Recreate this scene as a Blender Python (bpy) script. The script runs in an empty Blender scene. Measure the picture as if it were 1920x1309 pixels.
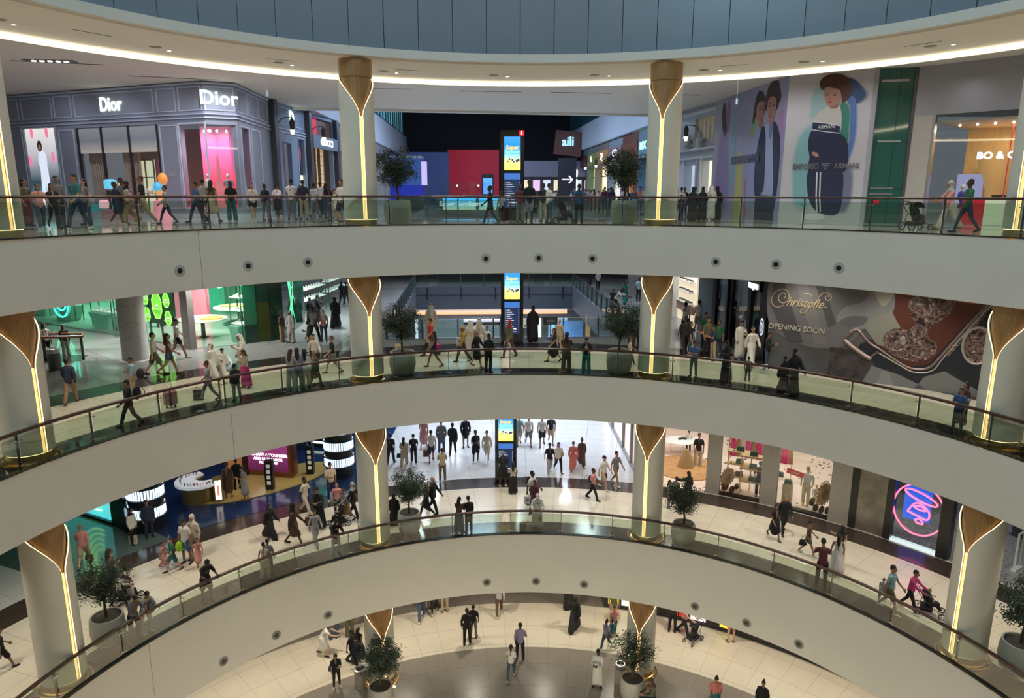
import bpy, bmesh, math, random
from math import sin, cos, pi, radians, atan2, hypot, sqrt
from mathutils import Vector, Matrix

scene = bpy.context.scene
COL = scene.collection
R_ = radians

# ---------------------------------------------------------------- camera
cam_data = bpy.data.cameras.new('camera')
cam_data.sensor_width = 36.0
cam_data.lens = 1326.5 / 1920 * 36.0
cam_data.clip_end = 400
cam = bpy.data.objects.new('camera', cam_data)
COL.objects.link(cam)
cam.rotation_mode = 'XYZ'
cam.matrix_world = Matrix.Rotation(R_(90) - 0.215, 4, 'X') @ Matrix.Rotation(0.002, 4, 'Z')
scene.camera = cam

# ---------------------------------------------------------------- world, exposure
scene.view_settings.view_transform = 'Standard'
scene.view_settings.look = 'None'
scene.view_settings.gamma = 1
scene.view_settings.use_curve_mapping = False
scene.view_settings.exposure = 0.2
world = bpy.data.worlds.new('world')
scene.world = world
world.use_nodes = True
world.node_tree.nodes['Background'].inputs[0].default_value = (0.8, 0.88, 1.0, 1)
world.node_tree.nodes['Background'].inputs[1].default_value = 0.13

# ---------------------------------------------------------------- plan of the atrium
CX, CY, RAD = 0.816, 15.321, 15.643       # axis and edge radius of the round void
ZA, ZB, ZC, ZD = -1.3, -7.971, -15.804, -23.0   # floor levels
SA, SB, SC = -3.358, -10.049, -18.844     # lower edges of the three parapet bands
ZCEIL = 5.25                              # ceiling over the top gallery
ZU = 5.7                                  # raised ceiling behind the light cove
COLS = (-71.5, -25.7, 19.6, 66.0, 111.5, 157.0, -157.0, -114.0)

def P(r, a, z=0.0):
    a = R_(a)
    return Vector((CX + r * sin(a), CY + r * cos(a), z))

def lamp(kind, loc, power, color=(1, 1, 1), size=1.0, aim=None, spot=None, blend=0.5, shape=None, size_y=None):
    d = bpy.data.lights.new('lamp', kind)
    d.energy = power; d.color = color
    if kind == 'AREA':
        d.size = size
        if shape: d.shape = shape
        if size_y: d.size_y = size_y
    else:
        d.shadow_soft_size = size
    if kind == 'SPOT':
        d.spot_size = R_(spot or 100); d.spot_blend = blend
    o = bpy.data.objects.new('lamp', d)
    COL.objects.link(o)
    o.location = loc
    if aim is not None:
        o.rotation_euler = (Vector(aim) - Vector(loc)).to_track_quat('-Z', 'Y').to_euler()
    return o

# daylight through the open drum above the atrium (cool, falling towards the right-hand side), warm bounce from the other storeys
lamp('AREA', (-10, 9, 18.5), 2100, (0.42, 0.80, 1.0), 8, aim=(13, 25, 2), shape='DISK')
lamp('AREA', (CX, CY, 17), 700, (1.0, 0.93, 0.80), 14, aim=(CX, CY, 0), shape='DISK')
# warm downlights recessed in the ceilings of the galleries
WARM = (1.0, 0.9, 0.74)
for (z, pw, step) in ((SA + 0.4, 330, 11.5), (SB + 0.4, 400, 11.5), (SC + 0.4, 420, 11.5)):
    for i in range(-10, 11):
        a = i * step + 3
        lamp('SPOT', P(19.0, a, z), pw, WARM, 0.12, aim=P(19.0, a, z - 5), spot=125, blend=0.7)
for i in range(-7, 8):
    lamp('SPOT', P(18.2, i * 14.0 + 3, ZCEIL - 0.06), 260, WARM, 0.08, aim=P(18.6, i * 14.0 + 3, ZA), spot=140, blend=0.8)
for a, r in ((-62, 24), (-52, 25), (-44, 26), (-36, 27), (-28, 27), (-18, 27), (-8, 27), (4, 27), (14, 27), (24, 23.3), (31, 22.3), (38, 22.3), (46, 22), (54, 22)):  # cooler spots added below the raised ceiling to brighten the shop fronts
    lamp('SPOT', P(r, a, ZU - 0.05), 330 if a < 20 else 170, (0.92, 0.93, 1.0), 0.08, aim=P(r + 0.8, a, ZA), spot=150, blend=0.8)
for x, y, ax, ay in ((-25, 39, -26, 42.5), (-21.5, 37.8, -22.3, 41), (-18.3, 36.3, -19.2, 39.8), (-14, 36, -15, 38.9), (-11.8, 41, -14.8, 42), (-11.5, 49, -14.6, 50)):  # extra spots added in front of the left boutique to lift its facade
    lamp('SPOT', (x, y, ZU - 0.05), 170, (0.85, 0.9, 1.0), 0.1, aim=(ax, ay, 1.0), spot=120, blend=0.9)
# spots added under the lowest parapet; floor bounce fills the fascias with warm light
for i in range(12):
    lamp('SPOT', P(15.2, i * 30 + 15, SC - 0.3), 4300, (1.0, 0.87, 0.66), 0.15, aim=P(7.5, i * 30 + 15, ZD), spot=75, blend=0.9)
# cool lamps added to brighten the corridors and hall behind
for (x, y, z, e) in ((-11, 44, SA + 0.4, 700), (-11, 53, SA + 0.4, 700), (9.3, 44, SA + 0.4, 700), (9.0, 53, SA + 0.4, 800), (-11, 62, SA + 0.4, 500), (8, 62, SA + 0.4, 500), (0, 36, SA + 0.45, 260), (-6, 43.5, SB + 0.4, 1000), (0, 45, SB + 0.4, 1000), (5, 43.5, SB + 0.4, 1000), (-6, 50, SB + 0.4, 1000), (4, 50, SB + 0.4, 1000), (-5, 57, SB + 0.4, 1000), (3, 57, SB + 0.4, 1000), (0, 66, SB + 0.3, 300)):
    lamp('SPOT', (x, y, z), e, (0.80, 0.88, 1.0), 0.7, aim=(x, y, z - 5), spot=150, blend=0.6)
for (x, y, z, e) in ((0, 58, 12, 3200), (-3, 80, 11, 3600), (-2, 98, 10, 500)):
    lamp('AREA', (x, y, z), e, (0.55, 0.72, 1.0), 6.0, aim=(x, y, z - 5))

# ---------------------------------------------------------------- materials
MATS = {}
def mat(name, color=(0.5, 0.5, 0.5), rough=0.6, metal=0.0, emit=None, strength=0.0, alpha=1.0, noise=0.0, nscale=8.0, coat=0.0, spec=0.5, bump=0.0, wave=None):
    if name in MATS: return MATS[name]
    m = bpy.data.materials.new(name); m.use_nodes = True
    nt = m.node_tree; b = nt.nodes['Principled BSDF']
    c = tuple(color[:3]) + (1,)
    b.inputs['Base Color'].default_value = c
    b.inputs['Roughness'].default_value = rough
    b.inputs['Metallic'].default_value = metal
    b.inputs['Specular IOR Level'].default_value = spec
    if coat: b.inputs['Coat Weight'].default_value = coat
    if emit is not None:
        b.inputs['Emission Color'].default_value = tuple(emit[:3]) + (1,)
        b.inputs['Emission Strength'].default_value = strength
    if noise or bump:
        tc = nt.nodes.new('ShaderNodeTexCoord'); nz = nt.nodes.new('ShaderNodeTexNoise')
        mp = nt.nodes.new('ShaderNodeMapping')
        nt.links.new(tc.outputs['Object'], mp.inputs[0])
        if wave: mp.inputs['Scale'].default_value = wave
        nt.links.new(mp.outputs[0], nz.inputs['Vector'])
        nz.inputs['Scale'].default_value = nscale; nz.inputs['Detail'].default_value = 4
        if noise:
            r = nt.nodes.new('ShaderNodeValToRGB')
            r.color_ramp.elements[0].position = 0.3; r.color_ramp.elements[1].position = 0.7
            r.color_ramp.elements[0].color = tuple(max(0, x * (1 - noise)) for x in c[:3]) + (1,)
            r.color_ramp.elements[1].color = tuple(min(1, x * (1 + noise)) for x in c[:3]) + (1,)
            nt.links.new(nz.outputs['Fac'], r.inputs[0]); nt.links.new(r.outputs[0], b.inputs['Base Color'])
        if bump:
            bp = nt.nodes.new('ShaderNodeBump'); bp.inputs['Strength'].default_value = bump
            bp.inputs['Distance'].default_value = 0.02
            nt.links.new(nz.outputs['Fac'], bp.inputs['Height']); nt.links.new(bp.outputs[0], b.inputs['Normal'])
    MATS[name] = m
    return m

def emat(name, color, strength=1.0):
    """something that gives off light: lit sign, screen, lamp"""
    return mat(name, tuple(x * 0.3 for x in color), 0.5, emit=color, strength=strength)

def glass_mat(name, tint=(0.8, 0.9, 0.85), gloss=0.12, rough=0.02):
    if name in MATS: return MATS[name]
    m = bpy.data.materials.new(name); m.use_nodes = True
    nt = m.node_tree; nt.nodes.remove(nt.nodes['Principled BSDF'])
    out = nt.nodes['Material Output']
    t = nt.nodes.new('ShaderNodeBsdfTransparent'); t.inputs[0].default_value = tuple(tint) + (1,)
    g = nt.nodes.new('ShaderNodeBsdfGlossy'); g.inputs['Roughness'].default_value = rough
    g.inputs['Color'].default_value = (1, 1, 1, 1)
    f = nt.nodes.new('ShaderNodeFresnel'); f.inputs[0].default_value = 1.5
    ad = nt.nodes.new('ShaderNodeMath'); ad.operation = 'MULTIPLY_ADD'
    ad.inputs[1].default_value = 1.0; ad.inputs[2].default_value = gloss * 0.3
    ad.use_clamp = True
    mx = nt.nodes.new('ShaderNodeMixShader')
    ge = nt.nodes.new('ShaderNodeNewGeometry'); iv = nt.nodes.new('ShaderNodeMath'); iv.operation = 'SUBTRACT'; iv.inputs[0].default_value = 1.0
    fm = nt.nodes.new('ShaderNodeMath'); fm.operation = 'MULTIPLY'
    nt.links.new(ge.outputs['Backfacing'], iv.inputs[1]); nt.links.new(f.outputs[0], ad.inputs[0])
    nt.links.new(ad.outputs[0], fm.inputs[0]); nt.links.new(iv.outputs[0], fm.inputs[1]); nt.links.new(fm.outputs[0], mx.inputs[0])
    nt.links.new(t.outputs[0], mx.inputs[1]); nt.links.new(g.outputs[0], mx.inputs[2])
    nt.links.new(mx.outputs[0], out.inputs[0])
    MATS[name] = m
    return m

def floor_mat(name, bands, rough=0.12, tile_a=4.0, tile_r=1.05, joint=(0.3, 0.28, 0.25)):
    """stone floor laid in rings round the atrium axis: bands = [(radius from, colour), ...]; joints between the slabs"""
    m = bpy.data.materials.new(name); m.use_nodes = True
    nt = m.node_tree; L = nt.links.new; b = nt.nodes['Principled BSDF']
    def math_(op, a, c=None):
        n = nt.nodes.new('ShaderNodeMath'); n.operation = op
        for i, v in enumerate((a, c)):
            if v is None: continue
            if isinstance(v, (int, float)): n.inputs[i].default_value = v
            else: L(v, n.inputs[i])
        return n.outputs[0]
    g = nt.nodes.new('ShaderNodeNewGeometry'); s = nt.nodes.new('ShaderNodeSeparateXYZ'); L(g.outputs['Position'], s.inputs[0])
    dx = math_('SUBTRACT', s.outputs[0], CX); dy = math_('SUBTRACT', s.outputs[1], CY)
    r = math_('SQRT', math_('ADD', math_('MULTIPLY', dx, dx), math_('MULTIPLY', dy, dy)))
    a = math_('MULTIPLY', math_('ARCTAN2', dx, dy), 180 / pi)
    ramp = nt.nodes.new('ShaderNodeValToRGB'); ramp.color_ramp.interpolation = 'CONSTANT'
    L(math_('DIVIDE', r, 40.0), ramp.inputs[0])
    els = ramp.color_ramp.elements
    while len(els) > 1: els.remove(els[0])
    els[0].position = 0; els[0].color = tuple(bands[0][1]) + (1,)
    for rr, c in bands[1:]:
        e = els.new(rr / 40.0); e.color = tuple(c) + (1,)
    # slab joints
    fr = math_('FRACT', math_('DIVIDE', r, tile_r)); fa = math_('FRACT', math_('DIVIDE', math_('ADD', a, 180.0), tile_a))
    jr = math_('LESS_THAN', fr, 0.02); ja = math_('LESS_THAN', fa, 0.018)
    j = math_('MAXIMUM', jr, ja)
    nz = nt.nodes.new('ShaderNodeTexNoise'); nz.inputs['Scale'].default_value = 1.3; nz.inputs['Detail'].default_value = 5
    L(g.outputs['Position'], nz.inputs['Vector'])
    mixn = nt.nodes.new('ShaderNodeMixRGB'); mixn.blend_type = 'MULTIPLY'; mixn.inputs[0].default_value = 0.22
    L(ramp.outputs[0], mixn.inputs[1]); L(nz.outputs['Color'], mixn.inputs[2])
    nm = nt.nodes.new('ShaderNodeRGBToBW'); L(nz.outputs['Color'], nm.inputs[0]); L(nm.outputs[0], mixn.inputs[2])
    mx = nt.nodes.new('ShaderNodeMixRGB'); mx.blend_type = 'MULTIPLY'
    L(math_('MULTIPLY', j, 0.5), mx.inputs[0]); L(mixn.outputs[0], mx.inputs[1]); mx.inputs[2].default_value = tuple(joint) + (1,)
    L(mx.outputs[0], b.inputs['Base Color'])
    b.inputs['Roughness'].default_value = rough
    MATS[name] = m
    return m

# ---------------------------------------------------------------- mesh building
class MB:
    """collects shapes; build() links them as ONE mesh object"""
    def __init__(self): self.v = []; self.f = []; self.s = []; self.mi = []; self.cur = 0
    def add(self, vs, fs, smooth=False):
        n = len(self.v); self.v += [tuple(x) for x in vs]
        for f in fs:
            self.f.append(tuple(n + i for i in f)); self.s.append(smooth); self.mi.append(self.cur)
        return self
    def box(self, c, s, rz=0.0, rx=0.0, ry=0.0, taper=1.0):
        x, y, z = s[0] / 2, s[1] / 2, s[2] / 2
        M = Matrix.Translation(Vector(c)) @ Matrix.Rotation(rz, 4, 'Z') @ Matrix.Rotation(ry, 4, 'Y') @ Matrix.Rotation(rx, 4, 'X')
        t = taper
        vs = [M @ Vector(q) for q in ((-x, -y, -z), (x, -y, -z), (x, y, -z), (-x, y, -z), (-x * t, -y * t, z), (x * t, -y * t, z), (x * t, y * t, z), (-x * t, y * t, z))]
        return self.add(vs, [(0, 3, 2, 1), (4, 5, 6, 7), (0, 1, 5, 4), (1, 2, 6, 5), (2, 3, 7, 6), (3, 0, 4, 7)])
    def lathe(self, prof, c=(0, 0, 0), n=20, caps=True, a0=0, a1=360, sx=1, sy=1):
        """prof = [(r, z)] from bottom to top"""
        full = abs(a1 - a0) >= 360
        m = n if full else n + 1
        vs = []
        for r, z in prof:
            for i in range(m):
                a = R_(a0 + (a1 - a0) * i / n)
                vs.append((c[0] + r * cos(a) * sx, c[1] + r * sin(a) * sy, c[2] + z))
        fs = []
        for k in range(len(prof) - 1):
            for i in range(n):
                j = (i + 1) % m
                fs.append((k * m + i, k * m + j, (k + 1) * m + j, (k + 1) * m + i))
        self.add(vs, fs, True)
        if caps and full:
            b = len(self.v) - len(vs)
            if prof[0][0] > 1e-4: self.f.append(tuple(b + i for i in reversed(range(m)))); self.s.append(False); self.mi.append(self.cur)
            if prof[-1][0] > 1e-4: self.f.append(tuple(b + (len(prof) - 1) * m + i for i in range(m))); self.s.append(False); self.mi.append(self.cur)
        return self
    def cyl(self, p0, p1, r0, r1=None, n=8, smooth=True):
        return self.tube([p0, p1], [r0, r0 if r1 is None else r1], n, smooth)
    def tube(self, pts, rad, n=8, smooth=True, closed=False):
        pts = [Vector(p) for p in pts]
        if isinstance(rad, (int, float)): rad = [rad] * len(pts)
        vs = []; m = len(pts); up = None
        for k, p in enumerate(pts):
            if closed: d = pts[(k + 1) % m] - pts[k - 1]
            else: d = pts[min(k + 1, m - 1)] - pts[max(k - 1, 0)]
            if d.length < 1e-9: d = Vector((0, 0, 1))
            d.normalize()
            if up is None:
                up = Vector((0, 0, 1)) if abs(d.z) < 0.9 else Vector((0, 1, 0))
            x = d.cross(up)
            if x.length < 1e-4: x = d.orthogonal()
            x.normalize(); y = x.cross(d).normalized(); up = y
            for i in range(n):
                a = 2 * pi * i / n
                vs.append(p + (x * cos(a) + y * sin(a)) * rad[k])
        fs = []
        for k in range(m if closed else m - 1):
            for i in range(n):
                j = (i + 1) % n; k2 = (k + 1) % m
                fs.append((k * n + j, k * n + i, k2 * n + i, k2 * n + j))
        if not closed:
            fs.append(tuple(range(n))); fs.append(tuple((m - 1) * n + i for i in reversed(range(n))))
        return self.add(vs, fs, smooth)
    def prism(self, poly, z0, z1):
        """poly = plan outline, extruded from z0 to z1"""
        n = len(poly)
        area = sum(poly[i][0] * poly[(i + 1) % n][1] - poly[(i + 1) % n][0] * poly[i][1] for i in range(n))
        if area < 0: poly = poly[::-1]
        vs = [(p[0], p[1], z0) for p in poly] + [(p[0], p[1], z1) for p in poly]
        fs = [tuple(reversed(range(n))), tuple(n + i for i in range(n))]
        fs += [(i, (i + 1) % n, n + (i + 1) % n, n + i) for i in range(n)]
        return self.add(vs, fs)
    def panel(self, org, u, w, poly, depth):
        """poly in the (u,w) plane at org, given a thickness towards u x w"""
        org, u, w = Vector(org), Vector(u), Vector(w); nrm = u.cross(w).normalized() * depth
        n = len(poly)
        area = sum(poly[i][0] * poly[(i + 1) % n][1] - poly[(i + 1) % n][0] * poly[i][1] for i in range(n))
        if area < 0: poly = poly[::-1]
        vs = [org + u * p[0] + w * p[1] for p in poly]; vs += [v + nrm for v in vs]
        fs = [tuple(reversed(range(n))), tuple(n + i for i in range(n))]
        fs += [(i, (i + 1) % n, n + (i + 1) % n, n + i) for i in range(n)]
        return self.add(vs, fs)
    def ring(self, prof, a0=-180, a1=180, step=1.5, smooth=True):
        """closed profile [(r, z)] swept round the atrium axis"""
        n = max(2, int(round((a1 - a0) / step))); m = len(prof)
        full = a1 - a0 >= 360
        k = n if full else n + 1
        vs = []
        for i in range(k):
            a = a0 + (a1 - a0) * i / n
            for r, z in prof: vs.append(P(r, a, z))
        fs = []
        for i in range(n):
            j = (i + 1) % k
            for q in range(m):
                w = (q + 1) % m
                fs.append((i * m + q, i * m + w, j * m + w, j * m + q))
        if not full:
            fs.append(tuple(reversed(range(m)))); fs.append(tuple((k - 1) * m + q for q in range(m)))
        return self.add(vs, fs, smooth)
    def ball(self, c, r, n=10, sz=1.0, sx=1.0, sy=1.0):
        prof = [(max(1e-5, r * sin(pi * i / 8)), -r * sz * cos(pi * i / 8)) for i in range(9)]
        return self.lathe(prof, c, n, False, sx=sx, sy=sy)
    def mesh(self, name='mesh', mats=()):
        me = bpy.data.meshes.new(name)
        me.from_pydata(self.v, [], self.f)
        me.polygons.foreach_set('use_smooth', self.s)
        if any(self.mi): me.polygons.foreach_set('material_index', self.mi)
        for m in mats: me.materials.append(m)
        me.update()
        return me
    def build(self, name, m, parent=None, edge=None):
        me = self.mesh(name, m if isinstance(m, (list, tuple)) else [m])
        bm = bmesh.new(); bm.from_mesh(me)
        bmesh.ops.recalc_face_normals(bm, faces=bm.faces)
        bm.to_mesh(me); bm.free()
        if any(self.s):
            try: me.set_sharp_from_angle(angle=R_(edge or 40))
            except Exception: pass
        o = bpy.data.objects.new(name, me); COL.objects.link(o)
        if parent is not None: o.parent = parent
        return o

def tag(o, label=None, cat=None, group=None, kind=None):
    if label: o['label'] = label
    if cat: o['category'] = cat
    if group: o['group'] = group
    if kind: o['kind'] = kind
    return o
def struct(o): o['kind'] = 'structure'; return o
def thing(name, label, cat, loc=(0, 0, 0), rz=0.0, group=None):
    o = bpy.data.objects.new(name, None); o.empty_display_size = 0.2; COL.objects.link(o)
    o.location = loc; o.rotation_euler = (0, 0, rz)
    return tag(o, label, cat, group)
def copy_tree(o, parent=None):
    c = o.copy(); COL.objects.link(c); c.parent = parent
    for ch in o.children: copy_tree(ch, c)
    return c
def text_mesh(txt, size=1.0, depth=0.01, align='CENTER', bold=0.0, shear=0.0, sx=1.0):
    cu = bpy.data.curves.new('lettering', 'FONT'); cu.body = txt; cu.size = size; cu.extrude = depth
    cu.align_x = align; cu.align_y = 'CENTER'; cu.offset = bold; cu.shear = shear; cu.resolution_u = 3
    o = bpy.data.objects.new('t', cu); COL.objects.link(o)
    dg = bpy.context.evaluated_depsgraph_get()
    me = bpy.data.meshes.new_from_object(o.evaluated_get(dg))
    bpy.data.objects.remove(o); bpy.data.curves.remove(cu)
    if sx != 1.0:
        for v in me.vertices: v.co.x *= sx
    return me
def put_text(txt, m, org, u, size, depth=0.01, parent=None, name='lettering', align='CENTER', bold=0.0, shear=0.0, sx=1.0, up=(0, 0, 1)):
    """lettering standing on a wall: org = centre, u = reading direction"""
    me = text_mesh(txt, size, depth, align, bold, shear, sx)
    me.materials.clear(); me.materials.append(m)
    o = bpy.data.objects.new(name, me); COL.objects.link(o)
    u = Vector(u).normalized(); w = Vector(up).normalized(); n = u.cross(w)
    M = Matrix((u, w, n)).transposed().to_4x4(); M.translation = Vector(org)
    if parent is not None:
        o.parent = parent; M = parent_world(parent).inverted() @ M
    o.matrix_basis = M
    return o
def parent_world(p):
    M = p.matrix_basis.copy() if p.parent is None else parent_world(p.parent) @ p.matrix_basis
    if p.rotation_mode != 'QUATERNION' and p.type == 'EMPTY':
        M = Matrix.LocRotScale(p.location, p.rotation_euler, p.scale)
        if p.parent is not None: M = parent_world(p.parent) @ M
    return M
def stroke(m, pts, rad, name='neon_tube', parent=None, n=6, closed=False):
    return MB().tube(pts, rad, n, True, closed).build(name, m, parent)
def smoothpath(pts, k=6, closed=False):
    """Catmull-Rom through pts"""
    pts = [Vector(p) for p in pts]; n = len(pts); out = []
    rng = range(n if closed else n - 1)
    for i in rng:
        g = (lambda q: pts[q % n]) if closed else (lambda q: pts[max(0, min(n - 1, q))])
        p0, p1, p2, p3 = g(i - 1), g(i), g(i + 1), g(i + 2)
        for s in range(k):
            t = s / k
            out.append(0.5 * ((2 * p1) + (p2 - p0) * t + (2 * p0 - 5 * p1 + 4 * p2 - p3) * t * t + (3 * p1 - p0 - 3 * p2 + p3) * t ** 3))
    if not closed: out.append(pts[-1])
    return out
FIT_A = ((-52.78, -2.635), (-43.45, -2.651), (-34.81, -2.646), (-7.19, -2.721), (1.24, -2.703), (9.79, -2.702), (28.7, -2.674), (37.41, -2.653), (46.03, -2.637))
FIT_C = ((-51.98, -18.248), (-43.51, -18.24), (-34.93, -18.237), (-7.34, -18.218), (1.33, -18.229), (9.79, -18.262), (28.86, -18.333), (37.38, -18.331), (45.69, -18.329))
# ================================================================ THE SETTING
WHITE = mat('painted plaster', (0.66, 0.645, 0.60), 0.55, noise=0.02, nscale=0.6)
SOFFIT = mat('ceiling plaster', (0.78, 0.73, 0.65), 0.8)
SHELL = mat('column cladding', (0.66, 0.635, 0.55), 0.5, noise=0.02, nscale=1.0)
BRASS = mat('brass', (0.62, 0.43, 0.18), 0.28, 1.0)
WOOD = mat('oak veneer', (0.30, 0.165, 0.06), 0.5, noise=0.3, nscale=3, wave=(14, 14, 0.6))
LED = emat('warm led strip', (1.0, 0.68, 0.32), 3.6)
LED2 = emat('warm led glow', (1.0, 0.56, 0.2), 1.25)
COVE = emat('cove light', (1.0, 0.88, 0.60), 7.5)
STEEL = mat('dark steel', (0.10, 0.09, 0.08), 0.35, 0.9)
RAILWOOD = mat('dark walnut handrail', (0.055, 0.022, 0.013), 0.4)
CHROME = mat('brushed steel', (0.6, 0.6, 0.6), 0.25, 1.0)
GLASS = glass_mat('balustrade glass', (0.76, 0.83, 0.765), 0.12)
CLEAR = glass_mat('shop glass', (0.9, 0.93, 0.92), 0.12)
BLACK = mat('black', (0.01, 0.01, 0.012), 0.35)
DARK = mat('charcoal', (0.03, 0.032, 0.035), 0.5)

DK = (0.035, 0.03, 0.03); LT = (0.74, 0.68, 0.56); DK2 = (0.06, 0.045, 0.038)
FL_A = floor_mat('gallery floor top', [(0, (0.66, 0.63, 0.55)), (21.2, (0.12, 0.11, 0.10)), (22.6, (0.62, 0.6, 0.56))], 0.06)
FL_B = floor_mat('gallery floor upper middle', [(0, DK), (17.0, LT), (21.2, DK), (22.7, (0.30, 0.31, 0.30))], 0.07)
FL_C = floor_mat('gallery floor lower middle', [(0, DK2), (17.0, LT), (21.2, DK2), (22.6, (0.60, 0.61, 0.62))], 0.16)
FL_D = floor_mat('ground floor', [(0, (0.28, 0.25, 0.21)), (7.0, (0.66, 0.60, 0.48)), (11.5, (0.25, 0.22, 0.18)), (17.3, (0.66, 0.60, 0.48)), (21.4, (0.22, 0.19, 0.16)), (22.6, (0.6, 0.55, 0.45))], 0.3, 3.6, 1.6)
SLABSIDE = mat('slab edge grey', (0.16, 0.17, 0.19), 0.5)

# corridor leading away on the far side, turned a little to the left
CA = R_(3.7)
def K(u, v, z=0.0):
    return Vector((0.0 + u * cos(CA) - v * sin(CA), 38.5 + u * sin(CA) + v * cos(CA), z))
VOID = {'A': (-6.2, 7.0, 1.0, 25.5), 'B': (-7.0, 7.0, 1.0, 24.0)}
def arc(r, a0, a1, n=24): return [P(r, a0 + (a1 - a0) * i / n) for i in range(n + 1)]
def slab(name, z0, z1, fm, void, rin=RAD + 0.12):
    """gallery floor plate: a ring round the atrium joined to the floor beyond, with the corridor void left open"""
    o = MB()
    o.ring([(rin, z0), (rin, z1 + 0.5), (22.6, z1 + 0.5), (22.6, z0)], smooth=False)
    far = 70
    if void:
        u0, u1, v0, v1 = void
        left = arc(22.6, 0, -180, 40) + [K(0, -200), K(-90, -200), K(-90, far), K(0, far), K(0, v1), K(u0, v1), K(u0, v0), K(0, v0)]
        right = arc(22.6, 0, 180, 40) + [K(0, -200), K(90, -200), K(90, far), K(0, far), K(0, v1), K(u1, v1), K(u1, v0), K(0, v0)]
    else:
        left = arc(22.6, 0, -180, 40) + [K(0, -200), K(-90, -200), K(-90, far), K(0, far)]
        right = arc(22.6, 0, 180, 40) + [K(0, -200), K(90, -200), K(90, far), K(0, far)]
    # keep the plate a reasonable size
    def clip(poly): return [Vector((max(-75, min(75, p.x)), max(-45, p.y), 0)) for p in poly]
    o.prism([(p.x, p.y) for p in clip(left)], z1 + 0.5, z0)
    o.prism([(p.x, p.y) for p in clip(right)], z1 + 0.5, z0)
    return struct(o.build(name, fm))
slab('floor_top_gallery', ZA, SA, FL_A, VOID['A'])
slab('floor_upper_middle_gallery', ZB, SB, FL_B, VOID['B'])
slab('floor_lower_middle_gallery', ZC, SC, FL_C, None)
g = MB().prism([(-75, -45), (75, -45), (75, 110), (-75, 110)], ZD - 0.4, ZD)
struct(g.build('floor_ground', FL_D))

# parapet bands (the smooth pale fascias) with their joints
for nm, z0, z1, joints in (('top', ZA, SA, (-49.9, -158, 90)), ('middle', ZB, SB, (-47.6, -158, 90)), ('lower', ZC, SC, (-62.4, -158, 90))):
    b = MB().ring([(RAD, z0 + 0.03), (RAD, z1 + 0.02), (RAD + 0.02, z1), (RAD + 0.12, z1), (RAD + 0.12, z0 + 0.03)])
    b.ring([(RAD + 0.12, z1 + 0.0), (RAD + 0.12, z1 + 0.5), (RAD + 0.2, z1 + 0.5), (RAD + 0.2, z1)])
    w = struct(b.build('wall_parapet_' + nm, WHITE))
    j = MB()
    for a in joints:
        j.ring([(RAD - 0.004, z0 + 0.02), (RAD - 0.004, z1 + 0.02), (RAD + 0.02, z1 + 0.02), (RAD + 0.02, z0 + 0.02)], a, a + 0.045, 0.1, False)
    struct(j.build('trim_joint_' + nm, mat('joint', (0.08, 0.08, 0.07), 0.8)))
    s = MB().ring([(RAD - 0.03, z0 + 0.03), (RAD - 0.03, z0 + 0.07), (RAD + 0.16, z0 + 0.07), (RAD + 0.16, z0 + 0.03)])
    struct(s.build('trim_shoe_' + nm, mat('dark shoe rail', (0.04, 0.04, 0.04), 0.4, 0.6)))

# ceiling of the top gallery: soffit, light cove and raised ceiling beyond it
c = MB().ring([(RAD, 5.31), (RAD, 5.63), (RAD + 0.5, 5.63), (RAD + 0.5, 5.31)])
struct(c.build('trim_drum_lip', WHITE))
c = MB().ring([(RAD + 0.3, ZCEIL + 0.06), (RAD + 0.3, ZCEIL), (20.35, ZCEIL), (20.35, ZCEIL + 0.06)])
c.ring([(RAD + 0.3, ZCEIL + 0.06), (RAD + 0.3, ZCEIL + 0.3), (RAD + 0.4, ZCEIL + 0.3), (RAD + 0.4, ZCEIL + 0.06)])
struct(c.build('ceiling_soffit', SOFFIT))
c = MB().ring([(20.5, 5.26), (20.5, 5.06), (20.62, 5.06), (20.62, 5.8), (20.5, 5.8)])
struct(c.build('trim_cove', SOFFIT))
c = MB().ring([(20.44, 5.22), (20.44, 5.1), (20.5, 5.1), (20.5, 5.22)])
tag(c.build('cove_light', COVE), 'long curved warm cove light running round the ceiling over the top gallery', 'light')
left = arc(20.55, -105, 0, 30) + [Vector((CX - 0.6, 54, 0)), Vector((-14.4, 50.5, 0)), Vector((-50, 50.5, 0))]
right = arc(20.55, 0, 105, 30) + [Vector((50, 55, 0)), Vector((15, 55, 0)), Vector((CX - 0.6, 54, 0))]
c = MB()
c.prism([(p.x, p.y) for p in left], ZU, ZU + 0.25).prism([(p.x, p.y) for p in right], ZU, ZU + 0.25)
struct(c.build('ceiling_raised', SOFFIT))
# edge beam closing the raised ceiling towards the corridor hall
c = MB().prism([(-16, 49.6), (15.5, 54.4), (15.5, 54.9), (-16, 50.1)], ZU - 0.15, ZU + 2.5)
struct(c.build('trim_ceiling_edge', SOFFIT))

# drum of tall grey panels above the atrium
d = MB()
for i in range(72):
    a = i * 5.0 - 1.8
    d.ring([(RAD + 0.35, 5.66), (RAD + 0.35, 15.5), (RAD + 0.42, 15.5), (RAD + 0.42, 5.66)], a + 0.05, a + 4.95, 1.7)
struct(d.build('wall_drum', mat('drum panels', (0.22, 0.26, 0.31), 0.32, noise=0.03, nscale=0.5)))
d = MB().ring([(RAD + 0.44, 5.6), (RAD + 0.44, 15.5), (RAD + 0.5, 15.5), (RAD + 0.5, 5.6)])
struct(d.build('wall_drum_back', DARK))

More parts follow.
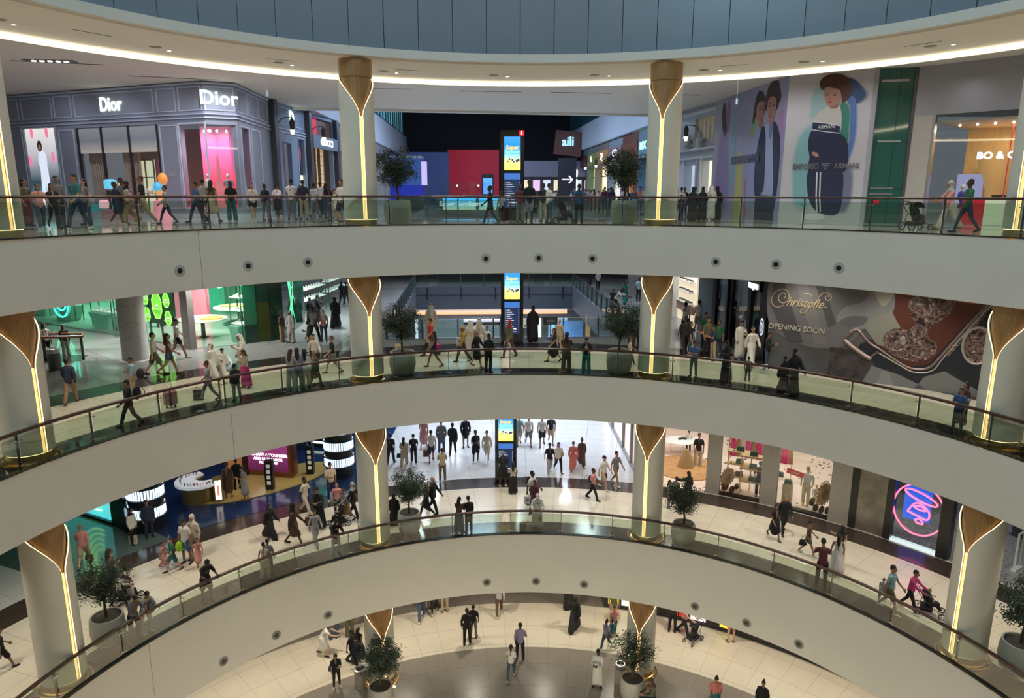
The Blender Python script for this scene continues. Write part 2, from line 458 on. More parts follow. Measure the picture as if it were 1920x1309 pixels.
# ---------------------------------------------------------------- columns
def make_column(h, label, group):
    """pale round column opened at the front: a wood panel widens like a funnel at the top, edged with led strips"""
    t = thing('column', label, 'column', group=group)
    rs, ri = 0.69, 0.63
    slit = R_(6.2)
    def half(z):                 # half opening angle of the cladding at height z
        top = h - z
        if top < 0.68: return R_(96)
        if top > 2.15: return slit
        q = (top - 0.68) / 1.47
        s = (1 - q) ** 1.5 * (1 - 0.15 * q)
        if q < 0.06: s = 1.0 - q * 1.3
        return slit + (R_(96) - slit) * s
    zs = [0.30] + [0.30 + (h - 2.3 - 0.30) * i / 6 for i in range(1, 7)] + [h - 2.2 + 1.52 * i / 22 for i in range(1, 23)]
    n = 44; b = MB(); vs = []
    for z in zs:
        a0 = half(z)
        for i in range(n + 1):
            a = a0 + (2 * pi - 2 * a0) * i / n
            vs.append((rs * sin(a), rs * cos(a), z))
        for i in range(n + 1):
            a = a0 + (2 * pi - 2 * a0) * i / n
            vs.append((ri * sin(a), ri * cos(a), z))
    m = 2 * (n + 1); fs = []
    for k in range(len(zs) - 1):
        for i in range(n):
            fs.append((k * m + i, k * m + i + 1, (k + 1) * m + i + 1, (k + 1) * m + i))
            fs.append((k * m + n + 1 + i + 1, k * m + n + 1 + i, (k + 1) * m + n + 1 + i, (k + 1) * m + n + 1 + i + 1))
        fs.append((k * m, (k + 1) * m, (k + 1) * m + n + 1, k * m + n + 1))
        fs.append((k * m + n, k * m + 2 * n + 1, (k + 1) * m + 2 * n + 1, (k + 1) * m + n))
    for i in range(n):
        fs.append((i, n + 1 + i, n + 2 + i, i + 1)); q = (len(zs) - 1) * m
        fs.append((q + i, q + i + 1, q + n + 2 + i, q + n + 1 + i))
    b.add(vs, fs, True)
    # upper back of the cladding reaches the ceiling behind the wood panel
    vs = []; 
    b.build('shaft', SHELL, t, 50)
    w = MB().lathe([(0.655, h - 0.68), (0.66, h - 0.6), (0.66, h)], n=40)
    w.lathe([(0.6, 0.2), (0.6, h - 0.6)], n=40)
    w.build('wood_panel', WOOD, t)
    for s in (-1, 1):
        pts = []
        for z in zs[:]:
            a = half(z) * s
            pts.append((0.672 * sin(a), 0.672 * cos(a), z))
        MB().tube(pts, 0.014, 5).build('led_strip', LED, t)
    g = MB()
    for k in range(7):
        pass
    g.box((0, 0.608, (0.3 + h - 2.2) / 2), (0.125, 0.012, h - 2.5))
    g.build('slit_glow', LED2, t)
    MB().lathe([(0.72, 0.0), (0.72, 0.03), (0.66, 0.05), (0.64, 0.27)], n=40, caps=False).build('base', BRASS, t)
    MB().lathe([(0.655, 0.275), (0.665, 0.295)], n=40, caps=False).build('base_light', LED, t)
    fr = MB()
    fr.lathe([(0.84, 0.0), (0.86, 0.05), (0.80, 0.05), (0.78, 0.0)], n=40, caps=False)
    fr.build('floor_trim', BRASS, t)
    return t
NAMES = {0: 'far left', 1: 'left of centre', 2: 'right of centre', 3: 'far right'}
LEV = {'A': (ZA, ZCEIL, 'top'), 'B': (ZB, SA + 0.5, 'second'), 'C': (ZC, SB + 0.5, 'third'), 'D': (ZD, SC + 0.5, 'lowest')}
for L, (z, top, lname) in LEV.items():
    proto = None
    for k, a in enumerate(COLS):
        if L == 'D' and k in (0, 3): pass
        lab = ('pale round column with glowing gold funnel slit on the %s level, %s of the picture' % (lname, NAMES[k])) if k < 4 else 'pale round column with glowing gold slit standing behind the viewer on the %s level' % lname
        if k > 3: continue
        o = make_column(top - z, lab, 'columns round the atrium') if proto is None else copy_tree(proto)
        proto = proto or o
        o['label'] = lab
        c0 = P(16.47, a, z)
        o.location = c0
        o.rotation_euler = (0, 0, -R_(a + 180))

# ---------------------------------------------------------------- balustrades
def balustrade(z, label, a_joint, step, phase, nonfull=None):
    t = thing('balustrade', label, 'balustrade', (0, 0, 0), 0, 'glass balustrades round the atrium')
    MB().ring([(RAD + 0.01, z + 1.165), (RAD + 0.01, z + 1.22), (RAD + 0.04, z + 1.245), (RAD + 0.12, z + 1.245), (RAD + 0.15, z + 1.22), (RAD + 0.15, z + 1.165)], step=2).build('handrail', RAILWOOD, t)
    n = int(round(360 / step)); pm = None; gm = None
    for i in range(n):
        a = phase + i * step
        if a > 180: a -= 360
        if abs(a) > 105: continue
        # glass pane between two posts
        g = MB().ring([(RAD + 0.07, z + 0.07), (RAD + 0.07, z + 1.06), (RAD + 0.085, z + 1.06), (RAD + 0.085, z + 0.07)], a + 0.12, a + step - 0.12, 2)
        g.build('glass_pane', GLASS, t)
        for aa in ([a - 0.35, a + 0.35] if abs(a - a_joint) < 2 else [a]):
            if pm is None:
                p = MB().box((0, 0.11, 0.6), (0.035, 0.07, 1.17)); pm = p.mesh('post', [STEEL])
                c = MB()
                c.box((0, 0.05, 0), (0.17, 0.03, 0.02)).box((-0.085, 0.03, 0), (0.02, 0.06, 0.03)).box((0.085, 0.03, 0), (0.02, 0.06, 0.03))
                cm = c.mesh('clamp', [CHROME])
            po = bpy.data.objects.new('post', pm); COL.objects.link(po); po.parent = t
            po.location = P(RAD + 0.04, aa, z + 0.03); po.rotation_euler = (0, 0, -R_(aa))
            for zz in (0.92, 0.17): co = bpy.data.objects.new('clamp', cm); COL.objects.link(co); co.parent = po; co.location = (0, 0, zz)
    return t
balustrade(ZA, 'curved glass balustrade with walnut handrail along the top gallery', -49.0, 8.75, -3.3)
balustrade(ZB, 'curved glass balustrade with walnut handrail along the second gallery from the top', -47.8, 8.75, -3.3)
balustrade(ZC, 'curved glass balustrade with walnut handrail along the third gallery from the top', -63.0, 8.75, -3.2)

# round spot fittings let into the parapet bands
def bezel_fitting(z, a, label, group, deep):
    t = thing('parapet_spotlight', label, 'light fitting', P(RAD, a, z), -R_(a), group)
    MB().tube([(0.19 * cos(q * pi / 12), -0.006, 0.19 * sin(q * pi / 12)) for q in range(24)], 0.012 + 0.006 * deep, 6, closed=True).build('rim', mat('rim', (0.40, 0.39, 0.36), 0.5), t)
    h = MB(); n = 24; vs = []
    for r, y in ((0.185, -0.004), (0.13, -0.035), (0.105, -0.035), (0.095, -0.01)):
        vs += [(r * cos(2 * pi * i / n), y, r * sin(2 * pi * i / n)) for i in range(n)]
    fs = [(k * n + i, k * n + (i + 1) % n, (k + 1) * n + (i + 1) % n, (k + 1) * n + i) for k in range(3) for i in range(n)]
    h.add(vs, fs, True); h.build('bowl', mat('bowl %d' % deep, (0.42, 0.41, 0.38) if not deep else (0.22, 0.21, 0.19), 0.4), t)  # darker colour in the lower fittings stands for shade inside the bowl
    MB().add([(0.096 * cos(2 * pi * i / n), -0.008 - 0.02 * (i % 2 == 2), 0.096 * sin(2 * pi * i / n)) for i in range(n)], [tuple(range(n))]).build('lens', BLACK, t)
    return t
for i, (a, z) in enumerate(FIT_A):
    bezel_fitting(z, a, 'small round spotlight in the top parapet band, number %s from the left' % ('one two three four five six seven eight nine'.split()[i]), 'spotlights in the top parapet', 0)
for i, (a, z) in enumerate(FIT_C):
    bezel_fitting(z, a, 'round spotlight in the lowest parapet band, number %s from the left' % ('one two three four five six seven eight nine'.split()[i]), 'spotlights in the lowest parapet', 1)

# downlights and slots in the soffit of the top gallery
for i, a in enumerate((-62, -46.5, -32, -18.4, -3.2, 10.8, 25.5, 38.0, 52.0)):
    t = thing('downlight', 'small recessed downlight in the top ceiling, %s from the left' % ('first second third fourth fifth sixth seventh eighth ninth'.split()[i]), 'downlight', P(18.9, a, ZCEIL), -R_(a), 'downlights in the top ceiling')
    MB().lathe([(0.05, -0.004), (0.11, -0.012), (0.12, 0.0)], n=16, caps=False).build('rim', mat('white trim', (0.8, 0.78, 0.75), 0.4), t)
    MB().lathe([(0.07, -0.006), (0.071, -0.004)], n=16).build('lens', emat('downlight lens', (1, 0.93, 0.8), 5), t)
    s = MB().lathe([(0.2, -0.012), (0.22, 0.0)], (-0.62, -0.35, 0), n=20).build('speaker_grille', mat('grille', (0.25, 0.23, 0.2), 0.7))
    s.location = P(18.9, a, ZCEIL); s.rotation_euler = (0, 0, -R_(a))
    tag(s, 'round grey ceiling speaker beside the %s downlight from the left' % ('first second third fourth fifth sixth seventh eighth ninth'.split()[i]), 'speaker', 'ceiling speakers')
for i, (r, a, w) in enumerate(((17.9, -58, 4), (17.9, -36, 3.5), (17.9, -19, 3.5), (17.9, 26, 3.5), (17.9, 48, 4))):
    s = MB().ring([(r, ZCEIL - 0.006), (r, ZCEIL + 0.01), (r + 0.06, ZCEIL + 0.01), (r + 0.06, ZCEIL - 0.006)], a, a + w, 1)
    tag(s.build('ceiling_slot', DARK), 'thin dark air slot in the curved soffit, %s from the left' % ('first second third fourth fifth'.split()[i]), 'air slot', 'air slots in the soffit')
for i, (x0, y0, x1, y1) in enumerate(((-22, 33, -18.5, 34), (-19, 37, -15, 38.3), (-9, 41, -5.5, 41.4), (-3, 42, 0.5, 42.4), (2.2, 42.5, 5.7, 42.9), (8, 43, 11, 43.6))):
    L = hypot(x1 - x0, y1 - y0)
    s = MB().box(((x0 + x1) / 2, (y0 + y1) / 2, ZU - 0.005), (L, 0.09, 0.02), atan2(y1 - y0, x1 - x0))
    tag(s.build('ceiling_slot', DARK), 'long dark air slot in the raised ceiling, %s from the left' % ('first second third fourth fifth sixth'.split()[i]), 'air slot', 'air slots in the raised ceiling')
t = thing('light_panel', 'dark recessed tray of five spotlights in the ceiling over the lilac boutique', 'light fitting', (-20.3, 33.0, ZU), R_(8))
MB().box((0, 0, -0.01), (2.1, 0.5, 0.03)).build('tray', mat('tray', (0.12, 0.11, 0.1), 0.6), t)
for k in range(5): MB().lathe([(0.09, -0.05), (0.1, -0.02)], (-0.65 + k * 0.33, 0, 0), n=12).build('spot', emat('spot lens', (1, 0.95, 0.85), 9), t)
# ================================================================ helpers for shop fronts
class Front:
    """a vertical shop-front plane between two plan points: s runs along it, z up, o out towards the atrium"""
    def __init__(self, a, b):
        self.a = Vector((a[0], a[1], 0)); self.u = (Vector((b[0], b[1], 0)) - self.a); self.L = self.u.length; self.u.normalize()
        n = Vector((self.u.y, -self.u.x, 0))
        if n.dot(Vector((CX, CY, 0)) - self.a) < 0: n = -n
        self.n = n
    def p(self, s, z, o=0.0): return self.a + self.u * s + self.n * o + Vector((0, 0, z))
    def box(self, mb, s0, s1, z0, z1, o0=0.0, o1=0.05):
        vs = [self.p(s, z, o) for z in (z0, z1) for (s, o) in ((s0, o0), (s1, o0), (s1, o1), (s0, o1))]
        mb.add(vs, [(0, 3, 2, 1), (4, 5, 6, 7), (0, 1, 5, 4), (1, 2, 6, 5), (2, 3, 7, 6), (3, 0, 4, 7)]); return mb
    def wall(self, s0, s1, z0, z1, holes=(), o0=-0.3, o1=0.0, mb=None):
        mb = mb or MB()
        S = sorted({s0, s1} | {h[0] for h in holes} | {h[1] for h in holes}); Z = sorted({z0, z1} | {h[2] for h in holes} | {h[3] for h in holes})
        for i in range(len(S) - 1):
            run = None
            for k in range(len(Z) - 1):
                cs, cz = (S[i] + S[i + 1]) / 2, (Z[k] + Z[k + 1]) / 2
                inh = any(h[0] < cs < h[1] and h[2] < cz < h[3] for h in holes)
                if not inh:
                    if run is None: run = Z[k]
                if inh or k == len(Z) - 2:
                    end = Z[k] if inh else Z[k + 1]
                    if run is not None and end > run: self.box(mb, S[i], S[i + 1], run, end, o0, o1)
                    run = None
        return mb
    def frame(self, mb, s0, s1, z0, z1, w=0.05, o0=0.0, o1=0.04):
        self.box(mb, s0, s1, z0, z0 + w, o0, o1); self.box(mb, s0, s1, z1 - w, z1, o0, o1)
        self.box(mb, s0, s0 + w, z0 + w, z1 - w, o0, o1); self.box(mb, s1 - w, s1, z0 + w, z1 - w, o0, o1); return mb
    def text(self, txt, m, s, z, size, o=0.06, parent=None, **k):
        u = self.u if self.n.dot(self.u.cross(Vector((0, 0, 1)))) > 0 else -self.u
        return put_text(txt, m, self.p(s, z, o), u, size, 0.02, parent, **k)
    def flat(self, m, poly, parent, name, o=0.0, d=0.012):
        """relief cut-out on the front; poly = [(s, z)]"""
        mb = MB(); vs = [self.p(s, z, o) for s, z in poly] + [self.p(s, z, o + d) for s, z in poly]; n = len(poly)
        mb.add(vs, [tuple(range(n)), tuple(n + i for i in reversed(range(n)))] + [(i, (i + 1) % n, n + (i + 1) % n, n + i) for i in range(n)])
        return mb.build(name, m, parent)
def ell(cs, cz, rs, rz, n=20, rot=0.0, a0=0, a1=360):
    out = []
    for i in range(n if a1 - a0 >= 360 else n + 1):
        a = R_(a0 + (a1 - a0) * i / n); x, y = rs * cos(a), rz * sin(a)
        out.append((cs + x * cos(rot) - y * sin(rot), cz + x * sin(rot) + y * cos(rot)))
    return out
def grad_mat(name, cols, z0, z1, strength=0.0, rough=0.5, axis=2, noise=0.0):
    """printed or lit panel whose colours change along one direction"""
    m = bpy.data.materials.new(name); m.use_nodes = True; nt = m.node_tree; b = nt.nodes['Principled BSDF']; L = nt.links.new
    g = nt.nodes.new('ShaderNodeNewGeometry'); s = nt.nodes.new('ShaderNodeSeparateXYZ'); L(g.outputs['Position'], s.inputs[0])
    mr = nt.nodes.new('ShaderNodeMapRange'); mr.inputs[1].default_value = z0; mr.inputs[2].default_value = z1
    L(s.outputs[axis], mr.inputs[0]); r = nt.nodes.new('ShaderNodeValToRGB')
    src = mr.outputs[0]
    if noise:
        nz = nt.nodes.new('ShaderNodeTexNoise'); nz.inputs['Scale'].default_value = 1.5; L(g.outputs['Position'], nz.inputs['Vector'])
        ma = nt.nodes.new('ShaderNodeMath'); ma.operation = 'MULTIPLY_ADD'; ma.inputs[1].default_value = noise; L(nz.outputs['Fac'], ma.inputs[0]); 
        mb_ = nt.nodes.new('ShaderNodeMath'); mb_.operation = 'SUBTRACT'; mb_.inputs[1].default_value = noise / 2
        L(mr.outputs[0], ma.inputs[2]); L(ma.outputs[0], mb_.inputs[0]); src = mb_.outputs[0]
    L(src, r.inputs[0]); e = r.color_ramp.elements
    e[0].color = tuple(cols[0]) + (1,); e[1].color = tuple(cols[-1]) + (1,)
    for i, c in enumerate(cols[1:-1]):
        q = e.new((i + 1) / (len(cols) - 1)); q.color = tuple(c) + (1,)
    L(r.outputs[0], b.inputs['Base Color']); b.inputs['Roughness'].default_value = rough
    if strength: L(r.outputs[0], b.inputs['Emission Color']); b.inputs['Emission Strength'].default_value = strength
    return m

def mannequin(loc, rz, top, bottom, label, head=(0.85, 0.85, 0.82), h=1.8, skirt=False, group='shop window mannequins'):
    t = thing('mannequin', label, 'mannequin', loc, rz, group); k = h / 1.8
    hm = mat('mannequin %.2f' % head[2], head, 0.35)
    b = MB(); b.ball((0, 0, 1.68 * k), 0.095 * k, 10, 1.25); b.cyl((0, 0, 1.45 * k), (0, 0, 1.6 * k), 0.05 * k)
    for s in (-1, 1):
        b.tube([(0.18 * s * k, 0, 1.4 * k), (0.24 * s * k, 0.02, 1.12 * k), (0.22 * s * k, -0.08, 0.86 * k)], [0.045 * k, 0.038 * k, 0.03 * k])
        b.tube([(0.09 * s * k, 0, 0.85 * k), (0.1 * s * k, 0, 0.45 * k), (0.1 * s * k, 0.02, 0.05 * k)], [0.08 * k, 0.055 * k, 0.04 * k])
        b.box((0.1 * s * k, -0.05 * k, 0.03 * k), (0.08 * k, 0.24 * k, 0.06 * k))
    b.build('figure', hm, t)
    m = MB(); m.lathe([(0.14 * k, 0.88 * k), (0.12 * k, 1.08 * k), (0.17 * k, 1.3 * k), (0.15 * k, 1.44 * k), (0.05 * k, 1.5 * k)], n=12, sx=1.15, sy=0.72)
    for s in (-1, 1): m.tube([(0.17 * s * k, 0, 1.41 * k), (0.25 * s * k, 0.02, 1.13 * k)], [0.062 * k, 0.055 * k])
    m.build('top', mat('cloth %s' % (top,), top, 0.8), t)
    if skirt:
        MB().lathe([(0.34 * k, 0.2 * k), (0.24 * k, 0.55 * k), (0.15 * k, 0.92 * k)], n=14).build('skirt', mat('cloth %s' % (bottom,), bottom, 0.8), t)
    else:
        q = MB(); q.lathe([(0.14 * k, 0.78 * k), (0.15 * k, 0.92 * k)], n=12, sx=1.1, sy=0.8)
        for s in (-1, 1): q.tube([(0.085 * s * k, 0, 0.88 * k), (0.1 * s * k, 0, 0.45 * k), (0.1 * s * k, 0.01, 0.1 * k)], [0.1 * k, 0.08 * k, 0.07 * k])
        q.build('trousers', mat('cloth %s' % (bottom,), bottom, 0.8), t)
    return t

def totem(loc, label, h=4.45, w=1.2, info=True):
    """black information pillar with an advertising screen and a directory screen facing the atrium"""
    t = thing('information_pillar', label, 'information pillar', loc, 0, 'information pillars')
    MB().box((0, 0, h / 2), (w, 0.42, h)).box((0, 0, 0.03), (w + 0.1, 0.52, 0.06)).build('casing', mat('gloss black', (0.012, 0.012, 0.014), 0.15), t)
    y = -0.215
    zt = h - 0.32; zb = zt - 1.62
    s = MB().box((0, y, (zt + zb) / 2), (0.82, 0.012, zt - zb)).build('advert_screen', grad_mat('advert screen', [(0.9, 0.75, 0.12), (0.75, 0.8, 0.25), (0.08, 0.45, 0.85), (0.02, 0.25, 0.8), (0.05, 0.3, 0.85)], loc[2] + zb, loc[2] + zt, 1.0), t)
    def words(txt, x, z, size, m, **k):
        return put_text(txt, m, (loc[0] + x, loc[1] + y - 0.012, loc[2] + z), (1, 0, 0), size, 0.004, s, **k)
    yl = emat('screen yellow', (0.95, 0.7, 0.15), 1.0); cy = emat('screen cyan', (0.35, 0.75, 1.0), 1.2); nv = emat('screen navy', (0.02, 0.03, 0.2), 1.0)
    words('Super', 0.0, zt - 0.52, 0.27, yl, bold=0.01); words('Summer', 0.0, zt - 0.72, 0.22, cy, bold=0.008); words('Camp', 0.0, zt - 0.9, 0.26, cy, bold=0.01)
    rnd = random.Random(4)
    for k in range(9):
        MB().lathe([(0.04 + 0.03 * rnd.random(), 0), (0.02, 0.01)], (0, 0, 0), 8).build('picture_detail', (yl, nv, nv)[k % 3], s).matrix_basis = Matrix.Translation((-0.3 + 0.075 * k, y - 0.008, zt - (1.15 + 0.1 * rnd.random() if k % 2 else 1.08 + 0.06 * rnd.random()))) @ Matrix.Rotation(pi / 2, 4, 'X')
    z2 = zb - 0.14; z3 = z2 - 1.75
    MB().box((0, y, (z2 + z3) / 2), (0.82, 0.012, z2 - z3)).build('directory_screen', emat('directory screen', (0.012, 0.025, 0.07), 1.0), t)
    MB().box((0, y - 0.008, z2 - 0.17), (0.82, 0.006, 0.3)).build('map_picture', emat('map picture', (0.05, 0.16, 0.5), 1.0), t)
    r = MB()
    for k in range(9):
        zz = z2 - 0.46 - k * 0.11
        r.box((-0.36, y - 0.01, zz), (0.03, 0.006, 0.03)).box((-0.2 + 0.05 * (k % 3), y - 0.01, zz), (0.2 + 0.1 * (k % 3), 0.006, 0.018))
        r.box((0.36, y - 0.01, zz), (0.02, 0.006, 0.03))
    r.box((0.02, y - 0.01, z2 - 1.47), (0.42, 0.006, 0.07))
    for k in range(5): r.box((-0.2 + 0.1 * k, y - 0.01, z2 - 1.62), (0.04, 0.006, 0.02))
    r.build('directory_lines', emat('screen white', (0.8, 0.85, 0.95), 1.1), t)
    if info:
        MB().box((w / 2 - 0.14, y - 0.01, h - 0.14), (0.26, 0.06, 0.26)).build('info_sign', emat('info red', (0.75, 0.01, 0.04), 1.0), t)
        put_text('i', emat('sign white', (1, 1, 1), 1.6), (loc[0] + w / 2 - 0.14, loc[1] + y - 0.045, loc[2] + h - 0.14), (1, 0, 0), 0.26, 0.005, t, bold=0.012)
    return t
totem((0, 37.12, ZA), 'black information pillar with red i sign and advert screen on the top level', info=True)
totem((0, 37.72, ZB), 'black information pillar with lit blue and yellow advert screen on the second level', info=True)
totem((-0.33, 37.3, ZC), 'black information pillar on the third level, its blue screen cut off by the parapet above', info=True)

# ================================================================ TOP GALLERY, LEFT: lilac grey boutique
LIL = mat('lilac grey render', (0.29, 0.31, 0.40), 0.6); LILD = mat('lilac grey panel', (0.16, 0.172, 0.23), 0.6)
MOULD = mat('pale moulding', (0.55, 0.6, 0.72), 0.5); SIGNW = emat('white sign light', (0.85, 1.0, 0.85), 2.0)
D1, D2, D3, D4, D5 = (-23.5, 41.6), (-16.0, 38.5), (-14.6, 39.2), (-15.0, 45.5), (-14.2, 59.0)
fr = Front(D1, D2); fc = Front(D2, D3); fs_ = Front(D3, D4); fw = Front(D4, D5)
t = thing('boutique_facade', 'lilac grey boutique front with white Dior lettering on the top level at left', 'shop front')
b = fr.wall(-9.0, 8.12, ZA, ZU, [(-6.15, -3.45, -0.9, 3.78), (-1.6, 4.72, ZA, 3.66), (6.3, 8.12, -0.7, 3.56)])
fc.wall(0, fc.L, ZA, ZU, [(0.0, 1.5, -0.7, 3.56)], mb=b); fs_.wall(0.0, fs_.L, ZA, ZU, [(0.6, 2.0, -0.7, 3.5)], mb=b)
b.build('wall', LIL, t)
m = MB()
for f_, L0, L1 in ((fr, -9, 8.15), (fc, -0.02, fc.L + 0.02), (fs_, 0, fs_.L)):
    for z in (3.86, 4.05): f_.box(m, L0, L1, z, z + 0.05, 0, 0.09)
    f_.box(m, L0, L1, 5.56, 5.63, 0, 0.1); f_.box(m, L0, L1, -1.3, -1.05, 0, 0.05)
for s0, s1 in ((-8.6, -6.3), (-6.0, -3.4), (-3.2, -1.75), (-1.5, 4.6), (4.85, 6.2), (6.4, 8.0)): fr.frame(m, s0, s1, 4.25, 5.45)
fc.frame(m, 0.05, 1.5, 4.25, 5.45)
for s0, s1 in ((0.15, 1.9), (2.1, 4.0), (4.2, 6.1)): fs_.frame(m, s0, s1, 4.25, 5.45)
for s0, s1, z0, z1 in ((-6.3, -3.3, -1.0, 3.9), (-3.1, -1.8, -0.8, 3.6), (4.85, 6.15, -0.8, 3.6), (6.2, 8.12, -0.8, 3.66)): fr.frame(m, s0, s1, z0, z1, 0.07)
fs_.frame(m, 0.5, 2.1, -0.8, 3.6, 0.06); fs_.frame(m, 2.4, 4.2, -0.8, 3.6, 0.06)
m.build('moulding', MOULD, t)
fr.text('Dior', SIGNW, 1.42, 4.8, 1.05, 0.05, t, bold=0.012, sx=0.85)
fc.text('Dior', SIGNW, 0.75, 4.85, 1.0, 0.05, t, bold=0.012, sx=1.0)
fr.text('Dior', mat('pale lettering', (0.45, 0.47, 0.5), 0.5), 5.45, 1.0, 0.3, 0.01, t)
# lit poster window at the far left
w = fr.box(MB(), -6.1, -3.5, -0.85, 3.75, -0.12, -0.08).build('poster_window', grad_mat('fashion poster', [(0.1, 0.45, 0.5), (0.02, 0.06, 0.09), (0.5, 0.5, 0.55), (0.8, 0.78, 0.75)], -0.85, 3.75, 0.75), t)
wl = emat('poster pale', (0.75, 0.82, 0.95), 0.8)
fr.flat(wl, ell(-4.85, 1.9, 0.36, 0.62), w, 'poster_figure', -0.075); fr.flat(wl, [(-5.1, 1.6), (-4.5, 1.6), (-4.35, -0.6), (-4.75, -0.6), (-4.8, 0.8), (-4.9, -0.7), (-5.3, -0.7)], w, 'poster_figure', -0.07)
fr.flat(emat('poster dark', (0.03, 0.02, 0.02), 0.5), ell(-4.95, 2.75, 0.2, 0.32), w, 'poster_figure', -0.068)
fr.flat(emat('poster skin', (0.35, 0.2, 0.14), 0.6), ell(-4.93, 2.68, 0.1, 0.15), w, 'poster_figure', -0.05)
for s, z in ((-5.9, 1.9), (-3.9, 2.1), (-5.5, 3.5), (-4.2, 3.5)): fr.flat(emat('poster pink', (0.8, 0.2, 0.35), 0.9), ell(s, z, 0.14, 0.3), w, 'poster_flower', -0.072)
# entrance
w = MB(); fr.box(w, -1.6, 4.72, ZA, 3.66, -3.0, -2.9)
w.build('entrance_back_wall', mat('entrance wall', (0.42, 0.33, 0.27), 0.6), t)
w = fr.box(MB(), -1.5, 4.6, 2.25, 3.6, -0.1, -0.06).build('frosted_transom', grad_mat('frosted band', [(0.55, 0.5, 0.45), (0.22, 0.24, 0.28), (0.3, 0.32, 0.35)], 2.25, 3.6, 0.25), t)
w = MB()
for s in (-1.6, 0.32, 2.45, 4.6): fr.box(w, s, s + 0.09, ZA, 3.66, -0.12, 0.03)
w.build('door_frame', DARK, t)
w = MB()
for k in range(16): s = -1.45 + (k if k < 8 else k + 9) * 0.16; w.tube([fr.p(s, ZA, -0.6), fr.p(s + 0.03, 0.6, -0.62), fr.p(s, 2.3, -0.6)], 0.09, 6)
w.build('curtain', mat('beige curtain', (0.4, 0.33, 0.28), 0.8), t)
w = fr.box(MB(), 1.6, 2.9, ZA, 1.9, -1.2, -1.15).build('inner_door', emat('warm window', (0.62, 0.66, 0.45), 0.7), t)
x = MB()
for s in (1.6, 2.2, 2.85): fr.box(x, s, s + 0.07, ZA, 1.9, -1.14, -1.08)
for z in (0.0, 0.9, 1.85): fr.box(x, 1.6, 2.9, z, z + 0.05, -1.14, -1.08)
x.build('glazing_bars', mat('taupe', (0.25, 0.22, 0.18), 0.5), w)
fr.box(MB(), 3.1, 4.4, ZA, 1.9, -1.3, -1.2).build('wine_wall', mat('wine panel', (0.22, 0.06, 0.1), 0.5, emit=(0.3, 0.05, 0.12), strength=0.4), t)
fr.box(MB(), -1.5, 0.3, ZA, -0.6, -0.3, -0.05).build('teal_plinth', mat('teal plinth', (0.06, 0.25, 0.28), 0.5, emit=(0.05, 0.3, 0.33), strength=0.4), t)
# pink window wrapping round the corner
PK = grad_mat('pink window backdrop', [(0.9, 0.03, 0.2), (0.75, 0.03, 0.05), (0.55, 0.1, 0.22), (0.5, 0.12, 0.3), (0.28, 0.1, 0.14)], -0.7, 3.56, 1.1)
fr.box(MB(), 6.3, 8.3, -0.7, 3.56, -1.5, -1.4).build('window_backdrop', PK, t)
fc.box(MB(), -0.2, 1.5, -0.7, 3.56, -1.6, -1.5).build('window_backdrop', PK, t)
fs_.box(MB(), 0.6, 2.0, -0.7, 3.5, -0.7, -0.6).build('window_backdrop', PK, t)
fr.box(MB(), 6.3, 8.1, -0.75, -0.7, -1.4, 0).build('window_shelf', PK, t)
w = MB(); fr.box(w, 6.3, 8.12, -0.7, 3.56, -0.03, -0.01); fc.box(w, 0, 1.5, -0.7, 3.56, -0.03, -0.01); fs_.box(w, 0.6, 2.0, -0.7, 3.5, -0.03, -0.01)
w.build('window_glass', CLEAR, t)
w = MB()
for s, o in ((7.1, -0.9), (7.5, -0.9)): w.ball(fr.p(s, 3.3, o), 0.07, 8)
for s in (0.2, 0.6, 1.1): w.ball(fc.p(s, 3.3, -0.9), 0.07, 8)
tag(w.build('window_spots', emat('window spots', (1, 0.92, 0.9), 8), t))
lamp('AREA', fc.p(0.2, 3.3, -0.6), 70, (1, 0.75, 0.8), 0.8)
mannequin(fr.p(7.35, -0.72, -0.6), 0.4, (0.8, 0.78, 0.75), (0.05, 0.04, 0.05), 'mannequin with white top in the left part of the pink boutique window')
mannequin(fc.p(0.95, -0.72, -0.6), 0.3, (0.35, 0.37, 0.4), (0.1, 0.1, 0.12), 'mannequin in grey jacket at the right corner of the pink boutique window')
w = MB(); w.tube([fr.p(8.0, -0.7, -0.75), fr.p(8.0, 0.0, -0.75), fr.p(8.0, 0.8, -0.75), fr.p(8.0, 2.0, -0.75)], [0.5, 0.32, 0.14, 0.04], 4, False)
w.box(fr.p(8.0, 0.1, -0.75), (0.75, 0.75, 0.06), 0.4).box(fr.p(8.0, 0.85, -0.75), (0.36, 0.36, 0.05), 0.4)
tag(w.build('tower_sculpture', emat('pink lacquer', (0.95, 0.25, 0.3), 0.55)), 'tall tapering pink tower sculpture between two mannequins in the pink window', 'window display')
mannequin(fs_.p(1.3, -0.7, -0.35), 1.2, (0.85, 0.88, 0.9), (0.1, 0.5, 0.55), 'white mannequin in the narrow red side window of the lilac boutique')
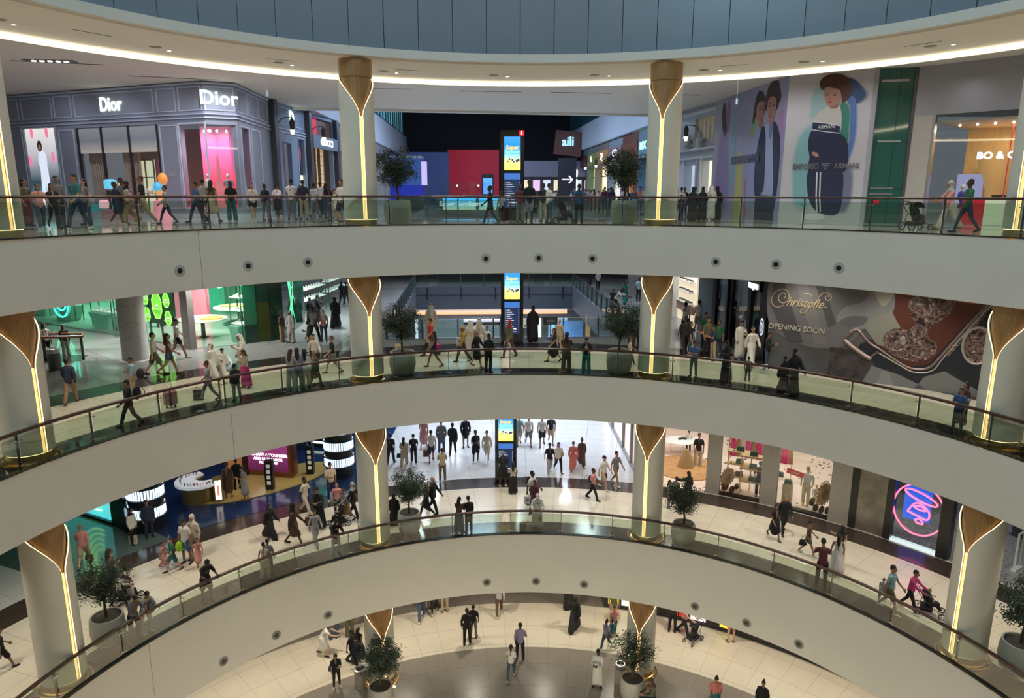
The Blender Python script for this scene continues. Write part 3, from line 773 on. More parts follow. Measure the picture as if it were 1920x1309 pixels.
# sweet-jar tower and ice-cream sculpture outside the entrance
t = thing('sweet_jar_tower', 'stacked glowing jars and boxes, blue, orange and pink, outside the lilac boutique', 'display', (-20.9, 38.3, ZA))
for k, (x, z, w_, h_, c_) in enumerate(((-0.3, 1.55, 0.62, 0.5, (0.15, 0.6, 0.8)), (0.35, 1.55, 0.42, 0.35, (0.95, 0.55, 0.2)), (-0.05, 1.05, 0.4, 0.4, (0.9, 0.5, 0.25)), (0.42, 1.05, 0.55, 0.42, (0.95, 0.12, 0.35)), (-0.75, 0.55, 0.5, 0.42, (0.9, 0.5, 0.6)), (0.2, 0.5, 0.6, 0.45, (0.95, 0.4, 0.6)))):
    MB().lathe([(w_ * 0.42, z), (w_ * 0.5, z + 0.05), (w_ * 0.5, z + h_ * 0.8), (w_ * 0.3, z + h_)], (x, 0, 0), 12).build('jar', emat('jar %d' % k, c_, 0.75), t)
MB().box((0, 0, 0.25), (1.6, 0.7, 0.5)).box((0, 0, 1.0), (1.5, 0.6, 0.05)).box((0, 0, 1.5), (1.4, 0.6, 0.04)).build('stand', mat('rose stand', (0.5, 0.25, 0.28), 0.4), t)
t = thing('ice_cream_sculpture', 'tall ice-cream cone sculpture, orange and blue scoops over a pink pedestal, by the boutique pillar', 'display', (-18.3, 37.6, ZA))
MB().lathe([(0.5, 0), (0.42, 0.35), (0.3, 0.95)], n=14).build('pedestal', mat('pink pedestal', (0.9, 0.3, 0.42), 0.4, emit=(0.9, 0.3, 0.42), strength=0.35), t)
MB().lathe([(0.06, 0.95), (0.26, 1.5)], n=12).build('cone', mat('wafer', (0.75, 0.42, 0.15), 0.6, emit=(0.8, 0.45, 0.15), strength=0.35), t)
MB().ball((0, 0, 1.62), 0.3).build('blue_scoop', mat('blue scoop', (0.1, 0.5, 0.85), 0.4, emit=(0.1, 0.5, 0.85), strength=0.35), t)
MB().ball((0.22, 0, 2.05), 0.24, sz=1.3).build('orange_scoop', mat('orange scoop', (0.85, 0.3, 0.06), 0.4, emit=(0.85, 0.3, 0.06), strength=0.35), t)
MB().ball((-0.5, 0, 1.45), 0.17).build('white_ball', mat('white ball', (0.8, 0.75, 0.7), 0.4), t)

# continuing shops along the left of the corridor
t = thing('corridor_shop_front', 'blue grey shop front with tall posts and lit windows beside the lilac boutique', 'shop front')
b = fw.wall(0, 13.5, ZA, ZU, [(2.0, 3.6, ZA, 3.3), (5.0, 6.1, -0.4, 3.7), (7.6, 12.6, ZA, 3.7), (7.6, 12.8, 4.3, 5.5)])
b.build('wall', mat('blue grey render', (0.22, 0.29, 0.4), 0.6), t)
m = MB(); fw.box(m, 0, 7, 3.9, 3.96, 0, 0.08); fw.box(m, 0, 7, 4.1, 4.15, 0, 0.08); fw.frame(m, 0.9, 6.2, 4.4, 5.5); fw.frame(m, 4.8, 6.3, -0.6, 3.8, 0.06); m.build('moulding', MOULD, t)
m = MB()
for s in (0.1, 6.5, 12.9): fw.box(m, s, s + 0.55, ZA, ZU, 0, 0.35)
m.build('post', mat('dark bronze post', (0.1, 0.1, 0.11), 0.4, 0.5), t)
fw.box(MB(), 2.0, 3.6, ZA, 3.3, -0.6, -0.5).build('dim_window', mat('dim plum window', (0.08, 0.05, 0.09), 0.3, emit=(0.12, 0.06, 0.12), strength=0.5), t)
fw.box(MB(), 5.0, 6.1, 1.3, 3.7, -0.3, -0.2).build('dark_poster', emat('dark poster', (0.02, 0.02, 0.05), 0.8), t)
for s in (5.2, 5.7): fw.flat(emat('poster rose', (0.45, 0.08, 0.1), 0.7), ell(s, 2.7, 0.13, 0.5), t, 'poster_figure', -0.19)
fw.box(MB(), 5.0, 6.1, -0.4, 1.3, -0.3, -0.2).build('lit_panel', emat('cream panel', (0.85, 0.85, 0.6), 1.0), t)
fw.box(MB(), 7.6, 12.6, ZA, 3.7, -0.9, -0.8).build('warm_window', mat('beige brick', (0.5, 0.38, 0.22), 0.5, emit=(0.75, 0.5, 0.24), strength=0.55), t)
m = MB()
for z in range(14): fw.box(m, 7.6, 12.6, ZA + 0.35 * z, ZA + 0.35 * z + 0.02, -0.8, -0.78)
for s in (8.8, 10.2, 11.2): fw.box(m, s, s + 0.12, ZA, 3.7, -0.8, -0.6)
m.build('window_bars', mat('dark wood', (0.12, 0.07, 0.04), 0.5), t)
fw.box(MB(), 8.2, 9.0, ZA, 2.2, -0.79, -0.7).build('lit_panel', emat('cream panel', (0.85, 0.85, 0.6), 1.0), t)
fw.box(MB(), 7.2, 13.0, 3.3, 4.2, 0.0, 0.35).build('sign_band', mat('slate sign band', (0.16, 0.21, 0.27), 0.5), t)
fw.text('GUCCI', emat('sign white', (1, 1, 1), 1.6), 10.2, 3.75, 0.62, 0.37, t, bold=0.02, sx=1.5)
fw.box(MB(), 7.6, 9.6, 4.3, 5.5, -0.25, -0.2).build('red_sign', emat('red vertical sign', (0.5, 0.0, 0.03), 0.9), t)
fw.box(MB(), 9.6, 12.8, 4.3, 5.5, -0.25, -0.2).build('wood_panel', mat('brown panel', (0.15, 0.06, 0.04), 0.5), t)
fw.text('D', SIGNW, 3.9, 4.95, 1.1, 0.05, t, bold=0.02)

def wall_lantern(f_, s, z, label, k=1.0):
    t = thing('wall_lantern', label, 'lantern', f_.p(s, z, 0), 0, 'wall lanterns'); o = f_.p(s, z, 0)
    def q(a, dz): return f_.n * a + Vector((0, 0, dz))
    MB().tube(smoothpath([q(0.05, -0.6), q(0.12, 0.0), q(0.5, 0.45), q(1.1, 0.5)], 4), 0.03, 6).build('bracket', STEEL, t)
    MB().lathe([(0.08, 0.2), (0.16, 0.0), (0.18, -0.02), (0.14, -0.45), (0.2, -0.5)], tuple(q(1.1, 0.25)), 12).build('cage', STEEL, t)
    MB().lathe([(0.1, -0.75), (0.15, -0.5)], tuple(q(1.1, 0.25)), 12).build('lamp_shade', emat('lantern light', (1, 0.8, 0.6), 4), t)
wall_lantern(fw, 1.0, 4.2, 'black wall lantern on a curved bracket beside the lilac boutique')
wall_lantern(fw, 7.2, 4.2, 'black wall lantern on a curved bracket over the white lettering of the brick shop')
MB_ = MB(); MB_.box((0, 0, 0), (0.1, 0.06, 0.3)); 
for i, (x, y, z) in enumerate(((-12.5, 38, 5.0), (11.3, 37.5, 4.6))):
    h = MB().box((0, 0, 0), (0.09, 0.06, 0.28)).cyl((0, 0, 0.14), (0, 0, ZU - z), 0.008); o = h.build('hanging_sensor', emat('bluish glass', (0.5, 0.65, 0.8), 0.5)); o.location = (x, y, z)
    tag(o, 'small pale sensor hanging from the raised ceiling on the %s' % ('left' if i == 0 else 'right'), 'sensor')

# ================================================================ TOP GALLERY: corridor hall beyond
BULK = mat('bulkhead plaster', (0.5, 0.55, 0.62), 0.6)
RA, RB = (13.6, 46.0), (9.0, 110.0); LA_, LB_ = (-14.2, 59.0), (-16.6, 115.0)
fR = Front(RA, RB); fL = Front(LA_, LB_)
b = fR.box(MB(), -2, 66, 6.1, 9.2, -0.5, 0.0); struct(b.build('wall_bulkhead_right', BULK))
b = fL.box(MB(), -12, 66, 5.75, 8.75, -0.5, 0.0); struct(b.build('wall_bulkhead_left', BULK))
TEALG = mat('teal clerestory', (0.12, 0.32, 0.4), 0.3, emit=(0.14, 0.42, 0.52), strength=0.55); TEALD = mat('dark teal screen', (0.05, 0.12, 0.16), 0.4, emit=(0.03, 0.09, 0.13), strength=0.4)
b = fL.box(MB(), -5, 54.5, 8.75, 16, -0.4, -0.3); struct(b.build('window_1', TEALG))
m = MB()
for k in range(24): s = -4 + k * 2.5; fL.box(m, s, s + (0.35 if k % 3 == 0 else 0.08), 8.75, 16, -0.3, -0.15)
fL.box(m, -5, 54.5, 8.7, 8.95, -0.3, -0.1); fL.box(m, -5, 54.5, 12.0, 12.12, -0.3, -0.15)
struct(m.build('window_1_bars', mat('dark window bar', (0.02, 0.05, 0.07), 0.5)))
b = fR.box(MB(), 30, 68, 9.2, 17, -0.5, -0.3); struct(b.build('window_2', TEALD))
m = MB(); rnd = random.Random(2)
for k in range(60): s = 30.5 + k * 0.62; fR.box(m, s, s + 0.08 + 0.3 * rnd.random(), 9.3, 17, -0.3, -0.1)
struct(m.build('window_2_slats', mat('dark slat', (0.03, 0.09, 0.12), 0.4)))
struct(MB().box((-3, 116, 6), (44, 0.5, 24)).build('wall_hall_end', mat('black wall', (0.006, 0.006, 0.01), 0.7)))
v = MB(); n = 16; vs = []
for i in range(n + 1):
    q = i / n; z = 18.5 - 6.5 * q ** 0.8 + 0.8 * sin(q * 7)
    for x in (-26, 22): vs.append((x, 52 + 64 * q, z))
v.add(vs, [(2 * i, 2 * i + 1, 2 * i + 3, 2 * i + 2) for i in range(n)], True)
struct(v.build('ceiling_hall', mat('navy gloss ceiling', (0.02, 0.03, 0.075), 0.22, emit=(0.01, 0.02, 0.06), strength=0.6)))
tag(MB().box((-5.95, 111.9, 2.6), (7.8, 0.4, 8.1)).build('red_wall', grad_mat('red hall wall', [(0.35, 0.005, 0.02), (0.42, 0.006, 0.025), (0.4, 0.006, 0.03)], -11, -2, 0.28, axis=0)), 'tall deep red wall closing the far corridor hall', 'wall')  # uneven hall lighting painted in as emission and a darker left end
tag(MB().box((-14.2, 111.5, 2.4), (9, 0.5, 7.7)).build('blue_wall', mat('blue grey wall', (0.07, 0.1, 0.18), 0.6, emit=(0.02, 0.03, 0.12), strength=0.5)), 'dusky blue wall left of the red wall at the end of the hall', 'wall')
t = thing('cinema_box', 'blue lit box with white leaping fish emblem at the left end of the hall', 'kiosk', (-15.5, 97, ZA))
MB().box((0, 0, 4.2), (7, 3, 3.4)).build('fascia', emat('deep blue board', (0.02, 0.06, 0.22), 0.9), t)
MB().box((0, 0, 6.05), (7.3, 3.3, 0.3)).build('roof_trim', mat('grey trim', (0.3, 0.33, 0.36), 0.5), t)
MB().box((0.3, 0, 1.2), (6.4, 2.8, 2.6)).build('blue_opening', emat('blue glow', (0.008, 0.02, 0.28), 0.8), t)
MB().box((3.9, -1.0, 4.0), (0.6, 1.2, 3.0)).build('pink_screen', emat('pale pink screen', (0.5, 0.45, 0.8), 0.9), t)
for c_, r0 in (((0.0, 4.5), 1.0), ((0.25, 4.25), 0.72)):
    MB().tube([(c_[0] + r0 * cos(R_(a)), -1.56, c_[1] + r0 * sin(R_(a))) for a in range(-150, 80, 20)], [0.02 + 0.1 * sin(pi * k / 11) for k in range(12)], 6).build('fish_emblem', emat('emblem white', (0.7, 0.8, 0.95), 0.9), t)
t = thing('low_white_building', 'low block with lit windows under a pale roof at the hall end', 'shop front', (6.0, 106, ZA))
MB().box((0.5, 0, 4.9), (11, 3, 2.2)).build('roof_band', mat('pale lilac band', (0.2, 0.19, 0.26), 0.6), t)
MB().box((0.5, 0.4, 1.9), (11, 2.2, 3.8)).build('wall', mat('dark mall wall', (0.04, 0.04, 0.05), 0.5), t)
for k in range(7):
    MB().box((-4 + k * 1.5, -0.8, 2.6 if k % 2 else 1.9), (1.0, 0.2, 1.5 if k % 2 else 2.9)).build('lit_window', emat('lit window %d' % (k % 3), ((0.8, 0.7, 0.5), (0.75, 0.5, 0.75), (0.6, 0.7, 0.8))[k % 3], 0.9), t)

# shops along the right side of the corridor, under the bulkhead
def shop_bay(f_, s0, s1, col, label, sign=None, strength=0.8, top=6.0, pier=(0.2, 0.25, 0.28), signcol=(1, 1, 1), low=None):
    t = thing('shop_front', label, 'shop front', (0, 0, 0), 0, 'shops along the right of the corridor')
    f_.wall(s0, s1, ZA, top, [(s0 + 0.6, s1 - 0.3, ZA, 3.4)], -1.2, -0.4).build('wall', mat('pier %s' % (pier,), pier, 0.5), t)
    f_.box(MB(), s0 + 0.6, s1 - 0.3, ZA, 3.4, -1.5, -1.3).build('lit_window', mat('lit %s' % (col,), col, 0.5, emit=col, strength=strength), t)
    x = MB(); f_.box(x, (s0 + s1) / 2, (s0 + s1) / 2 + 0.12, ZA, 3.4, -1.3, -1.1); f_.box(x, s0 + 0.6, s1 - 0.3, 2.2, 2.3, -1.3, -1.1); x.build('window_bars', DARK, t)
    f_.box(MB(), s0 + 0.3, s1 - 0.2, 3.7, 5.2, -0.4, -0.3).build('sign_board', mat('board %s' % (low or pier,), low or pier, 0.5), t)
    if sign:
        f_.text(sign, mat('sgn%s' % (signcol,), signcol, 0.5, emit=signcol, strength=1.6), (s0 + s1) / 2, 4.5, 1.0, -0.28, t, bold=0.02, sx=1.6)
    return t
shop_bay(fR, 14, 21, (0.02, 0.02, 0.02), 'dark shop front nearest the right column of the top corridor', None, 0.0, low=(0.02, 0.02, 0.02), pier=(0.02, 0.02, 0.025))
shop_bay(fR, 21, 25, (0.1, 0.3, 0.4), 'teal glass shop front in the top corridor beside the dark one', 'MX', 0.5, pier=(0.12, 0.2, 0.25), signcol=(0.3, 1, 0.9))
shop_bay(fR, 25, 32, (0.35, 0.1, 0.03), 'rust brown patterned shop front on the right of the top corridor', None, 0.35, pier=(0.12, 0.035, 0.015), low=(0.16, 0.04, 0.015))
shop_bay(fR, 32, 39, (0.7, 0.6, 0.5), 'shop front with dusky rose sign board in the top corridor', 'CO', 0.7, pier=(0.2, 0.25, 0.3), low=(0.3, 0.18, 0.2))
shop_bay(fR, 39, 47, (0.9, 0.75, 0.55), 'shop front with bright cream windows under an orange board in the top corridor', 'ZJ', 0.9, pier=(0.2, 0.16, 0.14), low=(0.5, 0.25, 0.1))
shop_bay(fR, 47, 53, (0.85, 0.85, 0.05), 'shop front with tall bright yellow banner in the top corridor', 'A', 0.8, pier=(0.15, 0.2, 0.2), low=(0.3, 0.33, 0.1))
rosy = shop_bay(fR, 53, 64, (0.5, 0.45, 0.45), 'shop front with white swirls on dark red at the far right of the top corridor', None, 0.6, pier=(0.12, 0.14, 0.17), low=(0.1, 0.02, 0.02))
t = thing('projecting_sign', 'large tilted brown sign with blue letters hanging from the right bulkhead', 'sign', fR.p(60, 7.0, 0.2))
MB().box((-1.2, -3.0, 0), (4.2, 0.5, 3.3), -0.5, 0, 0.12).build('board', mat('brown sign board', (0.12, 0.03, 0.02), 0.5), t)
put_text('aili', emat('ice blue', (0.3, 0.7, 1.0), 1.5), fR.p(60, 7.0, 0.2) + Vector((-1.35, -3.42, 0.2)), (0.87, -0.5, 0), 1.7, 0.03, t, bold=0.03)
for k in range(3):
    o = fR.p(56.5, 0.2 + 1.35 * k, 0.5); e = MB()
    e.tube([o + fR.u * (0.6 * cos(a / 8 * pi * 2)) * (1 - a / 20) + Vector((0, 0, 0.6 * sin(a / 8 * pi * 2) * (1 - a / 20))) for a in range(14)], 0.09, 5)
    e.build('white_swirl', emat('white swirl', (0.9, 0.9, 0.9), 1.0), rosy)
t = thing('hanging_sign', 'black hanging sign with a white arrow pointing right over the corridor crowd', 'sign', (6.3, 84, 1.6))
MB().box((0, 0, 0), (2.1, 0.25, 5.0)).build('board', mat('black board', (0.012, 0.012, 0.02), 0.4), t)
x = MB().box((0, -0.15, 0.1), (1.2, 0.04, 0.12)); x.box((0.42, -0.15, 0.3), (0.6, 0.04, 0.12), 0, 0, R_(45)); x.box((0.42, -0.15, -0.1), (0.6, 0.04, 0.12), 0, 0, R_(-45)); x.build('arrow', emat('sign white', (1, 1, 1), 1.6), t)
for i, s in enumerate((23, 31, 39, 46)): wall_lantern(fR, s, 3.6, 'small wall lantern on the right side of the top corridor, %s from the viewer' % ('first second third fourth'.split()[i]))
for i, s in enumerate((8, 22)): wall_lantern(fL, s, 3.4, 'small wall lantern on the left side of the top corridor, %s from the viewer' % ('first second'.split()[i]))
t = thing('shop_front', 'row of grey and cream shop windows along the left of the top corridor', 'shop front')
fL.wall(0, 38, ZA, 5.75, [(2 + 5 * k, 5.6 + 5 * k, ZA, 3.6) for k in range(7)], -1.0, -0.3).build('wall', mat('grey stone', (0.22, 0.22, 0.23), 0.6), t)
for k in range(7): fL.box(MB(), 2 + 5 * k, 5.6 + 5 * k, ZA, 3.6, -1.4, -1.2).build('lit_window', emat('cream window', (0.7, 0.66, 0.55), 0.8), t)

# glass railings round the corridor voids
def void_rail(z, p0, p1, label, step=1.55, screens=None):
    f_ = Front(p0[:2], p1[:2]); t = thing('glass_railing', label, 'railing', (0, 0, 0), 0, 'railings round the corridor openings')
    L = f_.L; n = max(1, int(L / step))
    f_.box(MB(), 0, L, z + 1.12, z + 1.17, -0.03, 0.03).build('handrail', CHROME, t)
    pm = MB().box((0, 0, 0.56), (0.07, 0.14, 1.12)).mesh('post', [mat('blue steel post', (0.08, 0.11, 0.14), 0.4, 0.4)])
    for k in range(n + 1):
        o = bpy.data.objects.new('post', pm); COL.objects.link(o); o.parent = t; o.location = f_.p(L * k / n, z, 0); o.rotation_euler = (0, 0, atan2(f_.u.y, f_.u.x))
    f_.box(MB(), 0.02, L - 0.02, z + 0.08, z + 1.05, -0.01, 0.01).build('glass_pane', GLASS, t)
    f_.box(MB(), 0, L, z - 2.0, z + 0.02, -0.02, 0.06).build('edge_band', SLABSIDE, t)
    return t
u0, u1, v0, v1 = VOID['A']
for (a, b, nm) in ((K(u0, v0), K(u1, v0), 'near'), (K(u0, v0), K(u0, v1), 'left'), (K(u1, v0), K(u1, v1), 'right'), (K(u0, v1), K(u1, v1), 'far')):
    void_rail(ZA, a, b, 'straight glass railing on the %s side of the top corridor opening' % nm)
def led_board(x0, x1, y, z0, z1, txt, label):
    t = thing('led_banner', label, 'screen', (0, 0, 0), 0, 'blue screens on the far railing')
    MB().box(((x0 + x1) / 2, y, (z0 + z1) / 2), (x1 - x0, 0.12, z1 - z0)).build('screen', grad_mat('banner ' + label[:12], [(0.5, 0.6, 0.4), (0.1, 0.45, 0.75), (0.03, 0.35, 0.75)], z0, z1, 0.9), t)
    put_text(txt, emat('screen pale', (0.75, 0.9, 1), 1.2), ((x0 + x1) / 2, y - 0.08, (z0 + z1) / 2), (1, 0, 0), (z1 - z0) * 0.62, 0.01, t, bold=0.01)
led_board(-6.1, -3.2, 63.4, ZA + 0.0, ZA + 0.95, 'Super Summer', 'wide blue and yellow banner screen left of the pillar on the far railing')
led_board(-2.9, -1.2, 63.3, ZA + 0.0, ZA + 0.95, 'Summer Camp', 'smaller blue banner screen beside the pillar on the far railing')
led_board(-0.9, 0.4, 63.3, ZA + 0.0, ZA + 0.95, 'Camp', 'blue banner screen half hidden behind the pillar on the far railing')
t = thing('cafe_counter', 'low glass fronted cafe counter before the red wall', 'counter', (-4.5, 75, ZA))
MB().box((0, 0, 0.6), (6.5, 1.2, 1.2)).build('body', mat('grey counter', (0.15, 0.15, 0.16), 0.5), t)
MB().box((-0.3, -0.3, 1.9), (5.2, 0.05, 1.3)).build('glass_screen', CLEAR, t)
MB().ball((-1.2, 0, 2.2), 0.09).ball((1.0, 0, 2.2), 0.09).build('lamp_bulb', emat('bulb', (1, 0.95, 0.85), 6), t)
t = thing('small_screen_stand', 'small black stand with blue screen in front of the red wall', 'screen', (-2.7, 80, ZA))
MB().box((0, 0, 1.4), (1.3, 0.3, 4.2)).build('casing', BLACK, t); MB().box((0, -0.17, 2.2), (1.0, 0.02, 1.7)).build('screen', emat('blue screen', (0.1, 0.35, 0.9), 1.0), t)

# ================================================================ TOP GALLERY, RIGHT
fo = Front((12.1, 51.5), (13.05, 46.2))
t = thing('ornate_facade', 'white classical shop front with urns and an arched window beside the hoarding', 'shop front')
STW = mat('white stone', (0.5, 0.55, 0.6), 0.5)
fo.wall(-3, 5.6, ZA, 6.0, [(0.3, 1.9, ZA, 2.0), (3.0, 5.2, ZA, 2.2), (1.5, 4.8, 3.6, 5.0)], -0.5, 0).build('wall', STW, t)
m = MB(); fo.box(m, -3, 5.6, 2.35, 2.5, 0, 0.25); fo.box(m, -3, 5.6, 2.9, 3.05, 0, 0.35); fo.box(m, -3, 5.6, 5.2, 5.4, 0, 0.3)
for s in (0, 2.2, 2.7, 5.3): fo.box(m, s, s + 0.28, ZA, 2.35, 0, 0.15)
m.build('cornice', mat('pale cornice', (0.6, 0.66, 0.72), 0.5), t)
for s in (0.9, 3.0): MB().lathe([(0.3, 3.05), (0.3, 3.2), (0.12, 3.25), (0.3, 3.5), (0.34, 3.65), (0.15, 3.72), (0.18, 3.95), (0.02, 4.1)], tuple(fo.p(s, 0, 0.25)), 12).build('urn', STW, t)
m = fo.box(MB(), 1.5, 4.8, 3.6, 5.0, -0.3, -0.25).build('upper_window', mat('amber dark glass', (0.12, 0.1, 0.05), 0.3, emit=(0.3, 0.24, 0.12), strength=0.3), t)
x = MB()
for s in (2.1, 2.7, 3.3, 3.9, 4.5): fo.box(x, s, s + 0.05, 3.6, 5.0, -0.25, -0.2)
fo.box(x, 1.5, 4.8, 4.3, 4.35, -0.25, -0.2); x.build('glazing_bars', mat('pale cornice', (0, 0, 0)), m)
fo.box(MB(), 3.0, 5.2, ZA, 2.2, -0.6, -0.5).build('curtain_window', emat('warm curtain', (0.95, 0.85, 0.68), 0.9), t)
fo.box(MB(), 0.3, 1.9, ZA, 2.0, -0.6, -0.5).build('sparkling_window', emat('cool window', (0.55, 0.65, 0.8), 0.7), t)
wall_lantern(fo, 2.6, 4.0, 'black lantern on the white classical shop front')

f1 = Front((12.7, 46.4), (13.5, 36.5)); f2 = Front((13.5, 36.5), (16.75, 34.3))
INK = mat('print navy', (0.018, 0.022, 0.06), 0.5); INK2 = mat('print hair', (0.035, 0.018, 0.014), 0.5); SKIN_P = mat('print skin', (0.42, 0.22, 0.17), 0.5)
t = thing('fashion_hoarding', 'tall hoarding printed with two dark-haired figures in pale shirts, left of the pair', 'hoarding')
f1.wall(0, f1.L, ZA, ZU, [], -0.3, 0).build('panel', grad_mat('hoarding wash', [(0.27, 0.30, 0.46), (0.40, 0.36, 0.5), (0.30, 0.32, 0.5), (0.36, 0.34, 0.48), (0.42, 0.40, 0.5)], 36.5, 46.4, 0, axis=1, noise=0.5), t)
pr = lambda m, poly, nm, o: f1.flat(mat(*m) if isinstance(m, tuple) else m, poly, t, nm, o, 0.004)
def cv(pts, k=4): return [(q.x, q.y) for q in smoothpath([(a_, b_, 0) for a_, b_ in pts], k, True)]
def soft(name, col, base, pts, o, n=5, grow=0.16):
    """printed motion blur: outlines one inside the other, fading into the ground colour"""
    cx_ = sum(q[0] for q in pts) / len(pts); cz_ = sum(q[1] for q in pts) / len(pts)
    for i in range(n):
        k_ = 1 + grow * (1 - i / (n - 1)) - 0.1 * i / (n - 1); w_ = (i + 1) / n
        c_ = tuple(base[j] * (1 - w_) + col[j] * w_ for j in range(3))
        pr((name + ' %d' % i, c_, 0.5), cv([(cx_ + (q[0] - cx_) * k_, cz_ + (q[1] - cz_) * (1 + (k_ - 1) * 0.5)) for q in pts]), 'printed_blur', o + i * 0.0006)
WB = (0.34, 0.33, 0.48)
soft('pr yellow', (0.45, 0.46, 0.14), WB, [(4.0, -1.2), (5.1, -1.2), (4.9, 0.8), (4.7, 2.2), (4.1, 2.3), (4.0, 0.6)], 0.001)
soft('pr green', (0.24, 0.38, 0.2), WB, [(5.7, 3.2), (5.9, 4.6), (6.4, 5.2), (6.6, 4.4), (6.2, 3.2)], 0.001)
soft('pr violet', (0.36, 0.24, 0.44), WB, [(8.8, 2.6), (9.0, 3.9), (9.6, 4.1), (9.6, 2.8)], 0.001)
soft('pr teal', (0.2, 0.38, 0.44), WB, [(3.0, 0.0), (3.0, 4.5), (3.5, 4.7), (3.6, 1.0)], 0.001)
soft('pr plum', (0.25, 0.14, 0.3), WB, [(1.7, 3.6), (2.0, 5.3), (2.5, 5.2), (2.4, 3.8)], 0.001)
pr(INK2, cv([(1.3, 4.2), (1.2, 5.0), (1.4, 5.45), (1.75, 5.2), (1.8, 4.6), (2.1, 3.9), (1.9, 3.4), (1.5, 3.8)]), 'printed_hair', 0.006)
soft('pr lilac coat', (0.26, 0.2, 0.4), WB, [(1.2, 3.6), (2.1, 3.8), (2.6, 2.0), (3.0, 0.0), (1.9, -1.2), (0.7, -0.8), (0.8, 1.5)], 0.002)
pr(('print arm', (0.4, 0.17, 0.15), 0.5), cv([(5.4, 0.9), (5.75, 0.8), (5.85, -0.2), (5.75, -1.2), (5.4, -1.2), (5.45, 0.0)]), 'printed_arm', 0.006)
pr(('print shirt', (0.3, 0.34, 0.56), 0.5), cv([(5.7, 1.8), (6.3, 3.3), (6.9, 3.8), (7.6, 3.5), (7.9, 2.0), (7.9, 0.0), (6.6, -0.4), (5.7, -0.6)]), 'printed_shirt', 0.008)
pr(('print shirt2', (0.36, 0.42, 0.64), 0.5), cv([(7.5, 3.5), (8.4, 3.6), (8.8, 2.4), (9.05, 0.0), (7.9, 0.0), (7.5, 2.5)]), 'printed_shirt', 0.012)
pr(INK, cv([(7.0, 3.3), (7.5, 3.5), (7.75, 2.8), (7.95, 1.0), (7.85, 0.2), (6.9, -0.05), (6.6, 1.5)], 3), 'printed_jacket', 0.016)
pr(INK, cv([(8.5, 3.6), (9.05, 3.4), (9.5, 2.5), (9.55, 0.6), (9.35, -0.7), (8.9, -1.1), (9.1, 0.3), (8.75, 2.0)], 3), 'printed_jacket', 0.016)
pr(INK, [(6.95, 0.0), (9.2, -0.05), (9.3, -1.3), (6.95, -1.3)], 'printed_trousers', 0.018)
pr(('print tie', (0.14, 0.2, 0.36), 0.5), cv([(8.1, 3.5), (8.5, 3.55), (8.4, 2.9), (8.2, 2.9)]), 'printed_tie', 0.02)
pr(('print neck', (0.33, 0.17, 0.13), 0.5), cv([(6.7, 4.0), (7.2, 4.0), (7.2, 3.5), (6.8, 3.5)]), 'printed_neck', 0.012)
pr(('print neck', 0, 0), cv([(7.95, 4.0), (8.5, 4.0), (8.4, 3.45), (8.05, 3.45)]), 'printed_neck', 0.018)
pr(INK2, cv([(5.9, 3.8), (6.05, 4.9), (6.4, 5.4), (6.95, 5.35), (7.25, 4.9), (6.9, 4.8), (6.5, 4.85), (6.35, 4.3)]), 'printed_hair', 0.018)
pr(SKIN_P, cv([(6.35, 4.7), (6.6, 4.85), (7.15, 4.8), (7.3, 4.3), (7.05, 3.85), (6.6, 3.8), (6.35, 4.1)]), 'printed_face', 0.021)
rq = random.Random(4); hp = [(8.25 + (0.78 + 0.14 * rq.random()) * cos(R_(a_)), 4.85 + (0.8 + 0.14 * rq.random()) * sin(R_(a_))) for a_ in range(-50, 230, 14)]
pr(INK2, cv(hp + [(7.7, 4.6), (8.2, 4.7), (8.65, 4.5)], 3), 'printed_hair', 0.02)
pr(SKIN_P, cv([(7.7, 4.8), (8.2, 4.95), (8.6, 4.8), (8.7, 4.3), (8.5, 3.85), (8.15, 3.72), (7.8, 4.1)]), 'printed_face', 0.024)
for s, z in ((7.95, 4.5), (8.42, 4.48), (6.75, 4.45), (7.1, 4.43)): pr(INK2, ell(s, z, 0.1, 0.045, 10), 'printed_eye', 0.028); pr(INK2, ell(s, z + 0.14, 0.13, 0.02, 10), 'printed_brow', 0.028)
for s, z in ((8.2, 4.2), (6.97, 4.2)): pr(('print nose', (0.3, 0.14, 0.1), 0.5), ell(s, z, 0.05, 0.1, 10), 'printed_nose', 0.028)
for s, z in ((8.18, 3.98), (6.9, 4.0)): pr(('print lips', (0.35, 0.06, 0.06), 0.5), ell(s, z, 0.16, 0.05, 10), 'printed_mouth', 0.028)
f1.text('EMPORIO ARMANI', mat('faint steel letters', (0.2, 0.2, 0.28), 0.4, 0.3), 5.2, 1.95, 0.62, 0.05, t, sx=0.75)
t = thing('fashion_hoarding', 'tall white hoarding with a boy in navy sports wear and EMPORIO ARMANI letters', 'hoarding')
f2.wall(0, 3.75, ZA, ZU, [], -0.3, 0).build('panel', mat('hoarding white', (0.52, 0.50, 0.52), 0.6), t)
f2.box(MB(), 3.75, 3.95, ZA, ZU, -0.6, 0.0).build('side', mat('hoarding side', (0.36, 0.36, 0.4), 0.6), t)
pr = lambda m, poly, nm, o: f2.flat(mat(*m) if isinstance(m, tuple) else m, poly, t, nm, o, 0.004)
WB = (0.52, 0.50, 0.52)
soft('pr mint', (0.2, 0.4, 0.42), WB, [(0.6, 0.5), (0.55, 2.0), (0.8, 2.9), (1.3, 3.1), (1.4, 1.4), (1.4, -0.4), (0.8, -0.5)], 0.001, 7, 0.3)
soft('pr haze', (0.3, 0.45, 0.46), WB, [(1.2, 3.6), (1.2, 4.8), (1.7, 5.0), (1.8, 3.8)], 0.001, 6, 0.4)
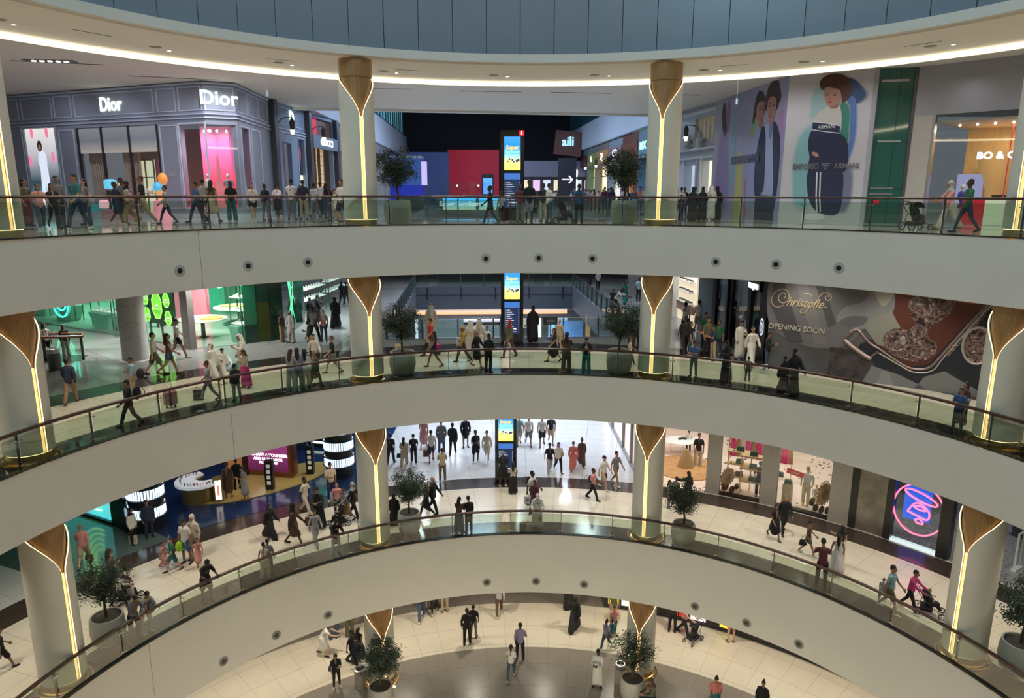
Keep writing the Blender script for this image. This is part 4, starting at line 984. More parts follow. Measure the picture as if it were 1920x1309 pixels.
soft('pr navy', (0.03, 0.07, 0.17), WB, [(2.3, 5.35), (2.85, 5.3), (3.3, 4.9), (3.5, 4.5), (3.2, 4.2), (2.9, 4.2), (2.6, 4.4)], 0.002, 7, 0.25)
soft('pr blue', (0.08, 0.18, 0.42), WB, [(2.75, 4.4), (3.05, 4.4), (3.2, 3.1), (3.1, 2.0), (2.7, 1.0), (2.7, 3.0)], 0.003, 7, 0.3)
soft('pr green', (0.04, 0.2, 0.15), WB, [(2.4, 4.2), (2.8, 4.1), (2.9, 3.1), (2.9, 2.4), (2.5, 2.4)], 0.006, 6, 0.2)
soft('pr grey', (0.16, 0.17, 0.26), WB, [(2.7, 1.2), (3.2, 1.1), (3.25, -0.3), (2.9, -0.8), (2.5, 0.2)], 0.003, 7, 0.3)
pr(INK, cv([(1.24, 1.2), (2.0, 1.3), (2.75, 1.2), (2.9, 0.2), (2.8, -0.85), (2.1, -0.92), (1.6, -0.6), (1.3, 0.1)], 3), 'printed_trousers', 0.012)
pr(INK, cv([(1.25, 3.1), (1.9, 3.15), (2.5, 2.9), (2.9, 2.4), (2.95, 1.15), (2.1, 1.05), (1.25, 1.15), (1.25, 1.8), (1.12, 2.4)], 3), 'printed_jacket', 0.014)
pr(('print cream', (0.5, 0.47, 0.42), 0.5), cv([(1.93, 4.15), (2.33, 4.2), (2.5, 3.8), (2.55, 3.3), (2.48, 2.95), (1.8, 3.1), (1.24, 3.4), (1.42, 3.83), (1.69, 4.05)], 3), 'printed_jacket', 0.018)
pr(INK, [(1.26, 3.45), (1.9, 3.34), (2.5, 3.2), (2.5, 2.9), (1.9, 3.0), (1.24, 3.12)], 'printed_band', 0.022)
pr(('print white', (0.66, 0.66, 0.68), 0.5), [(1.24, 3.12), (1.9, 3.0), (2.5, 2.9), (2.5, 2.86), (1.9, 2.96), (1.24, 3.08)], 'printed_line', 0.024)
pr(('print white', 0, 0), [(1.26, 3.49), (1.9, 3.38), (2.5, 3.24), (2.5, 3.2), (1.9, 3.34), (1.26, 3.45)], 'printed_line', 0.024)
f2.text('ARMANI', MATS['print white'], 1.9, 3.2, 0.24, 0.03, t, sx=0.85)
for s in (1.62, 1.78): pr(('print white', 0, 0), [(s, 1.1), (s + 0.06, 1.1), (s + 0.12, 0.0), (s + 0.22, -0.8), (s + 0.16, -0.8), (s + 0.06, 0.0)], 'printed_stripe', 0.018)
pr(('print skin shade', (0.3, 0.14, 0.11), 0.5), cv([(1.95, 4.3), (2.35, 4.4), (2.3, 4.05), (2.0, 4.05)]), 'printed_neck', 0.021)
pr(SKIN_P, cv([(1.62, 4.9), (2.0, 4.98), (2.38, 4.8), (2.44, 4.44), (2.29, 4.22), (1.95, 4.12), (1.75, 4.35), (1.66, 4.65)]), 'printed_face', 0.025)
pr(('print auburn', (0.085, 0.028, 0.016), 0.5), cv([(1.5, 4.95), (1.42, 5.25), (1.62, 5.5), (2.0, 5.6), (2.45, 5.5), (2.75, 5.2), (2.85, 4.8), (2.7, 4.4), (2.5, 4.25), (2.42, 4.6), (2.32, 4.85), (2.05, 4.95), (1.75, 5.02), (1.62, 4.9)], 3), 'printed_hair', 0.028)
for s, z in ((1.8, 4.65), (2.14, 4.62)): pr(INK2, ell(s, z, 0.07, 0.03, 10), 'printed_eye', 0.03); pr(INK2, ell(s, z + 0.09, 0.09, 0.014, 10), 'printed_brow', 0.03)
pr(('print nose', 0, 0), ell(1.92, 4.48, 0.04, 0.07, 10), 'printed_nose', 0.03)
pr(('print lips', 0, 0), ell(1.95, 4.33, 0.1, 0.03, 10), 'printed_mouth', 0.03)
pr(SKIN_P, cv([(1.33, 2.05), (1.59, 2.0), (1.65, 1.82), (1.43, 1.87)]), 'printed_hand', 0.02)
pr(('print white', 0, 0), cv([(1.2, -1.05), (1.54, -0.88), (2.1, -0.9), (2.1, -1.15), (1.5, -1.22)]), 'printed_shoe', 0.014)
ST = mat('brushed steel letters', (0.2, 0.19, 0.21), 0.4, 0.3)
f2.text('EMPORIO', ST, 1.1, 1.36, 0.38, 0.03, t, sx=0.74, bold=0.006); f2.text('ARMANI', ST, 2.95, 1.36, 0.38, 0.03, t, sx=0.78, bold=0.006)
for k in range(4): pr(ST, [(1.78 + 0.05 * k, 1.52 - 0.08 * k), (2.25 - 0.05 * k, 1.52 - 0.08 * k), (2.2 - 0.05 * k, 1.47 - 0.08 * k), (1.83 + 0.05 * k, 1.47 - 0.08 * k)], 'eagle_emblem', 0.02)

fg = Front((16.9, 34.5), (18.35, 34.2)); fb = Front((18.4, 34.2), (21.0, 31.4))
t = thing('green_glass_wall', 'tall sea green glass wall with seams beside the boy hoarding', 'glass wall')
fg.box(MB(), -0.1, 1.5, ZA, ZU, -0.3, -0.2).build('backing', mat('sea green', (0.035, 0.15, 0.12), 0.4), t)
fg.box(MB(), -0.1, 1.5, ZA, ZU, -0.05, 0).build('glass_pane', mat('sea green glass', (0.03, 0.13, 0.10), 0.05, coat=0.5), t)
m = MB(); fg.box(m, 0.9, 0.92, ZA, ZU, 0, 0.01)
for z in (2.4, 0.3): fg.box(m, -0.1, 1.5, z, z + 0.02, 0, 0.01)
m.build('seam', mat('seam', (0.01, 0.05, 0.04), 0.5), t)
m = MB(); fg.box(m, 0.2, 1.2, 2.42, 2.5, 0.005, 0.02); fg.box(m, 0.1, 1.3, 5.1, 5.2, 0.005, 0.02); fg.box(m, 0.1, 1.1, 0.28, 0.36, 0.005, 0.02); fg.box(m, 0.1, 1.1, 0.02, 0.1, 0.005, 0.02)
m.build('steel_rail', CHROME, t)
fg.box(MB(), 0.25, 0.55, -0.42, -0.22, 0.005, 0.03).build('red_notice', emat('red notice', (0.4, 0.01, 0.02), 0.6), t)
x = MB(); fg.box(x, 1.48, 1.56, ZA, ZU, -0.3, 0.06); fb.box(x, -0.02, 0.12, ZA, ZU, -0.2, 0.05); x.build('post', mat('grey post', (0.13, 0.13, 0.14), 0.35, 0.5), t)
t = thing('steel_clad_shop', 'steel clad shop with wooden interior and red counter at the right of the top level', 'shop front')
fb.box(MB(), 0.12, 4.6, 3.55, ZU, -0.3, 0).build('steel_fascia', mat('brushed steel cladding', (0.42, 0.42, 0.46), 0.32, 0.7), t)
fb.box(MB(), 0.12, 0.95, ZA, 3.55, -0.3, 0).build('stone_pier', mat('cream stone', (0.5, 0.46, 0.4), 0.5, noise=0.05), t)
fb.box(MB(), 0.95, 1.05, ZA, 3.55, -0.3, 0.02).build('steel_post', CHROME, t)
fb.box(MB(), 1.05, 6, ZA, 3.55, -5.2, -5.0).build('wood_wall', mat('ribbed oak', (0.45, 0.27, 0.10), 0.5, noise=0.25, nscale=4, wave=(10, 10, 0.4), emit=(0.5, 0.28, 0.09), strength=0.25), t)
fb.box(MB(), 1.05, 6, 3.2, 3.3, -5, -0.3).build('shop_ceiling', mat('cream ceiling', (0.6, 0.5, 0.4), 0.6), t)
fb.box(MB(), 1.05, 6, ZA - 0.01, ZA + 0.01, -5, -0.1).build('shop_floor', mat('shop floor grey', (0.3, 0.3, 0.3), 0.1), t)
fb.box(MB(), 1.3, 2.4, -1.0, 1.0, -3.4, -3.3).build('lilac_screen', emat('lilac screen', (0.35, 0.35, 0.6), 0.7), t)
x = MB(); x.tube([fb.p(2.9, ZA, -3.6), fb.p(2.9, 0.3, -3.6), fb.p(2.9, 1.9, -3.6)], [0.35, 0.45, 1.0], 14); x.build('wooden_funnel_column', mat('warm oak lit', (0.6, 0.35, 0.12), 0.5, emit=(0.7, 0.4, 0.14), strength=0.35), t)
x = MB()
for s in (3.6, 4.1, 4.6): fb.box(x, s, s + 0.03, ZA, 3.2, -2.0, -1.9)
x.build('red_line', emat('red line', (0.6, 0.02, 0.03), 0.7), t)
fb.text('BO & OVE', emat('mirror white', (0.9, 0.97, 1), 1.7), 3.5, 1.75, 0.42, -1.5, t, bold=0.015, sx=1.1)
x = MB(); fb.box(x, 3.0, 4.8, 0.0, 0.03, -2.6, -2.57)
for k in range(14): fb.box(x, 3.05 + k * 0.12, 3.09 + k * 0.12, -0.9, 0.0, -2.75, -2.4)
x.build('clothes_rail', mat('mixed garments', (0.06, 0.06, 0.07), 0.8), t)
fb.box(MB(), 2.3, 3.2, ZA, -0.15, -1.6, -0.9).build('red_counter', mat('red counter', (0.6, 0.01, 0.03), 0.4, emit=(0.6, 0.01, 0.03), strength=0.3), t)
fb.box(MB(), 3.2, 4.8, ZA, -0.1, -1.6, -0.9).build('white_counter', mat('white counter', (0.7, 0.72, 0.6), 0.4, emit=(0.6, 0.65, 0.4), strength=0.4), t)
fb.box(MB(), 1.05, 4.6, ZA, 3.55, -0.06, -0.04).build('shop_glass', CLEAR, t)
x = MB()
for k in range(5): x.ball(fb.p(1.6 + 0.7 * k, 3.15, -1.6), 0.05, 8)
x.build('ceiling_spots', emat('window spots', (1, 0.9, 0.8), 8), t)
lamp('AREA', fb.p(3, 3.1, -2.5), 160, (1, 0.85, 0.65), 2.0, aim=fb.p(3, -1, -2.5))
mannequin(fb.p(2.1, ZA, -1.4), 0.5, (0.05, 0.08, 0.5), (0.7, 0.7, 0.7), 'mannequin in blue sports top inside the steel clad shop')
# ================================================================ SECOND GALLERY (upper middle), LEFT: the green sneaker shop
GRN = mat('shop green', (0.03, 0.16, 0.09), 0.35); GRND = mat('deep green lacquer', (0.006, 0.05, 0.03), 0.12, coat=0.6)
SHOPF = mat('sage floor', (0.24, 0.34, 0.27), 0.2)
ga, gb = (-30.5, 44.5), (-16.8, 36.3)
fgN = Front(ga, gb)
o = MB().prism([(-31, 44.9), (-16.7, 36.4), (-13.4, 38.2), (-14.3, 50.5), (-34, 58), (-38, 52)], ZB + 0.004, ZB + 0.02).build('floor_green_shop', SHOPF); struct(o)
struct(MB().prism([(-13.2, 38.6), (-9.5, 37.2), (-8.3, 60), (-14.2, 60)], ZB + 0.004, ZB + 0.012).build('floor_strip', mat('pale glossy strip', (0.42, 0.43, 0.43), 0.08)))
t = thing('shop_back_walls', 'green and rose back walls of the glowing green sneaker shop', 'wall')
MB().box((-27, 53, ZB + 2.2), (18, 0.4, 4.4), R_(-25)).build('green_wall', mat('glowing green wall', (0.03, 0.2, 0.1), 0.5, emit=(0.03, 0.4, 0.2), strength=0.8), t)  # emission in these back walls stands in for brighter shop lighting
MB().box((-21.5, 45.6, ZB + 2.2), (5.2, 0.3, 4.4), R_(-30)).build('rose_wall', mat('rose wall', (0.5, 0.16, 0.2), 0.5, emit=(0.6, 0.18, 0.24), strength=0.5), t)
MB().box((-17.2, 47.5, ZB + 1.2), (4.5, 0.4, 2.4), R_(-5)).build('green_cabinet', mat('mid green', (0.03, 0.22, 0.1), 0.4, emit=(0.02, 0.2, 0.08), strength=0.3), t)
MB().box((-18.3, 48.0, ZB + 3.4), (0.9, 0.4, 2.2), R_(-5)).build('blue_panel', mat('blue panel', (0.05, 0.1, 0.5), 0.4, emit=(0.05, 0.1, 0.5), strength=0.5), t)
for (x, y, e, c) in ((-26, 47, 260, (0.5, 1, 0.75)), (-20, 42, 220, (0.95, 1, 0.9)), (-16.5, 44, 200, (0.95, 1, 0.9)), (-31, 50, 200, (0.5, 1, 0.75)), (-15.5, 36.2, 150, (1, 0.97, 0.92)), (-20.5, 37.0, 120, (1, 0.97, 0.92)), (-12, 44, 120, (0.9, 1, 1)), (-24, 36, 120, (1, 0.97, 0.92))):
    lamp('SPOT', (x, y, SA + 0.3), e * 9, c, 0.15, aim=(x, y, ZB), spot=130, blend=0.8)
t = thing('shop_window', 'long sheet of shop window glass with a grey post before the green shop', 'shop front')
fgN.box(MB(), 0, 16, ZB, SA, -0.03, 0.0).build('window_glass', CLEAR, t)
fgN.box(MB(), 15.5, 16.1, ZB, SA, -0.2, 0.15).build('grey_post', mat('taupe post', (0.2, 0.18, 0.17), 0.5), t)
fgN.box(MB(), 0, 15.5, ZB, ZB + 0.07, -0.08, 0.05).build('sill', CHROME, t)
# green lacquered block at the corner
t = thing('green_lacquer_block', 'tall dark green lacquered block at the corner of the green shop', 'pillar')
MB().prism([(-14.45, 37.6), (-12.75, 38.9), (-13.2, 44.5), (-15.4, 43.0)], ZB, SA + 0.4).build('body', GRND, t)
x = MB(); f_ = Front((-14.45, 37.6), (-12.75, 38.9))
for s in (0.7, 1.4): f_.box(x, s, s + 0.03, ZB, SA, 0, 0.01)
x.build('seam', BLACK, t)
f_.box(MB(), 0.02, 0.68, ZB + 1.0, SA, 0.002, 0.012).build('bright_panel', mat('emerald panel', (0.01, 0.16, 0.08), 0.15, coat=0.4), t)
f_.box(MB(), 0.72, 1.38, ZB + 0.1, ZB + 2.2, 0.002, 0.012).build('olive_panel', mat('olive panel', (0.05, 0.07, 0.01), 0.2), t)
# display niche of octagonal green dishes
t = thing('octagon_display', 'dark stand holding five glowing lime octagonal dishes in the green shop', 'display', (-19.95, 39.4, ZB), R_(-31))
MB().box((0, 0.15, 1.75), (2.6, 0.12, 2.0)).box((-1.1, 0.15, 0.4), (0.08, 0.08, 0.8)).box((1.1, 0.15, 0.4), (0.08, 0.08, 0.8)).box((0, 0.15, 0.4), (0.08, 0.08, 0.8)).build('board', mat('dark green board', (0.01, 0.05, 0.03), 0.4), t)
LIME = mat('lime dish', (0.2, 0.6, 0.05), 0.4, emit=(0.25, 0.8, 0.08), strength=0.55); LIMEE = emat('lime edge', (0.45, 1.0, 0.2), 1.3)
for (x, z, rx, rz) in ((-1.0, 2.25, 0.28, 0.45), (-0.95, 1.25, 0.28, 0.42), (0.05, 1.85, 0.46, 0.8), (0.95, 2.2, 0.28, 0.42), (1.0, 1.2, 0.28, 0.42)):
    d = MB().add([(x, 0.05, z)] + [(x + rx * cos(R_(22.5 + 45 * k)), -0.06, z + rz * sin(R_(22.5 + 45 * k))) for k in range(8)], [(0, 1 + k, 1 + (k + 1) % 8) for k in range(8)]).build('dish', LIME, t)
    MB().tube([(x + rx * cos(R_(22.5 + 45 * k)), -0.08, z + rz * sin(R_(22.5 + 45 * k))) for k in range(8)], 0.03, 5, closed=True).build('dish_rim', LIMEE, d)
    MB().box((x, -0.1, z - rz * 0.25), (rx * 1.5, 0.2, 0.03)).build('dish_shelf', LIMEE, d)
    MB().ball((x + 0.08, -0.12, z - rz * 0.05), 0.11, 8).build('ornament', mat('white ornament', (0.8, 0.8, 0.75), 0.5), d)
# round display tables
def round_table(loc, r, h, label, tops):
    t = thing('round_table', label, 'table', loc, 0, 'round display tables')
    MB().lathe([(r, h), (r, h + 0.05)], n=32).build('table_top', mat('pale green top', (0.5, 0.62, 0.5), 0.3), t)
    MB().lathe([(0.35, 0), (0.12, 0.1), (0.1, h)], n=16).build('leg', mat('grey green leg', (0.14, 0.2, 0.16), 0.5), t)
    for (x, y, rr, c) in tops: MB().lathe([(rr, h + 0.05), (rr, h + 0.11), (rr * 0.7, h + 0.15)], (x, y, 0), 16).build('tray', mat('tray %s' % (c,), c, 0.4, emit=c, strength=0.25), t)
    return t
round_table((-17.5, 39.4, ZB), 1.35, 1.05, 'round table with yellow and pale blue trays nearest the glass in the green shop', ((0.5, 0, 0.6, (0.75, 0.5, 0.12)), (-0.5, 0.1, 0.5, (0.5, 0.65, 0.75))))
round_table((-17.0, 43.8, ZB), 1.6, 1.05, 'round table with lime trays behind the other table in the green shop', ((-0.8, 0, 0.42, (0.35, 0.55, 0.08)), (0, 0, 0.42, (0.5, 0.6, 0.08)), (0.85, 0.1, 0.4, (0.2, 0.5, 0.15))))
for i, (x, z) in enumerate(((-18.4, ZB + 2.6), (-17.0, ZB + 2.75))):
    t = thing('ring_mirror', 'white lit ring mirror over the round tables, %s of two' % ('left', 'right')[i], 'mirror', (x, 44.2, z), 0, 'ring mirrors')
    MB().tube([(0.36 * cos(R_(a)), 0, 0.36 * sin(R_(a))) for a in range(0, 360, 15)], 0.045, 6, closed=True).build('ring_light', emat('ring white', (0.75, 0.85, 1.0), 2.2), t)
    MB().lathe([(0.33, 0), (0.33, 0.01)], n=20).build('mirror_glass', mat('mirror', (0.4, 0.42, 0.4), 0.05, 1.0), t).matrix_basis = Matrix.Rotation(pi / 2, 4, 'X')
    MB().cyl((0, 0.1, -0.36), (0, 0.1, -1.6 if i == 0 else -1.7), 0.02).build('stem', CHROME, t)
for i, (x, y) in enumerate(((-16.1, 43.2), (-15.6, 44.6))):
    t = thing('bar_stool', 'thin wire stool beside the lime tray table, %s one' % ('left', 'right')[i], 'stool', (x, y, ZB), 0, 'wire stools')
    MB().box((0, 0, 0.8), (0.4, 0.4, 0.04)).build('seat', DARK, t)
    for sx in (-1, 1):
        for sy in (-1, 1): MB().cyl((0.17 * sx, 0.17 * sy, 0.8), (0.2 * sx, 0.2 * sy, 0), 0.015, n=5).build('leg', DARK, t)
# shelving racks with sneakers
def rack(loc, rz, w, label, base=True, n=4, col=(0.55, 0.7, 0.6), rnd=random.Random(5)):
    t = thing('sneaker_rack', label, 'shelf', loc, rz, 'sneaker racks of the green shop')
    fm = mat('rack green', (0.05, 0.14, 0.1), 0.4)
    for x in (-w / 2, w / 2):
        for y in (-0.25, 0.25): MB().box((x, y, 1.9), (0.05, 0.05, 3.8)).build('upright', fm, t)
    for k in range(n):
        z = 1.05 + k * 0.72
        sh = MB().box((0, 0, z), (w, 0.55, 0.04)).build('shelf', mat('lit shelf', col, 0.4, emit=col, strength=0.45), t)
        m = MB()
        q = int(w / 0.42)
        for i in range(q):
            x = -w / 2 + (i + 0.5) * w / q
            m.tube([(x, -0.15, z + 0.06), (x, 0.02, z + 0.07), (x, 0.13, z + 0.1), (x, 0.15, z + 0.19)], [0.045, 0.055, 0.06, 0.05], 6)
        c = rnd.choice([(0.75, 0.78, 0.72), (0.6, 0.7, 0.6), (0.5, 0.6, 0.55)])
        m.build('sneakers', mat('shoe %s' % (c,), c, 0.6, emit=c, strength=0.12), sh)
    if base:
        b = MB().box((0, -0.05, 0.48), (w * 0.62, 0.6, 0.95), 0, 0, 0, 1.5); b.build('plinth', mat('sage plinth', (0.12, 0.3, 0.2), 0.4, emit=(0.05, 0.2, 0.12), strength=0.4), t)
    return t
rack((-24.6, 42.3, ZB), R_(-31), 2.2, 'green sneaker rack just right of the cyan neon face', n=4)
rack((-22.4, 40.9, ZB), R_(-31), 2.2, 'green sneaker rack directly left of the grey chevron column', n=4)
rack((-28.6, 45.2, ZB), R_(-31), 2.2, 'green sneaker rack left of the cyan neon face', n=4)
rack((-31.5, 47.2, ZB), R_(-31), 2.2, 'green sneaker rack at the far left behind the red box sign', n=4)
rack((-13.7, 47.6, ZB), R_(82), 4.2, 'sneaker rack seen end on beyond the green lacquered block', n=5, base=False)
rack((-13.3, 53.0, ZB), R_(84), 4.2, 'farthest sneaker rack along the left of the corridor', n=5, base=False)
rack((-14.9, 38.2, ZB), R_(-31), 0.9, 'narrow sneaker rack against the left side of the green lacquered block', n=4)
def neon(label, m, org, u, w, loops, rad=0.035, cat='neon sign', parent=None, name='neon_sign'):
    org, u, w = Vector(org), Vector(u).normalized(), Vector(w).normalized()
    t = thing(name, label, cat)
    for pts, closed in loops:
        MB().tube(smoothpath([org + u * a + w * b for a, b in pts], 4, closed), rad, 6, closed=closed).build('neon_tube', m, t)
    return t
NCY = emat('neon cyan', (0.05, 1.0, 0.75), 3.0)
zu = (0, 0, 1)
neon('cyan neon drawing of a round face in the window of the green shop', NCY, fgN.p(3.5, ZB + 1.85, 0.06), fgN.u, zu,
     [([(1.0 * cos(R_(a)), 1.25 * sin(R_(a))) for a in range(0, 360, 40)], True), ([(0.72 * cos(R_(a)) + 0.05, 0.95 * sin(R_(a)) + 0.1) for a in range(0, 360, 45)], True),
      ([(-0.55, 0.7), (-0.3, 0.1), (-0.5, -0.2), (-0.1, -0.4), (0.2, -0.2)], False), ([(0.1, 0.9), (0.3, 0.4), (0.2, 0.0), (0.42, 0.5), (0.5, 0.9)], False), ([(1.25, 1.2), (1.25, -0.3)], False)])
neon('green neon web of lines beside the green lacquered block', emat('neon green', (0.1, 1.0, 0.3), 2.6), (-12.95, 41.2, ZB + 2.4), (-0.1, 1, 0), zu,
     [([(-0.6, -2.0), (0.1, -0.5), (0.5, 1.6)], False), ([(-0.2, -2.0), (-0.3, 0.3), (0.3, 1.8)], False), ([(-0.9, -1.4), (0.2, -0.2), (0.9, -1.2)], False), ([(-0.6, 0.6), (0.4, 0.2), (0.9, 1.5)], False), ([(-1.0, 1.3), (-0.2, -0.6), (0.6, -1.9)], False)], 0.03)
t = thing('lit_hood', 'pale green glowing box hood above the end of the green lacquered block', 'light fitting')
MB().box((-13.2, 40.0, SA - 0.5), (0.9, 1.4, 1.1), R_(40)).build('hood', emat('pale green box', (0.45, 0.8, 0.5), 0.8), t)
t = thing('magenta_light_column', 'upright magenta light strip beside the last racks of the green shop', 'light')
MB().box((-13.0, 57.5, ZB + 2.2), (0.35, 0.25, 4.4)).build('light_strip', emat('magenta', (1.0, 0.04, 0.6), 2.0), t)
# column with chevrons
t = thing('chevron_column', 'plain grey round column with thin chevron lines in front of the green shop', 'column', (-18.5, 33.9, ZB))
MB().lathe([(0.66, 0), (0.6, 0.04), (0.6, 5.1)], n=36).build('shaft', mat('grey column', (0.6, 0.59, 0.58), 0.45), t)
m = MB(); base = atan2(-33.9, 18.5)
for z, up in ((1.9, -1), (1.25, -1), (2.7, 1), (3.3, 1), (3.9, 1)):
    for s in (-1, 1):
        m.tube([(0.603 * cos(base + s * a), 0.603 * sin(base + s * a), z + up * (0.22 * a / 0.6 - 0.1)) for a in (0.08, 0.3, 0.55)], 0.009, 4)
m.build('chevron_line', mat('groove', (0.08, 0.08, 0.08), 0.5), t)
# escalator rails by the left edge, red box sign, bin
t = thing('escalator_balustrade', 'wooden topped glass balustrade ends by the far left column on the second level', 'balustrade')
MB().tube([(-26.6, 33.2, ZB + 1.15), (-21.0, 33.9, ZB + 1.15)], 0.06).tube([(-26.6, 34.6, ZB + 1.15), (-21.4, 34.6, ZB + 1.15), (-21.0, 33.9, ZB + 1.15)], 0.06).build('handrail', mat('orange walnut', (0.3, 0.11, 0.05), 0.35), t)
MB().prism([(-26.6, 33.18), (-21.0, 33.88), (-21.0, 33.9), (-26.6, 33.2)], ZB, ZB + 1.1).build('glass_pane', GLASS, t)
MB().box((-21.05, 33.85, ZB + 0.55), (0.08, 0.08, 1.1)).box((-23.0, 33.65, ZB + 0.55), (0.08, 0.08, 1.1)).build('post', STEEL, t)
struct(MB().prism([(-30, 31.5), (-21.0, 33.6), (-21.4, 34.8), (-30, 36)], ZB + 0.004, ZB + 0.014).build('floor_dark_patch', mat('brown stone', (0.08, 0.045, 0.035), 0.25)))
t = thing('red_box_sign', 'small dark red box sign hanging at the far left of the second level', 'sign', (-23.6, 36.0, ZB + 3.55), R_(10))
MB().box((0, 0, 0), (0.85, 0.15, 0.5)).build('board', mat('dark red board', (0.16, 0.01, 0.01), 0.5), t)
MB().box((-0.2, -0.09, 0.12), (0.16, 0.02, 0.1)).build('white_mark', mat('white mark', (0.6, 0.6, 0.6), 0.5), t)
MB().cyl((0, 0, 0.25), (0, 0, 1.3), 0.015).build('hanger', STEEL, t)
def litter_bin(loc, label, col=(0.35, 0.34, 0.31)):
    t = thing('litter_bin', label, 'bin', loc, 0, 'litter bins')
    MB().lathe([(0.26, 0.0), (0.27, 0.02), (0.27, 0.78)], n=24).build('body', mat('bin body %s' % (col,), col, 0.35, 0.3), t)
    MB().lathe([(0.28, 0.78), (0.29, 0.80), (0.29, 0.98), (0.25, 1.0), (0.18, 0.99), (0.16, 0.9)], n=24, caps=False).build('rim', CHROME, t)
    MB().lathe([(0.17, 0.89), (0.17, 0.9)], n=20).build('opening', BLACK, t)
    return t
litter_bin((-21.2, 31.9, ZB), 'grey litter bin by the end of the wooden escalator rail', (0.12, 0.12, 0.12))
litter_bin(P(17.0, -27.0, ZC), 'litter bin directly left of the left-of-centre column on the third level', (0.3, 0.28, 0.25))

# ================================================================ SECOND GALLERY: the corridor opening and what is below it
u0, u1, v0, v1 = VOID['B']
for (a, b, nm) in ((K(u0, v0), K(u1, v0), 'near'), (K(u0, v0), K(u0, v1), 'left'), (K(u1, v0), K(u1, v1), 'right'), (K(u0, v1), K(u1, v1), 'far')):
    void_rail(ZB, a, b, 'straight glass railing on the %s side of the second level opening' % nm, 1.8)
def KF(v, u0_, u1_): return Front(K(u0_, v)[:2], K(u1_, v)[:2])
fd = KF(v1 - 0.1, -9, 9)
t = thing('bridge_edge', 'dark grey edge of the far bridge with a warm cove light under it', 'bridge')
fd.box(MB(), 1.5, 17, ZB - 1.95, ZB - 0.02, 0, 0.12).build('edge_panel', mat('blue grey metal panel', (0.10, 0.115, 0.14), 0.4), t)
m = MB(); fd.box(m, 1.5, 17, ZB - 0.75, ZB - 0.7, 0.12, 0.14)
for k in range(5): fd.box(m, 3 + 3 * k, 3.12 + 3 * k, ZB - 1.1, ZB - 0.05, 0.12, 0.2)
m.build('panel_joint', mat('dark joint', (0.02, 0.02, 0.03), 0.5), t)
fd.box(MB(), 2.0, 15.6, ZB - 2.05, ZB - 1.97, -0.6, 0.05).build('cove_tray', WHITE, t)
fd.box(MB(), 2.0, 15.6, ZB - 2.6, ZB - 2.05, -0.9, -0.8).build('cove_light', grad_mat('warm cove', [(1.0, 0.5, 0.2), (0.75, 0.55, 0.4), (0.5, 0.45, 0.42)], ZB - 2.6, ZB - 2.05, 0.9), t)
fc2 = KF(v1 + 1.5, -9, 9)
t = thing('lower_shop_front', 'row of lit shop windows on the lower level seen through the corridor opening', 'shop front')
fc2.wall(0, 18, ZC, ZB - 2.6, [(0.5, 1.8, ZC, ZB - 3.1), (2.4, 9.6, ZC, ZB - 3.1), (10.0, 13.4, ZC, ZB - 3.1), (14.0, 15.8, ZC, ZB - 3.1)], -0.3, 0).build('wall', mat('mid grey wall', (0.22, 0.24, 0.27), 0.5), t)
fc2.box(MB(), 2.4, 9.6, ZC, ZB - 3.1, -2.5, -2.4).build('shop_interior', mat('cool interior', (0.22, 0.28, 0.34), 0.4, emit=(0.2, 0.27, 0.34), strength=0.5), t)
fc2.box(MB(), 10.0, 13.4, ZC, ZB - 3.1, -1.5, -1.4).build('shop_interior', emat('white interior', (0.7, 0.7, 0.68), 0.8), t)
fc2.box(MB(), 14.0, 15.8, ZC, ZB - 3.1, -0.5, -0.4).build('shop_interior', emat('sky blue panel', (0.35, 0.6, 0.95), 0.9), t)
fc2.box(MB(), 6.2, 9.6, ZB - 3.7, ZB - 3.45, -1.6, -1.5).build('shelf_light', emat('lilac shelf light', (0.8, 0.7, 0.95), 1.4), t)
fc2.box(MB(), 6.2, 9.6, ZB - 4.0, ZB - 3.75, -1.6, -1.5).build('shelf_of_goods', DARK, t)
fc2.box(MB(), 13.1, 13.3, ZC, ZB - 3.1, -0.2, 0.1).build('door_light', emat('door white', (1, 1, 1), 1.6), t)
fc2.box(MB(), 1.8, 2.05, ZC, ZB - 3.1, -0.2, 0.05).build('door_light', emat('door blue white', (0.6, 0.75, 1), 1.2), t)
rnd = random.Random(8)
for k in range(9):
    s = 10.3 + 0.33 * k; z = ZC + 1.2 + rnd.random()
    m = MB(); m.ball(fc2.p(s, z + 2.3, -1.2), 0.1, 8); m.tube([fc2.p(s, z + 2.1, -1.2), fc2.p(s, z + 1.3, -1.2), fc2.p(s, z + 0.5, -1.2)], [0.17, 0.2, 0.14], 8)
    tag(m.build('mannequin', (DARK, mat('grey cloth', (0.25, 0.25, 0.27), 0.8))[k % 2]), 'small dressed figure in the white shop window seen through the corridor opening', 'mannequin', 'figures in the white lower shop window')
t = thing('easel_sign', 'dark notice board with white lines behind the glass right of the pillar', 'sign', (2.15, 39.1, ZB))
MB().box((0, 0, 1.05), (0.8, 0.05, 0.42)).build('board', mat('dark slate', (0.04, 0.05, 0.055), 0.5), t)
m = MB()
for k in range(4): m.box((0.03, -0.03, 1.17 - 0.08 * k), (0.5 - 0.06 * (k % 2), 0.01, 0.018))
m.build('lettering_lines', mat('pale line', (0.5, 0.5, 0.5), 0.5), t)
MB().box((0.0, 0, 0.42), (0.04, 0.04, 0.84)).box((0, 0, 0.01), (0.4, 0.3, 0.02)).build('leg', STEEL, t)
t = thing('brass_slide_rail', 'golden upright and slanting blue pane under the right of the corridor opening', 'glass panel')
